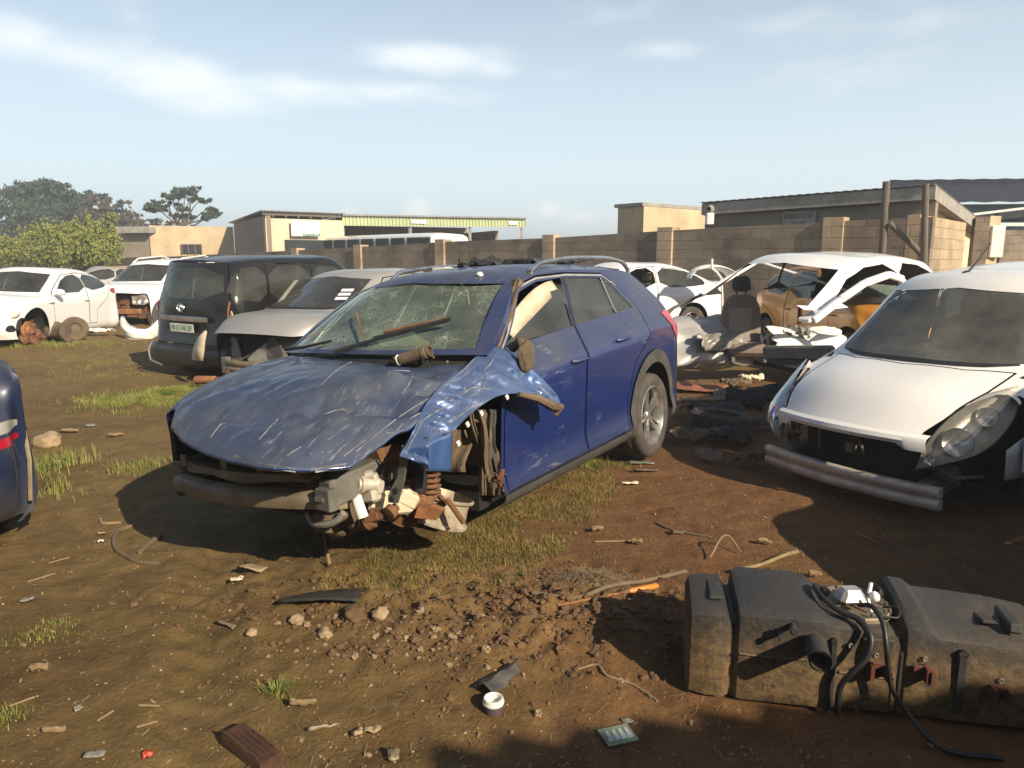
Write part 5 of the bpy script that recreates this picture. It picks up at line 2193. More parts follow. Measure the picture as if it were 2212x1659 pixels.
# ---------------------------------------------------------------- white car with smashed front and roof rails
def white_suv():
    M = pose(-9.1, 20.4, -.05, 263, .05, .01)
    p = dict(wb=2.62, fo=.80, ro=.85, hw=.88, H=1.66, zf=.98, zc=1.16, xc=2.25, xh=1.40, rw=.62, xr1=-.45, zg=1.12, xg=-.62, zbf=1.10, zbr=1.14, front='none', bow=.12, wr=.35, glass='glass_dark', step=.08,
             panes=[[(1.9, 1.16), (1.42, 1.50), (.80, 1.54), (.78, 1.16)], [(.70, 1.16), (.72, 1.54), (-.1, 1.52), (-.16, 1.16)]],
             doors=[[(2.02, .4), (2.04, 1.1), (1.42, 1.54), (.76, 1.58), (.74, .4)]],
             rear_glass=[(-.62, 1.2), (.62, 1.2), (.54, 1.5), (-.54, 1.5)])
    root = make_car('white_estate', 'white estate with a smashed rusty front and roof rails behind the black people carrier', 'car', M, p, 'white')
    for s in (1, -1):
        up = [(3.18, .50 * s, .93), (3.05, .72 * s, .95), (2.9, .82 * s, .96)]
        lo = [(3.18, .50 * s, .72), (3.05, .72 * s, .70), (2.9, .84 * s, .78)]
        headlamp(root, up, lo, .02, 8, ((.4, .5, .09),), inward=(1, .3 * s, 0))
        m = MB()
        m.tube([(1.35, .62 * s, 1.60), (1.1, .62 * s, 1.70), (0, .62 * s, 1.72), (-.35, .62 * s, 1.60)], .022, 8)
        m.build('roof_rail', MAT['white_pl'], root)
    m = MB()
    for i in range(16):
        r = random.Random(i)
        m.box((3.0 + r.uniform(-.1, .12), r.uniform(-.45, .45), r.uniform(.45, .88)), (r.uniform(.04, .1), r.uniform(.08, .3), r.uniform(.05, .18)), None, 0, 1, .01)
    m.box((2.86, 0, .65), (.06, 1.3, .6))
    m.build('crushed_front', MAT['rust'], root)
    m = MB().box((3.12, 0, .55), (.08, 1.3, .12), None, 0, 1, .01)
    m.build('bumper_beam', MAT['rust_or'], root)
    return root


white_suv()


# ---------------------------------------------------------------- white hatchback at the far left
def left_hatch():
    M = pose(-9.85, 15.85, -.08, 274, -.02, -.03)
    p = dict(wb=2.62, fo=.82, ro=.78, hw=.88, H=1.47, zf=.72, zc=.98, xc=2.18, xh=1.30, rw=.58, xr1=-.15, zg=1.05, xg=-.50, zbf=.95, zbr=1.06, bow=.2, wr=.33, arch=.40, glass='glass_dark', drop=.07,
             panes=[[(1.78, 1.0), (1.30, 1.30), (.76, 1.345), (.74, 1.02)], [(.66, 1.02), (.68, 1.345), (.10, 1.30), (-.10, 1.24), (-.24, 1.11)]],
             doors=[[(2.0, .34), (2.04, .95), (1.30, 1.345), (.71, 1.385), (.70, .34)], [(.69, .34), (.70, 1.385), (.08, 1.34), (-.3, 1.08), (-.12, .86), (.36, .62), (.40, .34)]],
             rear_glass=[(-.6, 1.1), (.6, 1.1), (.5, 1.33), (-.5, 1.33)], handle='white', zh=.84,
             wheels=((0, 1, 0), (0, -1, 1), (2.62, 1, 0), (2.62, -1, 1)), no_arch=(('l', 0),), mirrors=(1, -1))
    p['lamps'] = [('tail_light', [(-.55, .92), (-.55, 1.06), (-.28, 1.04), (-.34, .95)], 'side', lambda c, n: abs(c.y) > .5 and c.x < -.2, 'red_lens'),
                  ('fog_lamp', [(3.0, .34), (3.22, .34), (3.2, .46), (3.05, .46)], 'side', lambda c, n: c.y > .4, 'dark')]
    root = make_car('white_hatchback', 'clean white hatchback at the far left missing its front wheel', 'car', M, p, 'white')
    up = [(3.22, .50, .62), (3.05, .70, .74), (2.8, .80, .82), (2.6, .84, .86)]
    lo = [(3.22, .50, .58), (3.12, .68, .56), (2.9, .80, .64), (2.6, .86, .83)]
    headlamp(root, up, lo, .03, 10, ((.4, .5, .07), (.65, .5, .05)), inward=(.7, .7, .1))
    m = MB()
    m.lathe([(0, .05), (.07, .05), (.08, .02), (.17, .02), (.175, 0), (.17, -.03), (.08, -.04)], (2.62, .70, .33), (0, 1, 0), 24)
    m.build('brake_hub', MAT['rust_or'], root)
    m = MB()
    m.box((2.5, .72, .36), (.12, .1, .2), None, 0, 1, .02).tube([(2.62, .6, .33), (2.6, .45, .6), (2.58, .4, .8)], .03, 8).blob((2.7, .68, .18), (.1, .08, .1), 4, 2, .5)
    m.build('knuckle', MAT['rust'], root)
    m = MB()
    P_ = []
    for i in range(13):
        a = pi * i / 12
        P_.append([Vector((2.62 + .385 * cos(a), .80, .36 + .385 * sin(a))), Vector((2.62 + .36 * cos(a), .35, .36 + .36 * sin(a)))])
    m.grid(P_)
    m.build('wheel_arch_liner', MAT['void'], root)
    return root


left_hatch()


# ---------------------------------------------------------------- stripped white shell with no front
def white_wreck():
    M = pose(4.72, 9.66, .06, 213.8, .036, -.045) @ Matrix.Scale(1.12, 4)
    p = dict(wb=2.5, fo=.7, ro=.75, hw=.83, H=1.46, zf=.75, zc=1.0, xc=2.15, xh=1.36, rw=.58, xr1=-.1, zg=1.03, xg=-.45, zbf=.95, zbr=1.02, front='none', bow=.15, wr=.29, windscreen=False, cabin=False, glass='glass',
             panes=[[(1.88, 1.0), (1.40, 1.33), (.72, 1.37), (.70, 1.0)], [(.62, 1.0), (.64, 1.37), (.05, 1.31), (-.2, 1.06)]],
             skip_windows=(('l', 0), ('r', 0), ('l', 1), ('r', 1)), doors=(), wheels=(), under=False)
    p['holes'] = [([(2.16, .05), (2.16, 1.3), (4, 1.3), (4, .05)], 'side', lambda c, n: True),      # everything ahead of the scuttle is gone
                  ([(-.15, .0), (-.15, 1.0), (2.3, 1.0), (2.3, .0)], 'side', lambda c, n: True),
                  ([(-.62, .50), (.62, .50), (.62, 1.03), (-.62, 1.03)], 'front', lambda c, n: c.x < -.4)]
    root = make_car('stripped_car_shell', 'stripped white car shell with bare pillars and no front or windscreen', 'car', M, p, 'white')
    Mi = M.inverted()
    m = MB()
    m.beam(Mi @ D(1645, 559, 10.7), Mi @ D(1512, 638, 10.0), .055, .05, 0, .01)
    m.beam(Mi @ D(1850, 628, 10.0), Mi @ D(1735, 693, 9.2), .15, .05, 0, .012)
    m.beam(Mi @ D(1640, 565, 10.6), Mi @ D(1850, 634, 10.0), .05, .03, 0, .008)
    m.build('windscreen_frame', MAT['white'], root)
    m = MB().box((.5, 0, .15), (1.2, 1.4, .05))
    m.build('floor_pan', MAT['void'], root)
    # bent front door frame leaning out on the near side
    m = MB()
    pts = [(2.25, .80, .92), (1.95, .86, 1.10), (1.6, .88, 1.24), (1.2, .88, 1.30), (.9, .86, 1.24), (.84, .86, 1.0)]
    for i in range(len(pts) - 1):
        m.beam(pts[i], pts[i + 1], .05, .07, 0, .01)
    m.build('bent_door_frame', MAT['white'], root)
    # bent lower rail with torn sheet on the right-hand side of the picture
    m = MB()
    m.box((2.15, .60, .58), (.10, .75, .14), Matrix.Rotation(.15, 3, 'X'), 0, 1, .02)
    m.build('scuttle_rail', MAT['steel'], root)
    # bent wiper linkage reaching out to the left
    m = MB()
    m.tube([Mi @ D(1516, 637, 9.95), Mi @ D(1490, 648, 9.9), Mi @ D(1455, 665, 9.8), Mi @ D(1437, 680, 9.75)], [.02, .018, .02, .035], 8)
    m.build('wiper_arm', MAT['trim'], root)
    return root


WRECK = white_wreck()


def crumple_sheet(name, label, cat, loc, size, rotz, seed, mat, amp=.08, nx=26, ny=18, tilt=0.0, th=.006, group=None, fq=4.0):
    r = random.Random(seed)
    P_ = []
    for i in range(nx + 1):
        row = []
        for j in range(ny + 1):
            u, v = i / nx - .5, j / ny - .5
            edge = 1 + .16 * mnoise.noise(Vector((u * 5 + seed, v * 5, 1)))
            x, y = u * size[0] * edge, v * size[1] * edge
            z = size[2] * (1 - (2 * v) ** 2) * .5 + amp * mnoise.fractal(Vector((u * fq + seed * 3.1, v * fq, seed)), 1, 2, 4)
            ridge = abs(mnoise.noise(Vector((u * fq * 1.3 + seed, v * fq * .6, 9))))
            z += amp * .9 * (.4 - ridge)
            row.append(Vector((x, y, z)))
        P_.append(row)
    o = solidify(MB().grid(P_).build(name, MAT[mat], None, sharp=28), th)
    o.matrix_world = Matrix.Translation(loc) @ Matrix.Rotation(rotz, 4, 'Z') @ Matrix.Rotation(tilt, 4, 'X')
    return tag(o, label, cat, group)


def wreck_bits():
    # loose seat standing in the open shell
    s0 = G(1605, 755, .22)
    dep = 9.4
    q = D(1602, 742, dep)
    root = thing('car_seat', 'dusty brown grey car seat standing upright in the stripped white shell', 'seat', Matrix.Translation((q.x, q.y, q.z)) @ Matrix.Rotation(radians(-92), 4, 'Z'))
    # seat faces the camera: local x forward
    m = MB()
    m.box((.16, 0, -.05), (.46, .50, .15), None, 0, 1, .05)
    m.build('cushion', MAT['seat_brown'], root)
    R = Matrix.Rotation(-.16, 3, 'Y')
    prof = [(-.02, .235), (.12, .255), (.34, .26), (.50, .235), (.60, .18), (.635, .12)]
    P_ = []
    for (z, hw_) in prof:
        ring = []
        for k in range(16):
            a = 2 * pi * k / 16
            cx, cy = cos(a), sin(a)
            ring.append(R @ Vector((.075 * np.sign(cx) * abs(cx) ** .5 - .05, hw_ * np.sign(cy) * abs(cy) ** .45, z)))
        ring.append(ring[0])
        P_.append(ring)
    mb = MB().grid(P_)
    mb.add(P_[-1][:-1], [tuple(range(16))])
    mb.build('backrest', MAT['seat_brown'], root)
    m = MB()
    m.box((0, 0, 0), (.02, .30, .44), None, 0, .95, .01)
    o = m.build('centre_panel', MAT['seat_panel'], root)
    o.matrix_local = Matrix.Rotation(-.16, 4, 'Y') @ Matrix.Translation((.028, -.03, .25))
    m = MB()
    m.box((-.16, 0, .77), (.10, .25, .20), R, 0, .9, .045)
    m.tube([(-.14, -.06, .58), (-.15, -.06, .70)], .01, 6).tube([(-.14, .06, .58), (-.15, .06, .70)], .01, 6)
    m.build('headrest', MAT['seat'], root)
    for y in (-.2, .2):
        MB().box((.12, y, -.17), (.5, .05, .07), None, 0, 1, .01).build('seat_rail', MAT['steel'], root)
    # crumpled silver wing lying against the shell
    q = D(1500, 735, 9.3)
    crumple_sheet('crumpled_wing', 'crumpled dusty silver car wing behind the blue car\'s tail', 'car panel', (q.x, q.y, q.z), (1.35, .80, .14), radians(15), 4, 'silver', .07, tilt=radians(48), fq=2.2)
    q = D(1555, 738, 9.15)
    crumple_sheet('torn_liner', 'sheet of torn translucent plastic in front of the loose seat', 'scrap', (q.x, q.y, q.z), (.72, .3, .08), radians(28), 9, 'plasticgrey', .07, tilt=radians(38))
    q = D(1745, 735, 9.2)
    crumple_sheet('torn_bumper', 'torn grey and white bumper piece right of the loose seat', 'car panel', (q.x, q.y, q.z), (1.0, .42, .08), radians(10), 14, 'white2', .04, tilt=radians(50), fq=2)
    q = D(1715, 722, 9.25)
    crumple_sheet('wire_tangle', 'matted grey plastic scrap right of the loose seat', 'scrap', (q.x, q.y, q.z), (.40, .22, .05), radians(-10), 17, 'plasticgrey', .09, tilt=radians(60))
    # white slatted bumper grille on the ground
    q = G(1565, 775, .12)
    q = D(1565, 772, 7.3)
    base = G(1560, 790, .14)
    root = thing('bumper_grille', 'white slatted bumper grille lying below the loose seat', 'car panel', Matrix.Translation((base.x, base.y, .12)) @ Matrix.Rotation(radians(-4), 4, 'Z'))
    Lh = 62 * S_ / F * base.y
    m = MB()
    P_ = []
    for i in range(21):
        k = i / 20
        x = -Lh + 2 * Lh * k
        e = (2 * k - 1)
        P_.append([Vector((x, .12 * e * e + .08, .16 + .015 * sin(k * 9))), Vector((x, .12 * e * e, .20)), Vector((x, .12 * e * e - .05, .16)), Vector((x, .12 * e * e - .03, .13))])
    m.grid(P_)
    solidify(m.build('frame', MAT['white_pl'], root), .008)
    m = MB()
    for z in (.10, .065, .03):
        m.tube([(-Lh * .55, 0.02, z), (0, -.03, z), (Lh * .95, .0, z)], .011, 6)
    m.tube([(Lh * .3, -.02, .0), (Lh * .3, -.02, .15)], .012, 6).tube([(-Lh * .2, -.02, .0), (-Lh * .2, -.02, .15)], .012, 6)
    m.build('slat', MAT['cream'], root)
    m = MB()
    m.prism([(-.20, 0), (-.08, .10), (0, .02), (.20, .015), (.26, .09), (.32, .02), (.1, -.03)], .03, (-Lh * .5, -.08, .0), (1, 0, 0), (0, 0, 1))
    m.build('broken_end', MAT['cream'], root)
    # red brown panels and scrap on the soil behind the blue car's rear wheel
    q = G(1500, 845, 0)
    crumple_sheet('fallen_sheet', 'flat red brown panel on the soil behind the blue car\'s rear wheel', 'car panel', (q.x, q.y, .05), (.72, .5, .04), radians(-20), 21, 'redpanel', .02, fq=2)
    q = G(1545, 868, 0)
    crumple_sheet('thin_board', 'thin tan edged board lying before the red brown panel', 'board', (q.x - .1, q.y - .05, .03), (.55, .12, .01), radians(2), 23, 'stick', .012, fq=2, th=.02)
    q = G(1590, 838, 0)
    crumple_sheet('muddy_scrap', 'muddy brown scrap sheet beside the red brown panel', 'scrap', (q.x, q.y, .06), (.34, .22, .06), radians(15), 25, 'mud', .05)
    q = G(1622, 828, 0)
    crumple_sheet('cream_scrap', 'small cream coloured scrap on the shaded soil by the white hatchback', 'scrap', (q.x, q.y, .06), (.30, .12, .05), radians(5), 27, 'cream', .05)
    q = G(1560, 862, 0)
    crumple_sheet('grey_offcut', 'grey green offcut standing beside the red brown panel', 'scrap', (q.x, q.y, .05), (.20, .14, .02), radians(-30), 29, 'steel', .02, tilt=.7)


wreck_bits()


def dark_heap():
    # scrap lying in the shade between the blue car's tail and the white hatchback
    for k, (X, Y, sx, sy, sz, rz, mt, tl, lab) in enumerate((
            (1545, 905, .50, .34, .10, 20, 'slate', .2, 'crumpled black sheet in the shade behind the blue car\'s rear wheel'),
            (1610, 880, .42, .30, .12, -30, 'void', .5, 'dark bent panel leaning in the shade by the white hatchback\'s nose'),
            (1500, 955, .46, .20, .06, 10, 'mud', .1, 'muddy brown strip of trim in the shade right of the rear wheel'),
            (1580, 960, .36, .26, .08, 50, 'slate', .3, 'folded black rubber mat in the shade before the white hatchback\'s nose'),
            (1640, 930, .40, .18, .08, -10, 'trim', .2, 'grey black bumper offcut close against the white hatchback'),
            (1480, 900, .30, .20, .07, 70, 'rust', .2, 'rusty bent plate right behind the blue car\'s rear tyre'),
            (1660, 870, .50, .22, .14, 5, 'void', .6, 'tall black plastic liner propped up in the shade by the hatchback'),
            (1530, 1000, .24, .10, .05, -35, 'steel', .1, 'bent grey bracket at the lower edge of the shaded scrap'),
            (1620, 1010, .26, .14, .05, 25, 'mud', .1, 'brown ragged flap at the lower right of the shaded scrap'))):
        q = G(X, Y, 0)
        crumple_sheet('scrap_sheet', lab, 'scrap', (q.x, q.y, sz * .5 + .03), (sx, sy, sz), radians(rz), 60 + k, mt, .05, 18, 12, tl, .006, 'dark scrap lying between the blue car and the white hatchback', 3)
    q = G(1555, 930, 0)
    m = MB()
    m.lathe([(.18, -.08), (.25, -.09), (.29, -.06), (.30, 0), (.29, .06), (.25, .09), (.18, .08), (.17, 0)], (0, 0, .09), (.1, .05, 1), 28, closed=True)
    m.build('tyre_ring', MAT['tyre'], thing('old_tyre', 'bare tyre lying flat among the dark scrap behind the blue car', 'tyre', Matrix.Translation(q)))


dark_heap()


# ---------------------------------------------------------------- orange car seen through the shell
def orange_car():
    M = pose(5.05, 12.15, .04, -84, 0, 0)
    p = dict(wb=2.45, fo=.72, ro=.62, hw=.82, H=1.46, zf=.74, zc=1.0, xc=2.05, xh=1.38, rw=.57, xr1=-.2, zg=1.02, xg=-.42, zbf=.94, zbr=1.0, wr=.29, step=.07, glass='glass', seatmat='seat',
             panes=[[(1.80, .98), (1.36, 1.31), (.70, 1.35), (.68, .98)], [(.60, .98), (.62, 1.35), (.05, 1.29), (-.2, 1.05)]],
             doors=[[(1.94, .34), (1.96, .94), (1.36, 1.35), (.66, 1.39), (.64, .34)], [(.63, .34), (.65, 1.39), (.02, 1.33), (-.26, 1.02), (-.1, .8), (.34, .6), (.38, .34)]],
             rear_glass=[(-.56, 1.06), (.56, 1.06), (.5, 1.33), (-.5, 1.33)], wglass='glass_crack')
    root = make_car('orange_hatchback', 'orange brown hatchback half hidden behind the stripped white shell', 'car', M, p, 'orange')
    add_mirror(root, 1.78, -.78, 1.0, -1, 'dark')
    m = MB()
    P_ = []
    for i in range(9):
        k = i / 8
        a = Vector((1.75 - .45 * k, -.70 + .10 * k, 1.02 + .33 * k))
        P_.append([a + Vector((.03, -.02, .03)), a + Vector((-.05, -.03, 0.01))])
    solidify(m.grid(P_).build('pillar_trim', MAT['yellow'], root), .01)
    s = tag(crumple_cloth(), 'red cloth bundled in the orange hatchback\'s cabin', 'cloth')
    return root


def crumple_cloth():
    q = D(1790, 660, 10.9)
    P_ = []
    for i in range(19):
        row = []
        for j in range(9):
            u, v = i / 18, j / 8
            row.append(Vector((u * .95 - .45, .06 * sin(u * 28) + .03 * mnoise.noise(Vector((u * 6, v * 5, 2))), -.28 * v + .03 * sin(u * 9))))
        P_.append(row)
    o = solidify(MB().grid(P_).build('red_cloth', MAT['red'], None), .01)
    o.matrix_world = Matrix.Translation((q.x, q.y, q.z))
    return o


orange_car()


# ---------------------------------------------------------------- white saloon behind the blue car's tail
def white_saloon():
    M = pose(3.05, 14.35, .08, 205, 0, 0)
    p = dict(wb=2.6, fo=.8, ro=.95, hw=.86, H=1.44, zf=.74, zc=.98, xc=2.15, xh=1.28, rw=.58, xr1=.12, zg=1.05, xg=-.60, zbf=.95, zbr=1.0, type='sedan', wr=.31, step=.065, glass='glass_dark', seatmat='beige',
             panes=[[(1.78, 1.0), (1.28, 1.30), (.86, 1.335), (.84, 1.0)], [(.72, 1.0), (.74, 1.335), (.15, 1.28), (-.12, 1.20), (-.30, 1.09), (-.24, 1.02)]],
             skip_windows=(('l', 0),),
             doors=[[(1.98, .34), (2.0, .93), (1.28, 1.34), (.82, 1.37), (.80, .34)], [(.79, .34), (.80, 1.37), (.14, 1.31), (-.33, 1.06), (-.16, .82), (.36, .60), (.40, .34)]],
             rear_glass=[(-.58, 1.1), (.58, 1.1), (.48, 1.34), (-.48, 1.34)], handle='white')
    p['lamps'] = [('tail_light', [(-.9, .80), (-.9, .98), (-.66, .99), (-.70, .84)], 'side', lambda c, n: abs(c.y) > .5 and c.x < -.5, 'red_dusty')]
    root = make_car('white_saloon', 'white saloon with an open front window in front of the block wall', 'car', M, p, 'white')
    return root


white_saloon()


def white_pipe_frame():
    # white arched panel and pipe sticking up between saloon and shell
    q = D(1545, 590, 12.6)
    m = MB()
    P_ = []
    for i in range(15):
        a = pi * i / 14
        P_.append([Vector((.42 * cos(a), 0, .22 * sin(a))), Vector((.42 * cos(a), .3, .22 * sin(a) + .03)), Vector((.36 * cos(a), .5, .2 * sin(a) - .02))])
    o = solidify(m.grid(P_).build('arched_panel', MAT['white'], None), .012)
    o.matrix_world = Matrix.Translation((q.x, q.y, q.z - .1))
    tag(o, 'white arched body panel standing upright behind the white saloon\'s boot', 'car panel')
    m = MB()
    a = D(1537, 556, 12.4)
    pts = [D(1538, 559, 12.4), D(1538, 580, 12.4), D(1548, 588, 12.4), D(1558, 601, 12.4), D(1560, 640, 12.4), D(1560, 700, 12.4)]
    o = m.tube([p_ - pts[-1] for p_ in pts], .022, 8).build('bent_pipe', MAT['white_pl'], None)
    o.matrix_world = Matrix.Translation(pts[-1])
    tag(o, 'thin bent white pipe rising in front of the arched white panel', 'pipe')


white_pipe_frame()


# ---------------------------------------------------------------- navy car cut by the left edge, and far wrecks
def navy_car():
    M = pose(-3.60, 3.48, -.03, 150, 0, 0)
    p = dict(wb=2.55, fo=.8, ro=.72, hw=.87, H=1.5, zf=.76, zc=1.02, xc=2.15, xh=1.4, rw=.6, xr1=-.2, zg=1.06, xg=-.45, zbf=.98, zbr=1.05, wr=.32, glass='glass_dark',
             panes=[[(1.85, 1.03), (1.4, 1.35), (.72, 1.39), (.70, 1.03)], [(.62, 1.03), (.64, 1.39), (.05, 1.33), (-.2, 1.1)]],
             doors=[[(2.0, .34), (2.02, .98), (1.4, 1.39), (.68, 1.43), (.66, .34)], [(.65, .34), (.67, 1.43), (.02, 1.37), (-.26, 1.07), (-.1, .82), (.36, .62), (.40, .34)]],
             rear_glass=[(-.58, 1.1), (.58, 1.1), (.5, 1.37), (-.5, 1.37)])
    p['lamps'] = [('tail_light', [(-.80, .63), (-.52, .63), (-.52, .68), (-.80, .68)], 'front', lambda c, n: c.x < -.3 and c.y < -.4, 'red_lens'),
                  ('reverse_light', [(-.80, .70), (-.56, .70), (-.56, .76), (-.80, .76)], 'front', lambda c, n: c.x < -.3 and c.y < -.4, 'lamp_in')]
    root = make_car('navy_hatchback', 'dark navy hatchback of which only the rear corner shows at the left edge', 'car', M, p, 'navy')
    m = MB()
    m.tube([(-.55, -.80, .28), (-.52, -.835, .5), (-.46, -.85, .75), (-.36, -.85, .95)], .012, 6)
    m.build('bumper_edge', MAT['steel_tan'], root)
    return root


navy_car()


def far_cars():
    base = dict(wb=2.5, fo=.75, ro=.75, hw=.83, H=1.42, zf=.72, zc=.97, xc=2.1, xh=1.3, rw=.57, xr1=-.1, zg=1.0, xg=-.45, zbf=.93, zbr=1.0, wr=.29, step=.1, glass='glass_dark', cabin=True,
                panes=[[(1.8, .98), (1.3, 1.28), (.70, 1.32), (.68, .98)], [(.60, .98), (.62, 1.32), (.1, 1.27), (-.2, 1.04)]], doors=(),
                rear_glass=[(-.56, 1.04), (.56, 1.04), (.5, 1.3), (-.5, 1.3)])
    q = D(268, 612, 26)
    make_car('orange_roofed_car', 'small grey car with an orange roof glimpsed between two white cars', 'car', pose(q.x + .3, 26.5, -.1, 200), dict(base, lamps=[('roof', [(1.0, -.55), (1.0, .55), (.0, .55), (.0, -.55)], 'top', lambda c, n: c.z > 1.3, 'orange')]), 'silver')
    q = D(20, 612, 25)
    make_car('grey_hatchback', 'dusty grey hatchback just showing behind the far left white car', 'car', pose(q.x - .6, 25, -.25, 195), dict(base), 'silver')
    q = D(75, 605, 29)
    make_car('black_hatchback', 'black roofed hatchback far back below the yellow green bushes', 'car', pose(q.x, 29, -.15, 180), dict(base), 'black')


far_cars()


def left_ground_parts():
    # gearbox, bare tyre, white bumper and a white scrap by the left cars
    b = G(132, 738, 0)
    root = thing('gearbox', 'brown dirt coated gearbox lying beside the white hatchback\'s bare hub', 'gearbox', Matrix.Translation((b.x, b.y - .1, 0)) @ Matrix.Rotation(radians(-8), 4, 'Z'))
    m = MB()
    m.lathe([(0, -.3), (.09, -.3), (.11, -.2), (.13, 0), (.18, .16), (.2, .18), (.2, .22), (0, .22)], (0, 0, .2), (1, .1, .05), 16)
    m.blob((-.05, .05, .28), (.2, .12, .12), 5, 2, .5)
    m.build('casing', MAT['mud'], root)
    MB().tube([(-.3, 0, .19), (-.55, -.02, .16)], .035, 10).build('shaft', MAT['rust'], root)
    b = G(165, 737, 0)
    root = thing('bare_tyre', 'worn tyre leaning on the gearbox by the far left hatchback', 'tyre', Matrix.Translation((b.x, b.y, .29)) @ Matrix.Rotation(radians(20), 4, 'Z'))
    m = MB()
    m.lathe([(.05, -.07), (.2, -.08), (.235, -.05), (.24, 0), (.235, .05), (.2, .08), (.12, .06), (.1, .03), (0, .03)], (0, 0, -.05), (.35, -1, .1), 28)
    m.build('tyre_ring', MAT['mud'], root)
    b = G(72, 742, 0)
    m = MB()
    r = random.Random(3)
    for i in range(9):
        m.blob((r.uniform(-.25, .25), r.uniform(-.15, .15), r.uniform(.03, .25)), (r.uniform(.05, .14), r.uniform(.05, .1), r.uniform(.05, .12)), i, 2, .6)
    m.tube([(-.2, 0, .0), (-.1, -.05, .3), (.1, 0, .45)], .03, 8)
    o = m.build('rusty_axle_parts', MAT['rust'], None)
    o.matrix_world = Matrix.Translation((b.x, b.y - .1, 0))
    tag(o, 'heap of rusty axle parts below the white hatchback\'s empty wheel arch', 'scrap')
    # white bumper on the ground before the smashed estate
    a, c = G(243, 690, .30), G(335, 700, .2)
    b = G(295, 732, 0)
    m = MB()
    n = 16
    P_ = []
    k = b.y / F * S_
    for i in range(n + 1):
        t = i / n
        X = 243 + (335 - 243) * t
        Y = 676 + 58 * sin(pi * min(1, t * .62 + .02)) ** 1.2 - (26 * max(0, (t - .8) / .2) ** 1.5)
        e = (2 * t - 1)
        p = Vector(((X - 290) * k, -.35 * (1 - e * e), 0))
        zt = .42 - .26 * sin(pi * min(1, t * .7 + .03))
        if t > .78:
            zt += .20 * (t - .78) / .22
        P_.append([p + Vector((0, .12, zt + .04)), p + Vector((0, 0, zt + .03)), p + Vector((0, -.07, zt - .06)), p + Vector((0, -.06, zt - .14)), p + Vector((0, -.03, zt - .16)), p + Vector((0, -.02, zt - .24)), p + Vector((0, .04, max(.0, zt - .30)))])
    o = solidify(m.grid(P_).build('loose_bumper', MAT['white'], None), .012)
    o.matrix_world = Matrix.Translation((b.x, b.y + .3, 0))
    tag(o, 'loose curved white bumper on the ground before the smashed estate', 'bumper')
    q = G(205, 726, 0)
    crumple_sheet('white_scrap', 'small ragged white plastic scrap between the tyre and the loose bumper', 'scrap', (q.x, q.y, .1), (.7, .25, .05), .1, 33, 'white_pl', .06)
    q = G(240, 735, 0)


left_ground_parts()
# ================================================================ the wrecked blue crossover
HM = pose(.423, 6.081, 0, 237.9, .005, .06)


def H(X, Y, ax, v):
    return L_at(HM, X, Y, ax, v)


def coons(back, front, left, right, nu, nv):
    """surface between four edge curves; u runs back to front, v from right edge to left edge"""
    def res(c, n):
        c = [Vector(p) for p in c]
        A = hermite_chain(np.array([list(p) for p in c]), [12] * (len(c) - 1))
        d = np.concatenate([[0], np.cumsum(np.linalg.norm(A[1:] - A[:-1], axis=1))])
        t = np.linspace(0, d[-1], n + 1)
        return np.stack([np.interp(t, d, A[:, k]) for k in range(3)], 1)
    B, Fr = res(back, nv), res(front, nv)
    R, L_ = res(right, nu), res(left, nu)
    u = np.linspace(0, 1, nu + 1)[:, None, None]
    v = np.linspace(0, 1, nv + 1)[None, :, None]
    S = (1 - u) * B[None] + u * Fr[None] + (1 - v) * R[:, None] + v * L_[:, None]
    S -= (1 - u) * (1 - v) * B[0] + (1 - u) * v * B[-1] + u * (1 - v) * Fr[0] + u * v * Fr[-1]
    return S


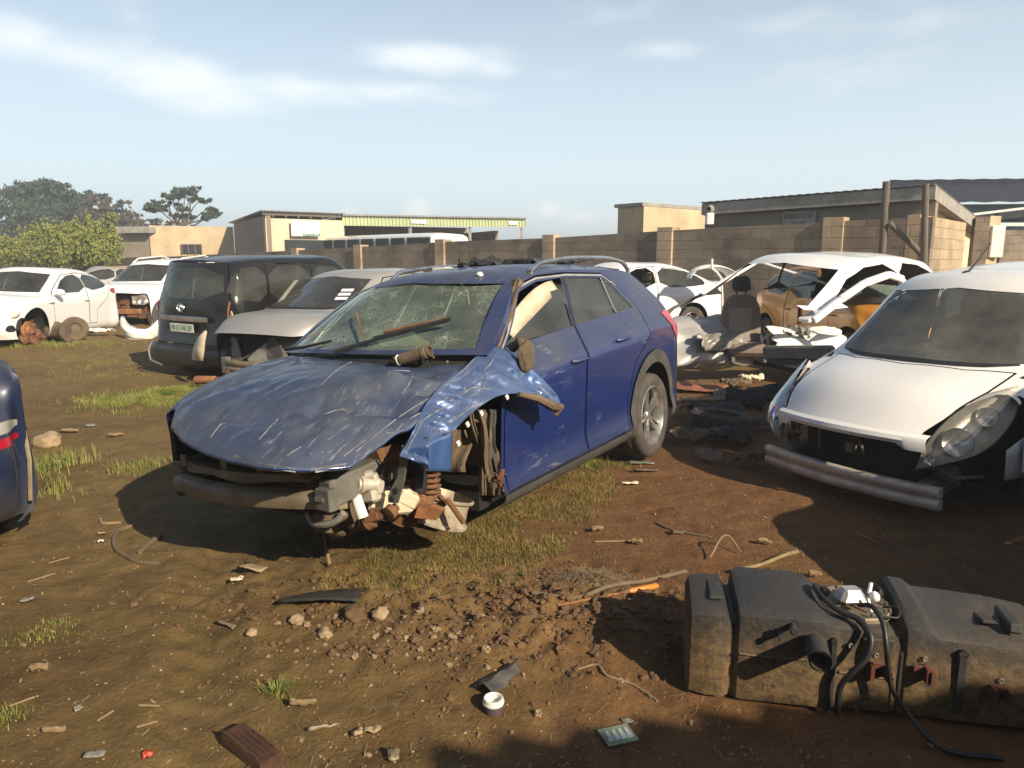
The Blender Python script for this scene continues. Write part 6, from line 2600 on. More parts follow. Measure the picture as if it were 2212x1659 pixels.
def blue_car():
    root = thing('blue_crossover', 'wrecked dark blue crossover with shattered windscreen and torn crumpled front wing', 'car', HM)
    hw = .905

    def sd(xs, k, zb, lim=None, zcr=.93, sill=.27):
        zs = [sill - .08, sill, .43, min(zcr, zb - .03), zb]
        ys = [hw - .12, hw - .02, hw - .036, hw + .0, hw - .105]
        if lim is not None:
            zs = [min(z, lim + .0005 * i) for i, z in enumerate(zs)]
        return [(xs, y * k, z) for y, z in zip(ys, zs)]
    rows = [
        sd(2.25, 1, 1.03, zcr=.88) + [(2.25, .83, 1.06), (2.38, .48, 1.075), (2.43, 0, 1.08)],
        sd(1.95, 1, 1.06, zcr=.90) + [(1.95, .755, 1.25), (2.07, .45, 1.265), (2.12, 0, 1.27)],
        sd(1.62, 1, 1.09, zcr=.92) + [(1.62, .64, 1.425), (1.72, .38, 1.465), (1.77, 0, 1.475)],
        sd(1.30, 1, 1.11, zcr=.94) + [(1.30, .635, 1.475), (1.30, .38, 1.525), (1.30, 0, 1.54)],
        sd(.55, 1.005, 1.145, zcr=.98) + [(.55, .635, 1.485), (.55, .38, 1.535), (.55, 0, 1.55)],
        sd(-.1, 1.01, 1.17, zcr=1.0) + [(-.1, .62, 1.455), (-.1, .37, 1.505), (-.1, 0, 1.52)],
        sd(-.42, 1.0, 1.17, zcr=1.0) + [(-.47, .57, 1.38), (-.58, .34, 1.43), (-.62, 0, 1.44)],
        sd(-.54, .965, 1.10, zcr=.98) + [(-.66, .70, 1.07), (-.80, .4, 1.06), (-.84, 0, 1.06)],
        sd(-.54, .965, 1.10, .70, zcr=.98) + [(-.70, .74, .704), (-.85, .4, .704), (-.89, 0, .704)],
        sd(-.52, .965, 1.10, .50, zcr=.98) + [(-.66, .74, .504), (-.80, .4, .504), (-.84, 0, .504)],
        sd(-.50, .965, 1.10, .28, zcr=.98) + [(-.62, .74, .284), (-.74, .4, .284), (-.78, 0, .284)]]
    full = loft_shell(rows, {6}, (2, 3, 5), .045, (2, 3, 8, 4, 8, 6, 6))
    # the blow has pushed the far side of the scuttle in
    k = np.clip((full[..., 0] - 1.5) / .9, 0, 1)
    far = full[..., 1] < 0
    full[..., 1] = np.where(far, full[..., 1] * (1 - .13 * k), full[..., 1])
    bm = shell_bm(full)
    L1 = lambda c, n: c.y > .3
    R1 = lambda c, n: c.y < -.3
    # rear wheel openings with grey cladding round them
    for s in (1, -1):
        fl = (lambda c, n, s=s: c.y * s > .3)
        hole = [(.06 + .385 * cos(a), .35 + .40 * sin(a)) for a in [2 * pi * i / 36 for i in range(36)]]
        bmesh.ops.delete(bm, geom=cut_poly(bm, hole, 'side', fl), context='FACES')
        ring = [(.06 + .46 * cos(a), .36 + .49 * sin(a)) for a in [-.25 + (pi + .5) * i / 30 for i in range(31)]]
        fs = cut_poly(bm, ring, 'side', (lambda c, n, s=s: c.y * s > .3 and c.x > -.45))
        take(bm, fs, 'arch_cladding', MAT['trim'], root, .012)
        sill = [(2.4, .1), (2.4, .30), (.42, .30), (.42, .1)]
        fs = cut_poly(bm, sill, 'side', fl)
        take(bm, fs, 'sill_cladding', MAT['trim'], root, .006)
        # panes
        fw = [(2.02, 1.075), (1.86, 1.205), (1.64, 1.37), (1.40, 1.425), (1.09, 1.44), (1.21, 1.125)]
        rw_ = [(1.00, 1.44), (1.14, 1.13), (.53, 1.165), (.50, 1.425)]
        qw = [(.475, 1.42), (.50, 1.168), (.20, 1.185), (.33, 1.345)]
        gf = (lambda c, n, s=s: c.y * s > .4 and c.z > 1.02)
        # bright strip framing the side glass
        tr = [(2.10, 1.05), (1.90, 1.215), (1.66, 1.395), (1.40, 1.45), (1.0, 1.463), (.46, 1.447), (.30, 1.365), (.30, 1.352), (.46, 1.435), (1.0, 1.45), (1.40, 1.438), (1.65, 1.384), (1.89, 1.205), (2.07, 1.055)]
        take(bm, cut_poly(bm, tr, 'side', gf), 'window_trim', MAT['brushed'], root, .004)
        if s > 0:
            fw2 = [(2.0, 1.085), (1.84, 1.165), (1.64, 1.275), (1.42, 1.345), (1.13, 1.375), (1.21, 1.125)]
            gone = cut_poly(bm, fw, 'side', gf)
            pane = set(cut_poly(bm, fw2, 'side', gf))
            bmesh.ops.delete(bm, geom=[f for f in cut_region(bm, fw, 'side', gf) if f not in pane], context='FACES')
        for nm, po, it in (('side_window', fw2 if s > 0 else fw, 0), ('side_window', rw_, 0), ('side_window', qw, 0)):
            fs = cut_poly(bm, po, 'side', gf)
            take(bm, fs, nm, MAT['glass_dark'], root, -.008)
        for po in ([(1.07, 1.446), (1.195, 1.125), (1.155, 1.127), (1.02, 1.447)], [(.493, 1.425), (.519, 1.166), (.507, 1.167), (.481, 1.424)]):
            take(bm, cut_poly(bm, po, 'side', gf), 'pillar_trim', MAT['dark'] if po[0][0] > 1 else MAT['brushed'], root, .003)
        fd = [(2.215, .31), (2.22, .70), (2.16, 1.02), (2.07, 1.048), (1.87, 1.22), (1.64, 1.405), (1.38, 1.46), (1.035, 1.472), (1.185, 1.12), (1.235, .90), (1.245, .31)]
        rd = [(1.23, .31), (1.22, .90), (1.17, 1.12), (1.02, 1.472), (.45, 1.455), (.27, 1.36), (.12, 1.19), (.17, .96), (.42, .80), (.545, .55), (.56, .31)]
        for po, hx, hz in ((fd, 1.36, .955), (rd, .68, 1.02)):
            fs = panel(bm, po, 'side', fl, .010)
            d = take(bm, fs, 'door', MAT['blue'], root)
            if d:
                h = handle(d, hx, (hw + .003) * s, hz - .03, s, 'blue')
                MB().blob((hx + .055, (hw + .016) * s, hz - .028), (.02, .006, .012), 1, 2, 0).build('lock_cover', MAT['chrome'], d)
        # tail lights
        tl = [(-.25, 1.11), (-.36, 1.13), (-.70, 1.06), (-.70, .83), (-.50, .88), (-.36, .96)]
        fs = cut_poly(bm, tl, 'side', (lambda c, n, s=s: c.y * s > .55 and c.x < -.2))
        take(bm, fs, 'tail_light', MAT['red_dusty'], root, .006)
    # rear window
    fs = cut_poly(bm, [(-.60, 1.12), (.60, 1.12), (.50, 1.38), (-.50, 1.38)], 'front', lambda c, n: c.x < -.4)
    take(bm, fs, 'rear_window', MAT['glass_dark'], root, -.004)
    # windscreen, sagging where it has shattered
    ws = [(-.70, 1.095), (0, 1.10), (.74, 1.095), (.585, 1.425), (0, 1.458), (-.585, 1.425)]
    fs = cut_poly(bm, ws, 'front', lambda c, n: c.x > 1.55 and c.x < 2.5 and n.x > .1 and c.z > 1.07)
    wsc = take(bm, fs, 'windscreen', MAT['glass_crack'], root, -.004)
    for v in wsc.data.vertices:
        x, y, z = v.co
        e = max(0, 1 - ((y - .25) / .5) ** 2) * max(0, 1 - ((z - 1.28) / .2) ** 2)
        e2 = max(0, 1 - ((y + .3) / .25) ** 2) * max(0, 1 - ((z - 1.2) / .12) ** 2)
        dn = mnoise.fractal(Vector((y * 6, z * 9, 1)), 1, 2, 4)
        v.co.x -= .085 * e + .05 * e2 + .014 * dn * (e + e2 + .15)
        v.co.z -= .01 * dn * (e + e2)
    finish(bm, 'body', MAT['blue'], root, 26)

    # ---- silver roof rails
    for s in (1, -1):
        m = MB()
        pts = [(1.36, .585 * s, 1.49), (1.28, .59 * s, 1.53), (1.1, .592 * s, 1.553), (.5, .59 * s, 1.572), (0, .575 * s, 1.553), (-.16, .57 * s, 1.525), (-.26, .565 * s, 1.47)]
        A = hermite_chain(np.array(pts), [4] * (len(pts) - 1))
        m.tube([Vector(p) for p in A], .016, 8)
        for p in (pts[0], pts[-1]):
            m.tube([Vector(p), Vector(p) - Vector((0, 0, .03))], .02, 8)
        m.build('roof_rail', MAT['chrome'], root)

    # ---- bonnet: one buckled sheet
    back = [(2.22, -.64, 1.055), (2.38, -.30, 1.045), (2.44, .10, 1.03), (2.38, .42, 1.0), (2.25, .66, 1.01)]
    front = [(3.29, -.42, .80), (3.45, -.02, .765), (3.50, .33, .745), (3.46, .58, .725), (3.36, .68, .705), (3.23, .765, .695)]
    right = [(2.22, -.64, 1.055), (2.72, -.64, 1.005), (3.02, -.57, .945), (3.22, -.47, .875), (3.29, -.42, .80)]
    left = [(2.25, .68, 1.015), (2.42, .76, .985), (2.66, .84, .91), (2.86, .86, .83), (3.03, .80, .765), (3.23, .765, .695)]
    nu, nv = 80, 90
    S = coons(back, front, left, right, nu, nv)
    for i in range(nu + 1):
        for j in range(nv + 1):
            u, v = i / nu, j / nv
            x, y, z = S[i, j]
            edge = min(1, 8 * min(u, 1 - u, v, 1 - v))
            b = (4 * u * (1 - u)) ** .6 * (4 * v * (1 - v)) ** .6
            dz = .030 * b
            # long pressed creases
            for yc, a in ((-.36, .010), (.10, .0)):
                dz += a * exp(-((y - yc - .10 * (x - 2.8)) / .018) ** 2) * edge
            # fold running from the near rear corner to the middle of the front edge
            d1 = (y - .78) * .55 + (x - 2.62) * .83
            dz += .062 * max(0, 1 - abs(d1) / .09) * max(0, min(1, (y - .15) / .3)) * edge
            dz -= .055 * max(0, 1 - abs(d1 - .17) / .10) * max(0, min(1, (y - .0) / .4)) * edge
            # zigzag buckles near the torn wing
            k = max(0, min(1, (y - .25) / .35)) * max(0, min(1, (3.05 - x) / .35)) * max(0, min(1, (x - 2.3) / .2))
            dz += k * .085 * (abs(mnoise.noise(Vector((x * 7 + y * 3, y * 6, 2.0)))) - .25)
            # scraped, dished front half
            k2 = max(0, min(1, (x - 2.75) / .3)) * edge
            dz += k2 * .022 * mnoise.fractal(Vector((x * 5, y * 9, 4)), 1, 2, 3)
            dz += .003 * mnoise.fractal(Vector((x * 9, y * 9, 7)), 1, 2, 3)
            # steeper nose
            S[i, j, 2] += dz
    bon = MB().grid([[Vector(S[i, j]) for j in range(nv + 1)] for i in range(nu + 1)]).build('bonnet', MAT['blue_hood'], root, sharp=24)
    bon['label'] = 'scraped and buckled blue bonnet'
    bon_fix(bon)
    solidify(bon, .018)

    # ---- far front wing, still fairly straight
    P_ = []
    for k in range(19):
        t = k / 18
        i = int(round(t * nu))
        p = Vector(S[i, 0])
        P_.append([p + Vector((0, -.004, -.006)), p + Vector((0, -.05, -.012)), p + Vector((-.0, -.105, -.045)), p + Vector((-.03, -.145, -.12)), p + Vector((-.06, -.16, -.26)), p + Vector((-.10, -.15, -.36))])
    P_ = P_[:17]
    w_ = MB().grid(P_).build('front_wing', MAT['blue'], root, sharp=50)
    fix_up(w_)
    solidify(w_, .006)

    # ---- the torn near-side wing: sheet between its outer edge and the wheel-arch edge
    def fp(X, Y, y):
        return H(X, Y, 'y', y)
    outer = [fp(862, 985, .86), fp(890, 935, .86), fp(915, 880, .84), fp(950, 835, .81), fp(1000, 795, .78), fp(1035, 765, .77), fp(1072, 748, .80), fp(1110, 768, .90), fp(1150, 798, .97), fp(1185, 832, 1.02), fp(1208, 862, 1.05), fp(1213, 884, 1.06)]
    arch = [fp(925, 1018, .95), fp(928, 960, .965), fp(955, 940, .97), fp(985, 925, .98), fp(1005, 905, .985), fp(1035, 880, .99), fp(1070, 858, 1.0), fp(1105, 850, 1.01), fp(1140, 853, 1.03), fp(1170, 866, 1.05), fp(1190, 880, 1.06), fp(1200, 890, 1.06)]
    A = hermite_chain(np.array([list(p) for p in outer]), [10] * 11)
    B = hermite_chain(np.array([list(p) for p in arch]), [10] * 11)
    P_ = []
    nn = len(A)
    for i in range(nn):
        a, b = Vector(A[i]), Vector(B[i])
        row = []
        t = i / (nn - 1)
        for j in range(41):
            f = j / 40
            p = a.lerp(b, f)
            e = sin(pi * f)
            nz = mnoise.fractal(Vector((p.x * 5.5 + 3, p.z * 5.5, 1.7)), 1, 2, 4)
            rd = abs(mnoise.noise(Vector((p.x * 9 - p.z * 11, p.z * 3 + p.x * 2, 8))))
            rd2 = abs(mnoise.noise(Vector((p.x * 19 + p.z * 17, p.z * 8 - p.x * 6, 3))))
            am = .35 + .65 * (1 - t)
            p = p + Vector((.01 * nz * e, .03 * e * nz + .125 * am * e * (rd - .22) + .035 * am * e * (rd2 - .2), .01 * nz * e))
            row.append(p)
        # flange turned inwards along the arch
        q = row[-1]
        row.append(q + Vector((-.004, -.012, .002)))
        row.append(q + Vector((-.012, -.05, .012)))
        P_.append(row)
    wing = MB().grid(P_).build('torn_wing', MAT['blue_fender'], root, sharp=22)
    wing['label'] = 'torn crumpled blue front wing peeled off its mounts'
    fix_out(wing)
    solidify(wing, .004)
    # lower tail of the wing hanging down in front of the liner
    tail = [[fp(925 + 52 * v, 955 + 63 * u - 22 * v * (1 - u), .955 + .02 * v) + Vector((0, .003 * sin(v * 9 + u * 2), 0)) for v in [k / 10 for k in range(11)]] for u in [k / 8 for k in range(9)]]
    tw = MB().grid(tail).build('wing_tail', MAT['blue_fender'], root, sharp=30)
    fix_out(tw)
    solidify(tw, .004)
    # pale clips along the arch edge
    m = MB()
    for (X, Y) in ((1040, 893), (1010, 917), (990, 958), (1095, 858)):
        p = fp(X, Y, 1.0)
        m.box(p, (.022, .012, .026), Matrix.Rotation(.5, 3, 'Y'), 0, 1, .003)
    m.build('clip', MAT['white_pl'], root)
    # torn black edge of cladding at the tip
    m = MB()
    pts = [fp(1120, 852, 1.03), fp(1160, 860, 1.055), fp(1190, 876, 1.07), fp(1208, 880, 1.08), fp(1200, 898, 1.07)]
    m.tube(pts, [.012, .022, .028, .030, .012], 8)
    m.build('cladding_shred', MAT['mud'], root)

    # ---- stub of the door mirror
    m = MB()
    c = H(1138, 770, 'y', .96)
    m.blob(c, (.07, .03, .085), 4, 3, .25)
    m.tube([H(1108, 750, 'y', .86), H(1122, 738, 'y', .93), H(1140, 745, 'y', .95)], [.03, .022, .03], 8)
    m.tube([H(1122, 745, 'y', .93), H(1118, 728, 'y', .93)], .012, 6)
    m.build('mirror_stub', MAT['mud'], root)
    # shredded trim down the near windscreen pillar
    for i in range(5):
        m = MB()
        P_ = []
        for k in range(15):
            t = k / 14
            a = Vector((1.60 + .50 * t, .66 + .135 * t, 1.435 - .35 * t))
            o = Vector((.0, .015 - .013 * i + .014 * mnoise.noise(Vector((t * 6, i, 0))), .0 + .003 * i))
            wdt = .004 + .006 * mnoise.noise(Vector((t * 9, i * 3, 5)))
            P_.append([a + o + Vector((.02, -wdt - .01, .0)), a + o + Vector((.0, wdt, .012 * sin(t * 9 + i)))])
        solidify(m.grid(P_).build('pillar_shred', (MAT['mud'], MAT['steel_tan'], MAT['stick'], MAT['void'])[i % 4], root), .005)

    # ---- cowl tray, wipers, loose bits of cabin behind the glass
    m = MB()
    P_ = []
    for k in range(21):
        y = -.66 + 1.36 * k / 20
        e = abs(y) / .7
        x = 2.52 - .22 * e * e
        P_.append([Vector((x, y, .985)), Vector((x - .04, y, 1.02 + .012 * mnoise.noise(Vector((y * 7, 1, 1))))), Vector((x - .12, y, 1.055)), Vector((x - .16, y, 1.085))])
    m.grid(P_)
    m.build('cowl_tray', MAT['dark'], root)
    w1 = [H(650, 770, 'z', 1.07), H(720, 745, 'z', 1.11), H(778, 727, 'z', 1.15)]
    w2 = [H(790, 768, 'z', 1.08), H(880, 738, 'z', 1.16), H(1012, 702, 'z', 1.26)]
    m = MB()
    # arms follow the sloping glass: place them on the screen's plane
    def on_glass(y, z):
        k = (z - 1.08) / .39
        return Vector((2.44 - .66 * k - .10 * (abs(y) / .7) ** 2 + .025, y, z))
    m.tube([on_glass(-.60, 1.095), on_glass(-.42, 1.11), on_glass(-.22, 1.145)], [.014, .010, .008], 6)
    m.build('wiper', MAT['dark'], root)
    m = MB()
    m.tube([on_glass(-.10, 1.09), on_glass(.12, 1.15), on_glass(.50, 1.235)], [.016, .012, .008], 6)
    m.tube([on_glass(.12, 1.16) + Vector((.02, 0, 0)), on_glass(.52, 1.25) + Vector((.02, 0, 0))], .012, 6)
    m.build('wiper', MAT['dark'], root)
    m = MB()
    m.tube([on_glass(.16, 1.19) + Vector((.03, 0, 0)), on_glass(.50, 1.255) + Vector((.03, 0, 0))], [.009, .007], 6)
    m.build('wiper_blade_strip', MAT['rust'], root)
    # splinters of trim lying across the screen
    for (a, b_, r_) in (((-.48, 1.16), (-.20, 1.30), .010), ((-.26, 1.30), (.02, 1.16), .012), ((-.52, 1.14), (-.40, 1.22), .012)):
        m = MB()
        m.beam(on_glass(*a), on_glass(*b_), r_ * 1.2, .004)
        m.build('trim_splinter', MAT['mud'], root)
    # grit and glass crumbs gathered on the tray
    m = MB()
    r = random.Random(8)
    for i in range(46):
        y = r.uniform(.30, .70)
        m.blob((2.42 - .18 * (y / .7) ** 2 + r.uniform(-.06, .05), y, 1.035 + r.uniform(-.01, .03)), r.uniform(.006, .018), i, 1, .6)
    m.build('glass_crumbs', MAT['mud'], root)['kind'] = 'stuff'

    # ---- cabin
    p = dict(hw=.86, xc=2.12, ro=.6, zc=1.05)
    add_interior(p, root, 'seat', -.34)
    m = MB()
    m.blob((1.72, -.34, 1.02), (.20, .26, .14), 6, 3, .45, 2)
    m.build('airbag', MAT['beige'], root)
    m = MB()
    P_ = []
    for k in range(15):
        t = k / 14
        x = 1.92 - .75 * t
        zz = 1.17 + .235 * (1 - (1 - t) ** 1.8)
        P_.append([Vector((x, .735 - .10 * t, zz + .02)), Vector((x - .02, .775 - .10 * t, zz - .05 - .045 * sin(t * pi)))])
    m.grid(P_)
    o = m.build('curtain_airbag', MAT['cream'], root)
    solidify(o, .02)

    # ---- wheels
    add_wheel(root, (.07, hw - .125, .325), .335, .225, 1, 5, 'alloy', .68, 0, True)
    add_wheel(root, (.07, -hw + .125, .325), .335, .225, -1, 5, 'alloy', .68)
    m = MB()
    P_ = []
    for i in range(15):
        a = pi * i / 14 - .1
        P_.append([Vector((.06 + .40 * cos(a), .88, .36 + .42 * sin(a))), Vector((.06 + .38 * cos(a), .5, .36 + .40 * sin(a)))])
    m.grid(P_)
    m.build('wheel_arch_liner', MAT['void'], root)

    # ---- engine bay
    u = MB()
    u.box((1.2, 0, .27), (2.2, 1.5, .12))
    u.box((2.2, 0, .62), (.06, 1.5, .72))
    u.box((0, 0, .46), (.7, 1.1, .4))
    u.box((2.65, -.05, .46), (.7, .8, .26))
    u.box((2.7, -.60, .62), (.95, .04, .46))
    u.build('underbody', MAT['void'], root)
    e = MB()
    e.box((2.75, -.1, .66), (.5, .7, .22), None, 0, 1, .03)
    e.box((2.95, .25, .60), (.3, .3, .2), None, 0, 1, .03)
    e.tube([(3.05, -.5, .62), (3.08, 0, .66), (3.0, .4, .62)], .03, 8)
    e.build('engine', MAT['void'], root)
    # lower crash beam, lit along its face
    m = MB()
    n = 18
    P_ = []
    for i in range(n + 1):
        t = i / n
        y = -.60 + 1.22 * t
        x = 3.29 - .10 * ((y) / .6) ** 2
        z = .475 + .045 * t
        P_.append([Vector((x - .05, y, z - .055)), Vector((x, y, z - .045)), Vector((x + .015, y, z - .01)), Vector((x + .008, y, z + .02)), Vector((x - .01, y, z + .035)), Vector((x - .05, y, z + .042))])
    m.grid(P_)
    m.add(P_[0], [(0, 1, 2, 3, 4, 5)]).add(P_[-1], [(5, 4, 3, 2, 1, 0)])
    o = m.build('bumper_beam', MAT['steel_tan'], root)
    m = MB()
    m.box((3.235, .60, .535), (.05, .10, .10), Matrix.Rotation(-.1, 3, 'Z'), 0, 1, .006)
    m.box((3.262, .585, .54), (.01, .05, .018))
    m.build('beam_end_plate', MAT['steel'], root)
    # upper cross member with tabs
    m = MB()
    P_ = []
    for i in range(n + 1):
        t = i / n
        y = -.64 + 1.14 * t
        x = 3.25 - .12 * (y / .6) ** 2
        z = .585 + .04 * t
        P_.append([Vector((x - .06, y, z)), Vector((x, y, z - .005)), Vector((x + .004, y, z - .045 - .01 * sin(t * 13))), Vector((x - .03, y, z - .05))])
    m.grid(P_)
    for y in (-.45, -.12, .15, .40):
        m.box((3.22, y, .625 + y * .03), (.012, .05, .06), None, 0, 1, .003)
    solidify(m.build('upper_crossmember', MAT['steel_tan'], root), .006)
    MB().beam((3.22, .58, .55), (2.55, .63, .62), .09, .13, 0, .01).build('crash_rail', MAT['steel'], root)
    MB().beam((3.18, -.58, .52), (2.55, -.60, .58), .09, .13, 0, .01).build('crash_rail', MAT['steel'], root)
    # ribbed brown air cone
    m = MB()
    pr = []
    for i in range(12):
        h = -.075 + .15 * i / 11
        r0 = .05 + .045 * i / 11
        pr.append((r0 + (.006 if i % 2 else -.006), h))
    m.lathe([(0, -.075)] + pr + [(0, .075)], H(690, 1030, 'x', 3.12), (-.25, -.45, .8), 18)
    m.build('air_cone', MAT['rust'], root)
    m = MB()
    m.tube([H(705, 1035, 'x', 3.14), H(715, 1070, 'x', 3.14), H(720, 1105, 'x', 3.12)], [.03, .028, .04], 8)
    m.blob(H(712, 1112, 'x', 3.12), (.07, .09, .04), 7, 2, .5)
    m.build('strut_tower_scrap', MAT['mud'], root)
    m = MB()
    a = [H(665, 1108, 'x', 3.16), H(672, 1125, 'x', 3.17), H(700, 1133, 'x', 3.18), H(728, 1124, 'x', 3.17), H(742, 1108, 'x', 3.16)]
    A = hermite_chain(np.array([list(p) for p in a]), [5] * 4)
    m.tube([Vector(p) for p in A], .016, 8)
    m.build('plastic_duct', MAT['plasticgrey'], root)
    # white hose and its housing
    a = [H(767, 1048, 'x', 3.06), H(769, 1070, 'x', 3.07), H(776, 1095, 'x', 3.08), H(784, 1118, 'x', 3.08)]
    A = hermite_chain(np.array([list(p) for p in a]), [5] * 3)
    MB().tube([Vector(p) for p in A], [.024 + .004 * i / (len(A) - 1) for i in range(len(A))], 12).build('white_hose', MAT['white_pl'], root)
    m = MB()
    m.box(H(805, 1060, 'x', 2.98), (.09, .085, .10), Matrix.Rotation(.2, 3, 'X'), 0, .9, .012)
    m.lathe([(0, .05), (.03, .05), (.032, .04), (.042, .038), (.042, .02), (.034, .018), (.036, -.05)], H(792, 1046, 'x', 3.02), (.9, -.3, .2), 16)
    m.lathe([(0, .03), (.034, .03), (.036, .0), (.044, -.002), (.044, -.016), (.03, -.02), (.03, -.06)], H(803, 1036, 'x', 2.98), (.2, -.1, 1), 16)
    m.box(H(818, 1052, 'x', 2.97), (.05, .05, .06), None, 0, 1, .008).box(H(786, 1032, 'x', 3.0), (.03, .05, .025), None, 0, 1, .006)
    m.tube([H(768, 1046, 'x', 3.05), H(790, 1045, 'x', 3.02)], .03, 10)
    m.tube([H(790, 1028, 'x', 3.02), H(806, 1024, 'x', 3.0)], .022, 8)
    m.build('thermostat_housing', MAT['alu'], root)
    m = MB()
    R = Matrix.Rotation(.12, 3, 'X')
    m.beam(H(795, 1085, 'x', 2.95), H(890, 1078, 'x', 2.80), .11, .12, 0, .015)
    m.beam(H(860, 1065, 'x', 2.86), H(900, 1085, 'x', 2.80), .08, .07, 0, .01)
    m.build('coolant_tank', MAT['cream'], root)
    # grey headlamp bracket with slots
    o = H(868, 968, 'x', 2.98)
    m = MB()
    q = [H(868, 962, 'x', 2.98), H(882, 975, 'x', 2.98), H(872, 1040, 'x', 2.99), H(858, 1088, 'x', 3.0), H(838, 1085, 'x', 3.0), H(838, 1070, 'x', 3.0), H(858, 1030, 'x', 2.99)]
    k = len(q)
    off = Vector((-.015, -.004, 0))
    m.add(q + [p_ + off for p_ in q], [tuple(range(k)), tuple(range(2 * k - 1, k - 1, -1))] + [(i, (i + 1) % k, k + (i + 1) % k, k + i) for i in range(k)], 0, False)
    br = m.build('lamp_bracket', MAT['steel'], root)
    m = MB()
    for (X, Y) in ((847, 1078), (855, 1060), (870, 985)):
        m.blob(H(X, Y, 'x', 3.001), (.004, .012, .018), 1, 2, 0)
    m.build('bracket_slot', MAT['void'], br)
    # sump and undertray
    m = MB()
    m.blob(H(735, 1122, 'x', 2.92), (.14, .14, .08), 3, 3, .25)
    m.box(H(760, 1100, 'x', 2.98), (.1, .08, .18), Matrix.Rotation(.3, 3, 'X'), 0, 1, .02)
    m.build('sump', MAT['mud'], root)
    m = MB()
    for (X, Y, r_) in ((790, 1128, .035), (808, 1112, .03), (820, 1110, .03), (800, 1125, .04), (845, 1105, .035)):
        m.lathe([(0, r_), (r_ * .6, r_), (r_ * .65, r_ * .4), (r_, r_ * .35), (r_, -r_ * .5), (r_ * .5, -r_ * .6), (0, -r_ * .6)], H(X, Y, 'x', 3.0), (cos(X), sin(X), .6 * cos(Y)), 12)
    m.beam(H(790, 1122, 'x', 3.02), H(822, 1112, 'x', 3.0), .05, .04, 0, .008)
    m.tube([H(840, 1118, 'x', 2.95), H(850, 1104, 'x', 2.95)], .012, 6)
    m.build('pump_parts', MAT['rust'], root)
    m = MB()
    for (X, Y, Z, sz) in ((820, 985, 2.9, .08), (845, 978, 2.86, .07), (800, 1005, 2.92, .05), (835, 1010, 2.9, .05), (860, 1000, 2.85, .05), (780, 1012, 3.0, .04)):
        m.box(H(X, Y, 'x', Z), (sz, sz * 1.5, sz * 1.2), Matrix.Rotation(X * .7, 3, 'X') @ Matrix.Rotation(Y * .3, 3, 'Z'), 0, .85, .012)
    m.build('engine_ancillaries', MAT['rust'], root)
    m = MB()
    for k in range(5):
        r = random.Random(30 + k)
        a = H(770 + 22 * k, 1000 + r.uniform(-8, 8), 'x', 2.95)
        b_ = H(790 + 20 * k, 1050 + r.uniform(-15, 15), 'x', 2.9)
        m.tube([a, (a + b_) / 2 + Vector((r.uniform(-.03, .05), r.uniform(-.05, .05), r.uniform(-.04, .03))), b_], .008, 6)
    m.build('wiring', MAT['dark'], root)
    # steering knuckle, arm, strut
    m = MB()
    m.lathe([(0, .03), (.035, .03), (.04, .012), (.065, .01), (.07, -.02), (.145, -.022), (.148, -.03), (.145, -.045), (.06, -.05)], H(898, 1092, 'x', 2.74), (.45, .75, -.3), 24)
    m.box(H(915, 1085, 'x', 2.70), (.07, .06, .10), Matrix.Rotation(.5, 3, 'Y'), 0, .8, .015)
    m.beam(H(885, 1110, 'x', 2.72), H(960, 1095, 'x', 2.62), .07, .05, 0, .012)
    m.tube([H(920, 1095, 'x', 2.7), H(928, 1060, 'x', 2.66), H(940, 1030, 'x', 2.62)], [.035, .025, .02], 8)
    m.tube([H(915, 1100, 'x', 2.7), H(945, 1065, 'x', 2.64), H(965, 1090, 'x', 2.62)], [.02, .018, .015], 8)
    m.tube([H(965, 1078, 'x', 2.66), H(985, 1105, 'x', 2.66), H(1002, 1130, 'x', 2.66)], .014, 8)
    m.build('steering_knuckle', MAT['rust'], root)
    m = MB()
    m.prism([(-.07, -.02), (.04, -.03), (.08, .02), (.02, .04), (-.05, .03)], .04, H(930, 1105, 'x', 2.74), (-.3, .95, 0), (0, .0, 1))
    m.build('lower_arm', MAT['rust_or'], root)
    m = MB()
    m.tube([H(905, 960, 'x', 2.72), H(905, 1060, 'x', 2.72)], [.05, .045], 12)
    m.tube([H(895, 980, 'x', 2.6), H(900, 1050, 'x', 2.6)], [.09, .08], 12)
    m.build('strut', MAT['void'], root)
    c0, c1 = H(925, 985, 'x', 2.66), H(930, 1068, 'x', 2.66)
    MB().tube([c0.lerp(c1, k / 72) + Vector((.05 * cos(k * .6), .05 * sin(k * .6), 0)) for k in range(73)], .008, 6).build('coil_spring', MAT['rust'], root)
    # broken road wheel lying under the sill
    wc = H(972, 1100, 'y', .72)
    m = MB()
    m.lathe([(.205, -.10), (.222, -.105), (.224, -.085), (.205, -.075), (.195, .04), (.20, .075), (.222, .085), (.226, .10), (.21, .105), (.19, .05), (.188, -.07)], (0, 0, 0), (0, 0, 1), 36, a0=0, a1=2 * pi)
    for i in range(8):
        a = 2 * pi * i / 8
        m.beam((.03 * cos(a), .03 * sin(a), -.03), (.19 * cos(a), .19 * sin(a), -.06), .035, .03)
    wh = m.build('broken_wheel', MAT['alloy_dirty'], root)
    wh.matrix_local = Matrix.Translation(wc + Vector((0, -.06, .0))) @ Matrix.Scale(.72, 4) @ Matrix.Rotation(-.30, 4, 'Y') @ Matrix.Rotation(-.20, 4, 'X')
    # liner sheets in the wheel arch
    m = MB()
    P_ = []
    for i in range(13):
        a = .1 + 1.9 * i / 12
        x = 2.62 - .34 * cos(a - .2)
        P_.append([Vector((2.60 - .36 * cos(a * .75), y, .42 + .36 * sin(a * .75))) + Vector((0, .02 * mnoise.noise(Vector((a * 3, y * 5, 2))), 0)) for y in (.42, .55, .68, .80, .86)])
    m.grid(P_)
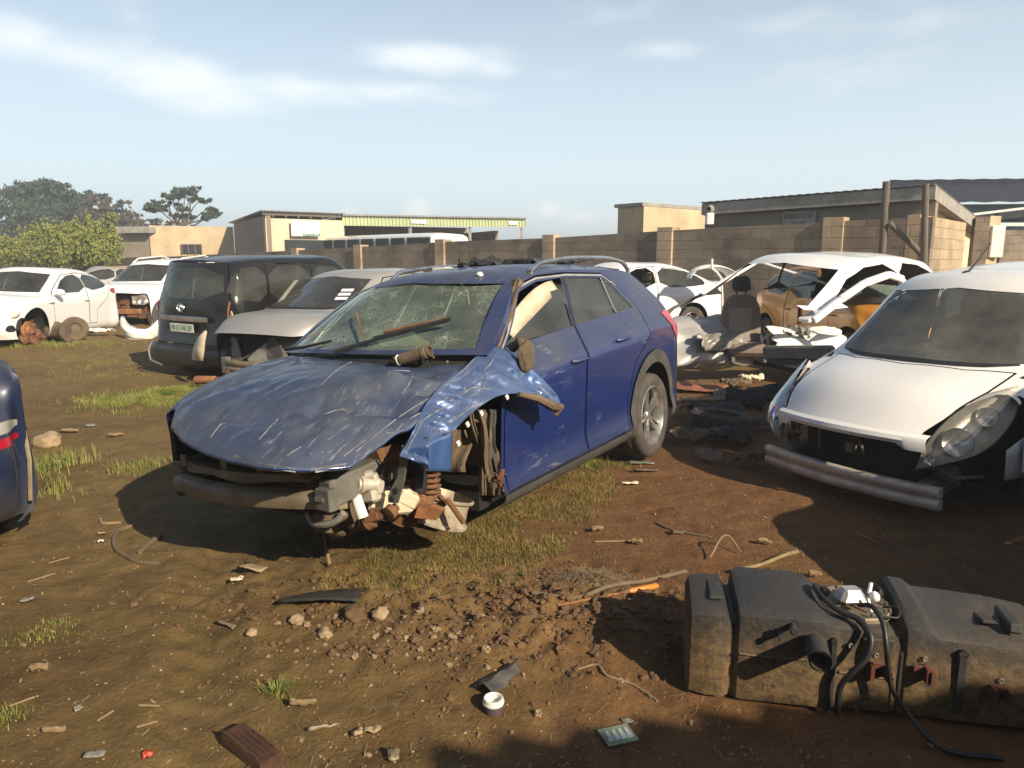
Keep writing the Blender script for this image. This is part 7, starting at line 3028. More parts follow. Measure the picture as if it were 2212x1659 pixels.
    solidify(m.build('arch_liner', MAT['mud'], root), .008)
    m = MB()
    P_ = []
    for i in range(11):
        Y = 905 + 115 * i / 10
        row = []
        for j in range(9):
            X = 952 + 62 * j / 8 + 10 * sin(i * .5)
            row.append(H(X, Y - (10 if j < 3 else 0), 'y', .80 + .05 * sin(j * .7 + i * .25) + .02 * mnoise.noise(Vector((i * .4, j * .5, 3)))))
        P_.append(row)
    m.grid(P_[2:])
    solidify(m.build('inner_wing', MAT['mud'], root), .008)
    for k, (X0, X1, w0) in enumerate(((1037, 1066, 16), (1058, 1078, 13), (1020, 1050, 9))):
        m = MB()
        P_ = []
        for i in range(21):
            t = i / 20
            X = X0 + (X1 - X0) * t + 5 * sin(t * 7 + k * 2)
            Y = 885 + 185 * t
            wv = w0 * (.7 + .5 * abs(mnoise.noise(Vector((t * 5, k, 1)))))
            yy = .86 + .03 * sin(t * 5 + k)
            P_.append([H(X - wv, Y, 'y', yy - .03), H(X - wv * .3, Y, 'y', yy + .015), H(X + wv * .3, Y, 'y', yy - .01), H(X + wv, Y, 'y', yy + .01)])
        m.grid(P_)
        solidify(m.build('torn_liner_strip', MAT['mud'] if k != 1 else MAT['trim'], root), .006)
    m = MB()
    r = random.Random(17)
    for i in range(6):
        m.beam(H(1072 + r.uniform(-8, 18), 1020 + r.uniform(-15, 45), 'y', .90), H(1075 + r.uniform(-10, 14), 1035 + r.uniform(-15, 40), 'y', .905 + r.uniform(-.02, .02)), .016, .006)
    m.build('torn_sill_metal', MAT['rust'], root)
    return root


BLUE = blue_car()


def scrape(part, lines, mat):
    """narrow welts of bared metal that run over the sheet, joined into the sheet's own mesh"""
    bpy.context.view_layer.update()
    Mi = part.matrix_world.inverted()
    o = Mi @ Vector((0, 0, CAMH))
    R3 = Mi.to_3x3()
    new = []
    for pts, wd in lines:
        A = hermite_chain(np.array([(x, y, 0) for x, y in pts], float), [6] * (len(pts) - 1))
        path = []
        for k, a in enumerate(A):
            a0, a1 = A[max(0, k - 1)], A[min(len(A) - 1, k + 1)]
            t = Vector((a1[0] - a0[0], a1[1] - a0[1], 0)).normalized()
            q = Vector((-t.y, t.x, 0))
            e = .55 * wd * (.25 + .75 * sin(pi * min(1, max(0, (k + .3) / len(A))))) * (.7 + .6 * random.random())
            row = []
            for s in (-1, 0, 1):
                d = R3 @ ray(a[0] + q.x * e * s, a[1] + q.y * e * s)
                hit, p, n, f = part.ray_cast(o, d)
                if not hit:
                    break
                row.append(p + n * (.0035 if s == 0 else .0005) - d.normalized() * .001)
            if len(row) == 3:
                path.append(row)
            else:
                if len(path) > 1:
                    new.append(path)
                path = []
        if len(path) > 1:
            new.append(path)
    bm = bmesh.new()
    bm.from_mesh(part.data)
    part.data.materials.append(mat)
    for path in new:
        g = [[bm.verts.new(p) for p in row] for row in path]
        for i in range(len(g) - 1):
            if (g[i][1].co - g[i + 1][1].co).length > .12:
                continue
            for j in range(2):
                f = bm.faces.new((g[i][j], g[i][j + 1], g[i + 1][j + 1], g[i + 1][j]))
                f.material_index = 1
    bm.to_mesh(part.data)
    bm.free()


def scrape_all():
    bare = mat_plain('bared primer and metal', (.26, .25, .245), (.10, .105, .12), 30, .6, .1)
    kids = {c.name.split('.')[0]: c for c in BLUE.children}
    rr = random.Random(4)
    lines = [([(770, 975), (830, 925), (905, 873), (935, 856)], 2.6), ([(800, 990), (860, 945), (930, 900)], 2.4), ([(742, 985), (790, 950)], 1.6),
             ([(905, 872), (945, 880), (925, 905), (900, 925)], 3.2), ([(850, 800), (890, 806), (880, 835), (868, 850)], 2.2), ([(905, 850), (945, 842), (955, 868)], 2.6),
             ([(690, 835), (735, 795), (760, 782)], 1.5), ([(560, 950), (600, 905)], 1.6), ([(455, 945), (485, 915), (500, 925)], 1.8), ([(885, 905), (930, 880)], 2.8), ([(620, 985), (650, 965)], 2.0),
             ([(700, 895), (745, 885), (770, 905)], 2.4), ([(820, 930), (850, 935), (870, 915)], 2.6), ([(505, 985), (560, 1000), (640, 1012)], 1.3), ([(680, 1013), (750, 1000)], 1.5)]
    for i in range(0):
        x, y = rr.uniform(450, 720), rr.uniform(890, 985)
        l = rr.uniform(8, 20)
        lines.append(([(x, y), (x + l * .5, y - l * .5), (x + l, y - l * .9)], rr.uniform(.6, 1.4)))
    scrape(kids['bonnet'], lines, bare)
    wl = [([(945, 850), (970, 826), (1000, 800), (1025, 775)], 2.2), ([(955, 865), (1000, 850), (1020, 838), (1060, 842)], 2.6), ([(905, 915), (940, 890), (985, 870)], 2.6), ([(1075, 752), (1060, 785), (1045, 800)], 2.4),
          ([(1140, 798), (1110, 830)], 1.8), ([(880, 970), (900, 935), (915, 905)], 2.0), ([(1010, 860), (1035, 845), (1050, 815), (1030, 795)], 2.2), ([(930, 930), (960, 905), (985, 900)], 2.0), ([(1160, 830), (1195, 862)], 2.6), ([(1000, 815), (1015, 790)], 1.6), ([(925, 955), (940, 930)], 1.4), ([(950, 935), (975, 912), (1002, 892), (1040, 868)], 1.2)]
    scrape(kids['torn_wing'], wl, bare)


scrape_all()


def on_blue():
    # things lying on the blue car
    W = lambda p: HM @ Vector(p)
    c = H(897, 771, 'x', 2.44)
    root = thing('metal_sleeve', 'dull brown metal sleeve lying on the blue car\'s bonnet edge', 'pipe', HM @ Matrix.Translation((c.x, c.y, c.z)))
    ax = (H(930, 762, 'x', 2.43) - H(868, 780, 'x', 2.47)).normalized()
    m = MB()
    m.lathe([(.029, -.10), (.035, -.10), (.037, -.08), (.037, .05), (.042, .055), (.042, .08), (.037, .085), (.037, .11), (.031, .11), (.029, .0)], (0, 0, 0.01), ax, 20, closed=True)
    root.scale = (.85, .85, .85)
    m.build('tube', MAT['mud'], root)
    MB().lathe([(0, 0), (.036, 0)], Vector((0, 0, .01)) - ax * .12, ax, 16).build('white_end', MAT['white_pl'], root)
    # rubble on the roof
    r = random.Random(12)
    m = MB()
    q = H(1090, 556, 'z', 1.57)
    q = Vector((.62, -.30, 1.55))
    for i in range(34):
        t = r.random()
        x = 1.0 - .95 * t + r.uniform(-.1, .1)
        y = -.18 + .42 * t + r.uniform(-.12, .12)
        s = r.uniform(.02, .06)
        m.blob((x, y, 1.545 + s * .5), (s * r.uniform(.8, 2), s, s * r.uniform(.4, .9)), i, 1, .8, 2)
    for i in range(18):
        t = r.random()
        a = Vector((1.0 - .95 * t + r.uniform(-.1, .1), -.18 + .42 * t + r.uniform(-.12, .12), 1.55))
        m.tube([a, a + Vector((r.uniform(-.15, .15), r.uniform(-.15, .15), r.uniform(.0, .07)))], .006, 5)
    o = m.build('roof_rubble', MAT['dark'], None)
    o.matrix_world = HM.copy()
    tag(o, 'dark rubble and scrap heaped on the blue car\'s roof', 'scrap')
    m = MB()
    for k in range(3):
        m.box((0, 0, .012 * k), (.17, .10, .010), Matrix.Rotation(.1 * k, 3, 'Z'))
    o = m.build('white_papers', MAT['white_pl'], None)
    o.matrix_world = HM @ Matrix.Translation((.95, -.42, 1.535))
    tag(o, 'small stack of white sheets on the blue car\'s roof', 'papers')
    m = MB().blob((0, 0, 0), (.022, .022, .018), 3, 2, .3)
    o = m.build('white_lump', MAT['white_pl'], None)
    o.matrix_world = HM @ Matrix.Translation((1.66, .40, 1.487))
    tag(o, 'tiny white lump on the front of the blue car\'s roof', 'scrap')


on_blue()
# ================================================================ the fuel tank in the foreground
def tank_material():
    m, t, b = new_mat('muddy black tank plastic')
    n1 = noise_tex(t, 3.2, 7, .65)
    n2 = noise_tex(t, 26, 8, .75)
    tc = N(t, 'ShaderNodeTexCoord')
    geo = N(t, 'ShaderNodeNewGeometry')
    sp = N(t, 'ShaderNodeSeparateXYZ')
    t.links.new(tc.outputs['Object'], sp.inputs[0])
    sn = N(t, 'ShaderNodeSeparateXYZ')
    t.links.new(geo.outputs['Normal'], sn.inputs[0])
    # dried mud splashed up the lower front, thin grey dust on the flat top
    h = N(t, 'ShaderNodeMapRange', interpolation_type='SMOOTHSTEP')
    h.inputs['From Min'].default_value = .36
    h.inputs['From Max'].default_value = .12
    t.links.new(math(t, 'MULTIPLY_ADD', n1.outputs['Fac'], -.26, math(t, 'ADD', sp.outputs['Z'], .13)), h.inputs['Value'])
    spl = ramp(t, n2.outputs['Fac'], [(.38, 0.0), (.58, 1.0)])
    mud = math(t, 'MULTIPLY', h.outputs[0], math(t, 'MULTIPLY_ADD', spl.outputs[0], .65, .25))
    up = ramp(t, sn.outputs['Z'], [(.5, 0.0), (.9, .25)])
    dust = math(t, 'MULTIPLY', up.outputs[0], math(t, 'MULTIPLY_ADD', n1.outputs['Fac'], 1.0, .25))
    c = mixc(t, dust, (.013, .0125, .012), (.13, .12, .105))
    c = mixc(t, mud, c, (.17, .105, .042))
    scr = noise_tex(t, 30, 3, .7, stretch=(1, 1, .2))
    sm = ramp(t, scr.outputs['Fac'], [(.66, 0.0), (.74, .45)])
    c = mixc(t, sm.outputs[0], c, (.19, .15, .10))
    t.links.new(c, b.inputs['Base Color'])
    b.inputs['Roughness'].default_value = .62
    bump(t, b, n2.outputs['Fac'], .6, .012)
    return m


def fuel_tank():
    MAT['tank'] = tank_material()
    bl = G(1480, 1512, 0.0)
    br = G(2212, 1592, 0.0)
    ang = atan2(br.y - bl.y, br.x - bl.x)
    M = Matrix.Translation((bl.x, bl.y, .012)) @ Matrix.Rotation(ang, 4, 'Z')
    root = thing('fuel_tank', 'muddy black plastic fuel tank with a pump and hoses in the right foreground', 'fuel tank', M)
    # stations along the length: x, front set-back, top height at the front, top height at the back, depth, bottom
    st = [(0.0, .04, .30, .33, .30, .02), (.012, .012, .325, .345, .33, .005), (.07, .0, .335, .355, .34, 0), (.125, .0, .335, .355, .34, 0), (.135, .004, .325, .335, .34, 0),
          (.150, .018, .305, .315, .34, 0), (.165, .018, .305, .315, .34, 0), (.178, .0, .340, .355, .38, 0), (.20, -.004, .346, .368, .40, 0), (.40, -.004, .346, .366, .40, 0),
          (.455, -.004, .344, .362, .39, 0), (.475, .0, .335, .345, .37, 0), (.50, .008, .325, .335, .36, 0), (.63, .010, .318, .330, .36, 0), (.690, .010, .312, .330, .36, 0),
          (.705, .022, .30, .31, .36, 0), (.722, .022, .30, .31, .36, 0), (.735, .008, .333, .375, .37, 0), (.752, .006, .340, .388, .37, 0), (.80, .006, .338, .384, .37, 0), (.818, .008, .325, .37, .37, 0), (.835, .006, .315, .36, .36, 0),
          (.90, .004, .312, .358, .36, 0), (1.05, .004, .305, .35, .35, 0), (1.075, .004, .305, .35, .35, 0), (1.08, .004, .30, .345, .35, 0), (1.10, .004, .30, .345, .35, 0), (1.20, .006, .29, .335, .33, 0), (1.235, .02, .275, .315, .31, .006), (1.25, .05, .25, .28, .28, .02)]
    P_ = []
    for (x, f, zf, zb, dp, zb0) in st:
        ring = [(f + .03, zb0), (f + .006, zb0 + .015), (f, zb0 + .05), (f + .002, .16), (f + .006, zf - .035), (f + .012, zf - .012), (f + .035, zf), (f + .07, zf + (zb - zf) * .25), (dp * .6, zf + (zb - zf) * .8), (dp - .04, zb), (dp - .012, zb - .02), (dp, zb - .06), (dp, .05), (dp - .03, zb0)]
        P_.append([Vector((x, y, z)) for (y, z) in ring])
        P_[-1].append(P_[-1][0])
    m = MB().grid(P_, flip=False)
    k = len(P_[0]) - 1
    m.add(P_[0][:-1], [tuple(range(k))])
    m.add(P_[-1][:-1], [tuple(range(k - 1, -1, -1))])
    # moulded raised and sunken pads
    m.box((.10, .17, .352), (.05, .16, .012), None, 0, .9, .005)
    m.box((1.10, .16, .335), (.045, .22, .035), Matrix.Rotation(-.12, 3, 'X') @ Matrix.Rotation(-.18, 3, 'Z'), 0, .9, .008)
    m.box((1.02, .17, .336), (.05, .16, .010), Matrix.Rotation(-.12, 3, 'X'), 0, .9, .004)
    # moulded strengthening lines on the front
    m.tube([(.18, -.002, .195), (.30, -.004, .190), (.46, .0, .197)], .005, 6)
    m.tube([(.52, .008, .155), (.6, .009, .15), (.70, .012, .145)], .005, 6)
    m.box((.64, .01, .23), (.11, .016, .13), None, 0, .92, .006)
    m.build('tank_body', MAT['tank'], root, sharp=32)
    # dark upright strips standing in for the shade inside moulded grooves
    for (x, z0, z1, w_) in ((.495, .02, .275, .022), (.905, .05, .27, .030), (.713, .02, .25, .014)):
        g = MB()
        g.box((x, .000, (z0 + z1) / 2), (w_, .012, z1 - z0), None, 0, 1, .004)
        g.lathe([(0, 0), (w_ / 2, 0), (w_ / 2, -.012)], (x, -.006, z1), (0, -1, 0), 12)
        g.build('groove_shade_strip', MAT['slate'], root)
    # filler neck and two smaller ports
    g = MB()
    g.lathe([(.030, .12), (.030, -.02), (.037, -.02), (.039, -.005), (.037, .0), (.036, .12)], (.425, -.045, .272), (-.10, -1, .10), 24)
    g.build('filler_neck', MAT['tank'], root)
    gi = MB()
    gi.lathe([(0, -.02), (.030, -.02)], (.425, -.03, .270), (-.10, -1, .10), 20)
    gi.build('neck_bore', MAT['void'], root)
    for (x, z, r_, ln) in ((.355, .318, .016, .07), (.315, .285, .012, .06)):
        g = MB()
        g.lathe([(.0, ln), (r_ * .55, ln), (r_ * .55, ln * .96), (r_, ln * .95), (r_, ln * .8), (r_ * .7, ln * .75), (r_ * .7, 0), (r_ * 1.3, 0)], (x, .004, z), (-.12, -1, .16), 16)
        g.build('port', MAT['tank'], root)
    # sender unit: ring, flange, metal cap, white connector
    c = Vector((.60, .18, .332))
    g = MB()
    g.lathe([(.0, .004), (.105, .004), (.118, .012), (.124, .006), (.124, -.01)], c, (0, -.05, 1), 32)
    g.build('sender_flange', MAT['steel_tan'], root)
    for i in range(10):
        a = 2 * pi * i / 10
        g = MB()
        g.lathe([(0, .012), (.006, .012), (.006, .0)], c + Vector((.108 * cos(a), .108 * sin(a), .008)), (0, 0, 1), 8)
        g.build('bolt', MAT['steel'], root)
    g = MB()
    g.box(c + Vector((-.015, .0, .038)), (.105, .085, .05), Matrix.Rotation(.25, 3, 'Z'), 0, .75, .014)
    g.build('metal_cap', MAT['brushed'], root)
    g = MB()
    g.blob(c + Vector((.062, -.02, .045)), (.018, .022, .02), 2, 2, .2)
    g.tube([c + Vector((.045, -.01, .05)), c + Vector((.055, .01, .085))], .007, 8)
    g.tube([c + Vector((.03, -.05, .05)), c + Vector((.04, -.07, .01))], .006, 8)
    g.build('connector', MAT['sign'], root)
    g = MB()
    g.blob(c + Vector((-.09, .05, .02)), (.018, .02, .018), 5, 2, .3).blob(c + Vector((.10, .06, .02)), (.016, .02, .03), 6, 2, .3)
    g.build('pipe_stub', MAT['rubber'], root)

    def cable(name, pts, r_, mat='rubber'):
        A = hermite_chain(np.array(pts), [8] * (len(pts) - 1))
        return MB().tube([Vector(p) for p in A], r_, 10).build(name, MAT[mat], root)
    cable('hose', [(.52, .26, .335), (.475, .23, .372), (.475, .14, .372), (.52, .07, .355), (.58, .03, .345), (.605, -.02, .31), (.59, -.045, .25), (.545, -.05, .19), (.52, -.04, .14), (.515, -.03, .02)], .0105)
    cable('hose', [(.60, .12, .36), (.625, .06, .385), (.645, .01, .36), (.65, -.035, .30), (.66, -.045, .22), (.68, -.045, .14), (.72, -.06, .08), (.80, -.14, .012), (.98, -.17, .012)], .009)
    cable('wire', [(.69, .15, .345), (.73, .12, .36), (.72, .08, .345), (.66, .07, .35)], .004)
    # rusty red brackets
    for (x, z, f) in ((.635, .185, 1), (.775, .19, -1), (1.02, .14, 1)):
        g = MB()
        s = .85
        g.box((x - .018 * f, -.010, z), (.012, .05, .062 * s))
        g.box((x + .006, -.004, z), (.055, .008, .060 * s), None, 0, 1, .002)
        g.box((x + .028, -.022, z), (.008, .04, .052 * s))
        g.build('bracket', MAT['redbracket'], root)
        h = MB()
        h.lathe([(0, .004), (.009, .004), (.009, 0)], (x + .008, -.008, z), (0, -1, 0), 10)
        h.build('bracket_hole', MAT['void'], root)
    # pale screw heads
    for (x, z) in ((.55, .262), (.635, .235), (.79, .238), (1.03, .185)):
        g = MB()
        g.lathe([(.004, .005), (.008, .006), (.009, .003), (.009, 0)], (x, .004, z), (0, -1, 0), 12)
        g.build('screw', MAT['brushed'], root)
    # moulded P inside a ring
    g = MB()
    cc = Vector((.285, -.002, .075))
    g.tube([cc + Vector((.028 * cos(a), 0, .028 * sin(a))) for a in [-1.9 + 3.7 * i / 20 for i in range(21)]], .0022, 6)
    o = g.build('moulded_ring', MAT['mud'], root)
    text_part('moulded_letter', 'P', .045, Matrix.Translation((.278, -.004, .075)) @ Matrix.Rotation(pi / 2, 4, 'X'), MAT['mud'], root, .004)
    return root


fuel_tank()


# ================================================================ litter and stones on the soil
def on_ground(x, y):
    return ground_h(x, y)


def place(o, x, y, dz=0.0, rz=0.0, tilt=(0, 0)):
    o.matrix_world = Matrix.Translation((x, y, on_ground(x, y) + dz)) @ Matrix.Rotation(rz, 4, 'Z') @ Matrix.Rotation(tilt[0], 4, 'X') @ Matrix.Rotation(tilt[1], 4, 'Y')
    return o


def PX(X, Y):
    p = G(X, Y, 0)
    z = on_ground(p.x, p.y)
    p = G(X, Y, z)
    return p.x, p.y


def litter():
    # white tub
    x, y = PX(1066, 1535)
    root = thing('plastic_tub', 'white rimmed dull purple plastic tub standing on the soil', 'tub', Matrix.Translation((x, y, on_ground(x, y) - .003)))
    MB().lathe([(0, 0), (.031, 0), (.035, .006), (.037, .035), (.036, .036)], n=28).build('base', MAT['purple'], root)
    MB().lathe([(.034, .033), (.038, .034), (.039, .041), (.0365, .043), (.0365, .050), (.034, .055), (.030, .055), (.026, .050), (.024, .030), (0, .028)], n=32).build('rim', MAT['white_pl'], root)
    # reddish timber block
    x, y = PX(545, 1625)
    m = MB()
    m.box((0, 0, .02), (.26, .085, .045), None, 0, .95, .006)
    for k in range(5):
        m.box((-.02 + .01 * k, -.035 + .017 * k, .044), (.22 - .02 * k, .008, .006), None, 0, 1, .002)
    place(tag(m.build('timber_block', MAT['wood_red'], None), 'dark red brown rotten timber block in the left foreground', 'timber'), x, y, -.004, radians(-40))
    # green card
    x, y = PX(1335, 1592)
    card = MB().box((0, 0, 0), (.115, .085, .003)).build('printed_card', MAT['card'], None)
    place(tag(card, 'green printed card lying in the shadow near the tub', 'card'), x, y, .008, radians(20), (.05, .04))
    mm = MB()
    for k in range(4):
        mm.prism([(-.012, -.028), (.012, -.022), (.008, .028), (-.002, .024)], .001, (-.035 + .024 * k, .0, .002), (1, 0, 0), (0, 1, 0))
    mm.build('printed_shape', MAT['ink_grey'], card)
    x, y = PX(1356, 1560)
    place(tag(MB().blob((0, 0, .006), (.022, .012, .008), 4, 2, .6).build('pale_chip', MAT['plasticgrey'], None), 'pale plastic chip just behind the green card', 'scrap'), x, y)
    # black rubber sheet behind the stones
    x, y = PX(690, 1305)
    m = MB()
    P_ = []
    for i in range(15):
        u = i / 14
        wv = .02 + .10 * u ** .7
        P_.append([Vector((u * .36 - .18, -wv * .35 + v * wv, .022 + .02 * sin(u * 2.4) - .03 * (v - .5) ** 2 + .006 * mnoise.noise(Vector((u * 6, v * 4, 2))))) for v in [k / 6 for k in range(7)]])
    o = solidify(m.grid(P_).build('rubber_sheet', MAT['slate'], None), .008)
    place(tag(o, 'black wedge shaped rubber sheet among the clods before the blue car', 'rubber sheet'), x, y, .015, radians(2))
    # folded dark green plastic next to the tub
    x, y = PX(1080, 1470)
    m = MB()
    P_ = []
    for i in range(17):
        u = i / 16
        wv = .055 - .03 * u
        P_.append([Vector((u * .20 - .10, (v - .5) * wv * 2, .03 * (1 - abs(2 * v - 1)) * (1 - .3 * u) + .006 * sin(u * 11 + v * 5))) for v in [k / 8 for k in range(9)]])
    o = solidify(m.grid(P_).build('folded_plastic', MAT['trim'], None), .004)
    place(tag(o, 'dark folded plastic piece lying just behind the white rimmed tub', 'scrap'), x, y, .004, radians(52))

    # hoses and rods lying about
    def rod(name, label, cat, pts, r_, mat, z=.01, lift=()):
        w_ = []
        for i, (X, Y) in enumerate(pts):
            x, y = PX(X, Y)
            w_.append((x, y, on_ground(x, y) + z + (lift[i] if i < len(lift) else 0)))
        b = Vector(w_[0])
        A = hermite_chain(np.array(w_), [6] * (len(w_) - 1)) if len(w_) > 2 else np.array(w_)
        rr = r_ if not isinstance(r_, tuple) else [r_[0] + (r_[1] - r_[0]) * i / (len(A) - 1) for i in range(len(A))]
        o = MB().tube([Vector(p) - b for p in A], rr, 8).build(name, MAT[mat], None)
        o.matrix_world = Matrix.Translation(b)
        return tag(o, label, cat)
    rod('curved_hose', 'thin dirt coloured hose curled in a C left of the blue car\'s shadow', 'hose', [(290, 1137), (262, 1147), (247, 1165), (250, 1187), (275, 1206), (305, 1216), (345, 1219)], .012, 'hose', .008)
    rod('cut_pipe', 'short cut grey brown pipe inside the curl of the thin hose', 'pipe', [(303, 1197), (325, 1178), (347, 1160)], .016, 'hose', .014)
    rod('hooked_strip', 'hooked tan strip above the curled hose', 'strip', [(217, 1122), (222, 1132), (262, 1131)], .009, 'stick', .006)
    rod('upright_splinter', 'pinkish splintered stick standing up before the blue car', 'stick', [(712, 1228), (700, 1205)], (.011, .004), 'stick', .005, (0, .16))
    rod('fallen_stick', 'dark stick lying left of the splintered standing stick', 'stick', [(640, 1188), (665, 1202), (708, 1226)], .007, 'mud', .008)
    s = thing('screwdriver', 'orange handled rusty screwdriver lying left of the fuel tank', 'tool')
    a, b = PX(1205, 1309), PX(1420, 1280)
    za, zb = on_ground(*a) + .015, on_ground(*b) + .03
    A3, B3 = Vector((a[0], a[1], za)), Vector((b[0], b[1], zb))
    s.location = A3
    MB().tube([Vector((0, 0, 0)), (B3 - A3) * .66], .0055, 8).build('shaft', MAT['rust_or'], s)
    MB().tube([(B3 - A3) * .60, (B3 - A3) * .68, (B3 - A3) * .70], [.008, .012, .012], 10).build('collar', MAT['rust'], s)
    MB().tube([(B3 - A3) * .70, (B3 - A3) * .72, (B3 - A3) * .98, (B3 - A3)], [.012, .0145, .0145, .011], 10).build('handle', MAT['orange_pl'], s)
    rod('grey_cable', 'thick grey cable running past the orange handled screwdriver', 'cable', [(1150, 1296), (1245, 1294), (1310, 1285), (1400, 1258), (1480, 1240)], .011, 'hose', .012)
    rod('cane', 'pale cane with a ragged tip lying behind the fuel tank', 'stick', [(1580, 1240), (1640, 1228), (1700, 1205), (1722, 1198)], (.008, .012), 'stick', .02)
    rod('bent_wire', 'bent pale wire making a corner behind the fuel tank\'s left end', 'wire', [(1532, 1212), (1572, 1187), (1600, 1200)], .005, 'stick', .02, (0, .06, 0))
    rod('root_strand', 'thin curling root strand on the soil left of the tank\'s shadow', 'root', [(1245, 1445), (1290, 1440), (1310, 1462), (1360, 1478), (1420, 1517)], .005, 'stick', .005)
    rod('long_twig', 'long bent twig on the bare soil before the white hatchback', 'twig', [(1415, 1130), (1440, 1142), (1500, 1157), (1540, 1163)], .006, 'mud', .006)
    rod('straight_straw', 'straight pale straw lying before the white hatchback', 'straw', [(1285, 1172), (1375, 1170)], .005, 'stick', .006)
    for k, (pts, lab) in enumerate((
            ([(105, 1218), (150, 1205)], 'pale straw lying near the far left of the bare soil'),
            ([(60, 1258), (120, 1240)], 'longer straw lying below the pale straw at the left'),
            ([(300, 1525), (345, 1527)], 'short straw by itself left of the grass tuft'),
            ([(210, 1560), (245, 1538)], 'bent straw near the left foreground'),
            ([(295, 1573), (340, 1562)], 'thin straw above the reddish timber block'),
            ([(20, 1528), (75, 1508)], 'straw beside the dark weed patch in the left corner'))):
        rod('straw', lab, 'straw', pts, .004, 'stick', .004)
    # flat boards and offcuts
    for k, (X, Y, L_, W_, rz, mat, lab) in enumerate((
            (655, 1530, .15, .022, 10, 'stick', 'narrow grey stick of wood below the green grass tuft'),
            (700, 1580, .17, .022, 20, 'steel_tan', 'weathered lath lying right of the reddish timber block'),
            (60, 1302, .085, .05, 20, 'plasticgrey', 'pale flat flake on the bare soil at the left'),
            (85, 1455, .11, .04, 5, 'stick', 'ragged tan flake in the left foreground'),
            (170, 1540, .045, .04, 40, 'plasticgrey', 'small whitish flake in the left foreground'),
            (548, 1238, .22, .12, -15, 'stone', 'flat tan slab of dried mud before the blue car\'s shadow'),
            (512, 1256, .10, .05, 15, 'cream', 'cream coloured shard against the flat tan slab'),
            (1290, 1150, .11, .05, 10, 'stick', 'curled tan leaf on the soil before the white hatchback'),
            (1375, 1178, .10, .04, -20, 'stick', 'tan bark flake right of the curled tan leaf'),
            (1650, 1178, .13, .04, -15, 'stick', 'tan bark piece at the edge of the white hatchback\'s shadow'),
            (1465, 1155, .13, .06, 15, 'mud', 'brown crushed pod on the soil before the white hatchback'),
            (1500, 1325, .20, .13, 40, 'rust_or', 'ridged orange brown clump beside the tank\'s left end'),
            (805, 1585, .09, .05, 10, 'stone', 'thin pale shard left of the shadow edge'),
            (775, 1590, .06, .04, 40, 'stone', 'smaller shard touching the thin pale shard'),
            (850, 1640, .06, .09, 10, 'steel_tan', 'dull greenish offcut at the bottom edge'),
            (1395, 1020, .30, .07, 8, 'mud', 'lower dark plank below the blue car\'s rear wheel'),
            (1385, 1004, .33, .06, 4, 'steel', 'upper grey plank below the blue car\'s rear wheel'),
            (1360, 1048, .20, .06, 5, 'cream', 'pale broken piece in front of the two planks'),
            (150, 938, .24, .10, 10, 'stick', 'tan stick end beside the round stone by the navy car'),
            (100, 1012, .35, .05, 12, 'stick', 'pale plank lying right of the navy car\'s wheel'),
            (130, 1000, .16, .05, -5, 'white_pl', 'broken white strip on the pale plank by the navy car'),
            (20, 1115, .30, .10, 12, 'stick', 'split board end at the left edge under the navy car'),
            (250, 945, .20, .08, 20, 'stick', 'light leafy scrap on the track beside the blue car'),
            (195, 922, .16, .07, 0, 'plasticgrey', 'pale scrap on the track left of the blue car'),
            (220, 1158, .07, .04, 0, 'stone', 'tan pebble above the white bit left of the curled hose'),
            (218, 1174, .05, .025, 20, 'white_pl', 'tiny white bit left of the curled hose'),
            (320, 1637, .05, .04, 30, 'redscrap', 'small red plastic scrap at the lower left'),
            (205, 1640, .10, .05, 10, 'plasticgrey', 'pale grey crumpled foil at the lower left'),
            (118, 1650 - 60, .12, .02, 8, 'stick', 'split bamboo piece in the left corner'),
            (2015, 1618, .035, .03, 30, 'white_pl', 'whitish flake in deep shade below the fuel tank'),
            (1760, 1250, .10, .06, -10, 'stick', 'dry pale leaf resting behind the fuel tank'),
            (490, 1355, .17, .035, -28, 'steel_tan', 'bone shaped grey metal strip left of the clods'))):
        x, y = PX(X, Y)
        L_, W_ = L_ * .62, W_ * .62
        r = random.Random(500 + k)
        m = MB()
        P_ = []
        n = 9
        for i in range(n + 1):
            u = i / n
            row = []
            for j in range(5):
                v = j / 4 - .5
                wv = W_ * (1 - .25 * abs(2 * u - 1) ** 3 + .18 * mnoise.noise(Vector((u * 4 + k, j * .7, k))))
                row.append(Vector(((u - .5) * L_, v * wv, .006 + .012 * mnoise.noise(Vector((u * 3 + k, v * 3, k * 2.0))) + (.02 * (v * 2) ** 2 if mat == 'stick' else 0))))
            P_.append(row)
        o = solidify(m.grid(P_).build({'stick': 'wood_scrap', 'stone': 'flat_stone'}.get(mat, 'scrap_piece'), MAT[mat], None), min(.007, W_ * .2))
        place(tag(o, lab, 'scrap'), x, y, .010, radians(rz), (r.uniform(-.1, .1), r.uniform(-.06, .06)))
    # stone balls and larger stones with their own look
    for k, (X, Y, s, lab) in enumerate((
            (105, 964, .10, 'round grey green stone beside the navy car'),
            (820, 1328, .040, 'largest pale stone right of the black rubber sheet'),
            (765, 1335, .048, 'big brown clod left of the largest pale stone'),
            (642, 1347, .030, 'smooth oval tan stone below the black rubber sheet'),
            (703, 1378, .032, 'blocky tan stone below the smooth oval one'),
            (543, 1366, .022, 'rounded pale pebble at the end of the bone shaped strip'))):
        x, y = PX(X, Y)
        o = MB().blob((0, 0, s * .45), (s * 1.1, s * .9, s * .75), 70 + k, 3, .45, 1.6).build('stone', MAT['clod' if 'clod' in lab else 'stone'], None, sharp=0)
        place(tag(o, lab, 'stone'), x, y, 0, k * 1.3)
    # countable tan stones in the churned strip
    src = [MB().blob((0, 0, .3), (1, .85, .62), 300 + k, 2, 1.1, 1.9).mesh('stone', MAT['stone'], False) for k in range(7)]
    r = random.Random(99)
    pts = []
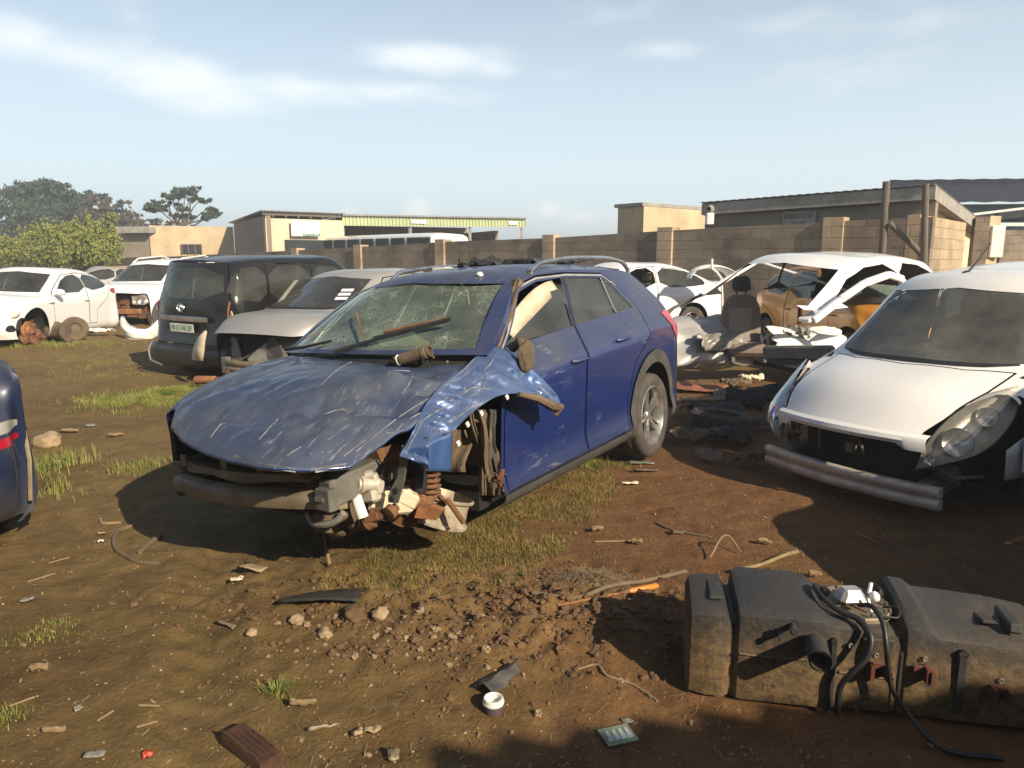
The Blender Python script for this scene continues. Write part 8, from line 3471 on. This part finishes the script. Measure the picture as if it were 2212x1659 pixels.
    for i in range(115):
        t = r.random()
        if t < .55:
            X, Y = r.gauss(790, 130), r.gauss(1370, 38)
        elif t < .75:
            X, Y = r.gauss(1000, 80), r.gauss(1415, 25)
        else:
            X, Y = r.uniform(100, 1250), r.uniform(1290, 1640)
        if 380 < X < 1230 and 1260 < Y < 1650:
            pts.append((X, Y))
    for i, (X, Y) in enumerate(pts):
        x, y = PX(X, Y)
        s = r.choice([.005, .006, .007, .008, .010, .013, .018])
        o = bpy.data.objects.new('stone', src[i % 7])
        COL.objects.link(o)
        tag(o, 'small tan stone on the churned soil before the blue car', 'stone', 'small tan stones on the churned soil')
        o.matrix_world = Matrix.Translation((x, y, on_ground(x, y) + s * .05)) @ Matrix.Rotation(r.uniform(0, 6), 4, 'Z') @ Matrix.Scale(s, 4)


litter()


def stuff_mesh(name, mat, mb):
    o = mb.build(name, mat, None, sharp=0)
    o['kind'] = 'stuff'
    return o


def scatter():
    r = np.random.default_rng(5)
    # crumbs of red-brown soil on the dug ridge
    mb = MB()
    ico = bmesh.new()
    bmesh.ops.create_icosphere(ico, subdivisions=1, radius=1)
    iv = [v.co.copy() for v in ico.verts]
    fv = [[v.index for v in f.verts] for f in ico.faces]
    ico.free()

    def crumb(x, y, s, mb):
        z = ground_h(x, y)
        o = len(mb.v)
        a = r.uniform(.6, 1.3, size=(len(iv),))
        th = r.uniform(0, 6.28)
        c_, s_ = cos(th), sin(th)
        for v, k in zip(iv, a):
            px, py = v.x * k * s * 1.2, v.y * k * s
            mb.v.append((x + px * c_ - py * s_, y + px * s_ + py * c_, z + v.z * k * s * .7 + s * .2))
        for f in fv:
            mb.f.append(tuple(o + i for i in f))
            mb.m.append(0)
            mb.s.append(False)
    for i in range(2600):
        t = r.random()
        if t < .65:
            x, y = r.normal(-.1, .62), r.normal(3.0, .22)
            s = r.choice([.005, .007, .010, .014, .02], p=[.3, .3, .22, .13, .05])
        elif t < .8:
            x, y = r.normal(.45, .4), r.normal(2.95, .2)
            s = r.choice([.005, .008, .012, .018])
        else:
            x, y = r.uniform(-2.4, 1.2), r.uniform(2.0, 4.2)
            s = r.choice([.003, .004, .006, .008])
        crumb(x, y, s, mb)
    stuff_mesh('soil_crumbs', MAT['clod'], mb)
    # grit
    mb = MB()
    for i in range(1500):
        y = 1.9 + 3.6 * r.random() ** 1.3
        x = r.uniform(-.75, .75) * y - .15
        crumb(x, y, r.choice([.002, .003, .004, .006], p=[.35, .35, .2, .1]), mb)
    stuff_mesh('grit', MAT['stone'], mb)
    # chopped straw and dead leaf bits
    mb = MB()
    for i in range(2600):
        y = 1.9 + 5.0 * r.random() ** 1.4
        x = r.uniform(-.78, .55) * y
        L_ = r.uniform(.005, .022) * (1 if r.random() < .9 else 1.8)
        a = r.normal(.3, .9)
        z = ground_h(x, y) + .003
        dx, dy = cos(a) * L_, sin(a) * L_
        wx, wy = -sin(a) * .0011, cos(a) * .0011
        if r.random() < .25:
            wx, wy = wx * 4, wy * 4
            dx, dy = dx * .45, dy * .45
        dz = r.uniform(0, .012)
        mb.add([(x - dx + wx, y - dy + wy, z), (x - dx - wx, y - dy - wy, z), (x + dx - wx, y + dy - wy, z + dz), (x + dx + wx, y + dy + wy, z + dz)], [(0, 1, 2, 3)], 0, False)
    stuff_mesh('straw_litter', MAT['stick'], mb)

    def blade_mat(name, a, b_, c_):
        m, t, b = new_mat(name)
        n = noise_tex(t, 4, 3, .6)
        rp = ramp(t, n.outputs['Fac'], [(.3, a), (.5, b_), (.7, c_)])
        t.links.new(rp.outputs[0], b.inputs['Base Color'])
        b.inputs['Roughness'].default_value = .7
        return m
    gm = blade_mat('short olive grass', (.085, .075, .016), (.16, .13, .028), (.27, .19, .06))
    gg = blade_mat('fresh green grass', (.10, .14, .02), (.19, .21, .04), (.27, .25, .07))

    def blade(mb, x, y, h, lean, w_):
        z = ground_h(x, y) if abs(x) < 14 else 0
        a = r.uniform(0, 6.28)
        dx, dy = cos(a) * lean * h, sin(a) * lean * h
        b = a + 1.57
        wx, wy = cos(b) * w_, sin(b) * w_
        o = len(mb.v)
        mb.v += [(x - wx, y - wy, z - .004), (x + wx, y + wy, z - .004), (x + dx * .4 + wx * .7, y + dy * .4 + wy * .7, z + h * .62), (x + dx * .4 - wx * .7, y + dy * .4 - wy * .7, z + h * .62), (x + dx, y + dy, z + h * .85)]
        mb.f += [(o, o + 1, o + 2, o + 3), (o + 3, o + 2, o + 4)]
        mb.m += [0, 0]
        mb.s += [False, False]

    # short mown-down turf in front of and beside the blue car
    mb = MB()
    poly = [PX(690, 1265), PX(800, 1180), PX(960, 1160), PX(1060, 1100), PX(1180, 1030), PX(1290, 985), PX(1360, 1010), PX(1310, 1090), PX(1200, 1190), PX(1130, 1255), PX(1020, 1295), PX(860, 1300)]
    x0, x1 = min(p[0] for p in poly), max(p[0] for p in poly)
    y0, y1 = min(p[1] for p in poly), max(p[1] for p in poly)
    n = 0
    while n < 22000:
        x, y = r.uniform(x0 - .2, x1 + .2), r.uniform(y0 - .2, y1 + .2)
        q = (x + .18 * mnoise.noise(Vector((x * 3, y * 3, 1))), y + .18 * mnoise.noise(Vector((x * 3, y * 3, 5))))
        if not in_poly(q, poly):
            continue
        if mnoise.noise(Vector((x * 4.5, y * 4.5, 9))) < -.22:
            n += .4
            continue
        blade(mb, x, y, r.uniform(.008, .032), r.uniform(.3, 1.4), r.uniform(.0008, .0018))
        n += 1
    stuff_mesh('short_grass', gm, mb)
    # green patches
    mb = MB()
    for (X, Y, sx, sy, n, h) in ((320, 865, .55, .40, 9000, .055), (380, 850, .3, .3, 4500, .065), (1225, 1005, .20, .12, 900, .09), (350, 870, .5, .5, 2000, .06),
                                 (110, 1010, .22, .25, 500, .12), (75, 1065, .22, .16, 420, .12), (40, 748, 1.2, .35, 1600, .09), (130, 745, 1.3, .5, 1500, .06), (310, 1010, .25, .2, 420, .05),
                                 (100, 1365, .12, .10, 260, .02), (190, 780, 1.3, 1.2, 2600, .03), (250, 800, 1.2, .9, 1800, .03), (10, 1548, .07, .05, 120, .03)):
        c = G(X, Y, 0)
        for i in range(n):
            x, y = r.normal(c.x, sx * .6), r.normal(c.y, sy * .6)
            if mnoise.noise(Vector((x * 2.6, y * 2.6, 4))) < -.1:
                continue
            blade(mb, x, y, h * r.uniform(.4, 1.3), r.uniform(.2, 1.0), .0022 if h > .05 else .0018)
    stuff_mesh('green_grass', gg, mb)
    # a single green tuft near the camera: one can count it
    x, y = PX(600, 1500)
    root = thing('grass_tuft', 'small bright green grass tuft alone on the soil in the left foreground', 'grass tuft', Matrix.Translation((x, y, on_ground(x, y))))
    mb = MB()
    for i in range(120):
        a = r.uniform(0, 6.28)
        rr = abs(r.normal(0, .025))
        bx, by = cos(a) * rr * 1.5, sin(a) * rr
        h = r.uniform(.02, .06)
        ln = r.uniform(.4, 1.4)
        ex, ey = bx + cos(a) * h * ln, by + sin(a) * h * ln
        w_ = .0016
        px, py = -sin(a) * w_, cos(a) * w_
        mb.add([(bx - px, by - py, -.004), (bx + px, by + py, -.004), ((bx + ex) / 2 + px, (by + ey) / 2 + py, h * .75), ((bx + ex) / 2 - px, (by + ey) / 2 - py, h * .75), (ex, ey, h * .8)], [(0, 1, 2, 3), (3, 2, 4)], 0, False)
    mb.build('blades', gg, root, sharp=0)
    # heap of dry straw left of the tank
    mb = MB()
    c = G(1275, 1262, .03)
    for i in range(420):
        x, y = r.normal(c.x, .11), r.normal(c.y, .06)
        z = ground_h(x, y) + .07 * exp(-((x - c.x) / .12) ** 2 - ((y - c.y) / .07) ** 2) * r.random()
        a, e = r.uniform(0, 6.28), r.uniform(-.2, .4)
        L_ = r.uniform(.02, .06)
        d = Vector((cos(a) * cos(e), sin(a) * cos(e), sin(e))) * L_
        s = Vector((-sin(a), cos(a), 0)) * .0016
        p = Vector((x, y, z))
        mb.add([p - d - s, p - d + s, p + d + s, p + d - s], [(0, 1, 2, 3)], 0, False)
    mb.blob((c.x, c.y, .01), (.12, .07, .05), 3, 2, .5, 2)
    o = mb.build('straw_heap', MAT['stick'], None, sharp=0)
    tag(o, 'little heap of dry straw above the orange handled screwdriver', 'straw heap')


scatter()


# ================================================================ the shed behind the photographer whose roof shades the near corner
def shade_shed():
    # roof edge: its shadow crosses the foreground from the bottom edge to the tank
    h = 3.0
    k = h / SUN.z
    off = Vector((SUN.x, SUN.y, 0)) * k
    a = G(920, 1622, 0) + off
    b = G(1619, 1533, 0) + off
    d = (b - a).normalized()
    back = Vector((d.y, -d.x, 0))
    if back.y > 0:
        back = -back
    root = thing('corrugated_shed', 'open corrugated roofed shed standing behind the camera to the right', 'shed', Matrix.Translation((a.x, a.y, 0)))
    Lr = 7.0
    P_ = []
    n = 120
    for i in range(n + 1):
        t = i / n
        z = .03 * sin(i * pi / 2)
        p = d * (Lr * t)
        P_.append([Vector((p.x, p.y, h + z)), Vector((p.x, p.y, h - .6 + z)) + back * 4.0])
    solidify(MB().grid(P_).build('roof', MAT['zinc'], root), .012)
    for (t, bk) in ((.3, .5), (Lr - .3, .5), (.3, 3.6), (Lr - .3, 3.6)):
        p = d * t + back * bk
        MB().box((p.x, p.y, h / 2 - .3), (.12, .12, h - .3)).build('post', MAT['wood'], root)
    p0, p1 = d * .2 + back * 3.8, d * (Lr - .2) + back * 3.8
    MB().beam(p0 + Vector((0, 0, 1.2)), p1 + Vector((0, 0, 1.2)), .12, 2.4).build('back_wall', MAT['grey_wall'], root)

    # long unseen building added behind the camera to hold back sky light
    b = thing('added_building', 'long grey building with dark doorways, added unseen behind the camera to hold back sky light', 'building')
    uv_box('wall', b, Vector((-16, -10.2, 0)), (1, 0, 0), 44, 4.3, 6, MAT['grey_wall'])
    uv_box('roof', b, Vector((-16.3, -10.5, 0)), (1, 0, 0), 44.6, 4.5, 6.35, MAT['zinc'], z0=4.302)
    for x in (-12, -6.5, -1, 5):
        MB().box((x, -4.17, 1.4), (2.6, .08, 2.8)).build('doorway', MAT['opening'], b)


shade_shed()


def haze():
    m = bpy.data.materials.new('thin morning haze')
    m.use_nodes = True
    t = m.node_tree
    t.nodes.clear()
    v = N(t, 'ShaderNodeVolumePrincipled')
    v.inputs['Color'].default_value = (.9, .95, 1, 1)
    v.inputs['Density'].default_value = .0032
    v.inputs['Anisotropy'].default_value = .2
    o = N(t, 'ShaderNodeOutputMaterial')
    t.links.new(v.outputs[0], o.inputs['Volume'])
    b = MB().box((0, 360, 6.5), (1400, 1100, 17)).build('haze', m, None)
    b['kind'] = 'stuff'


haze()
bpy.context.view_layer.update()
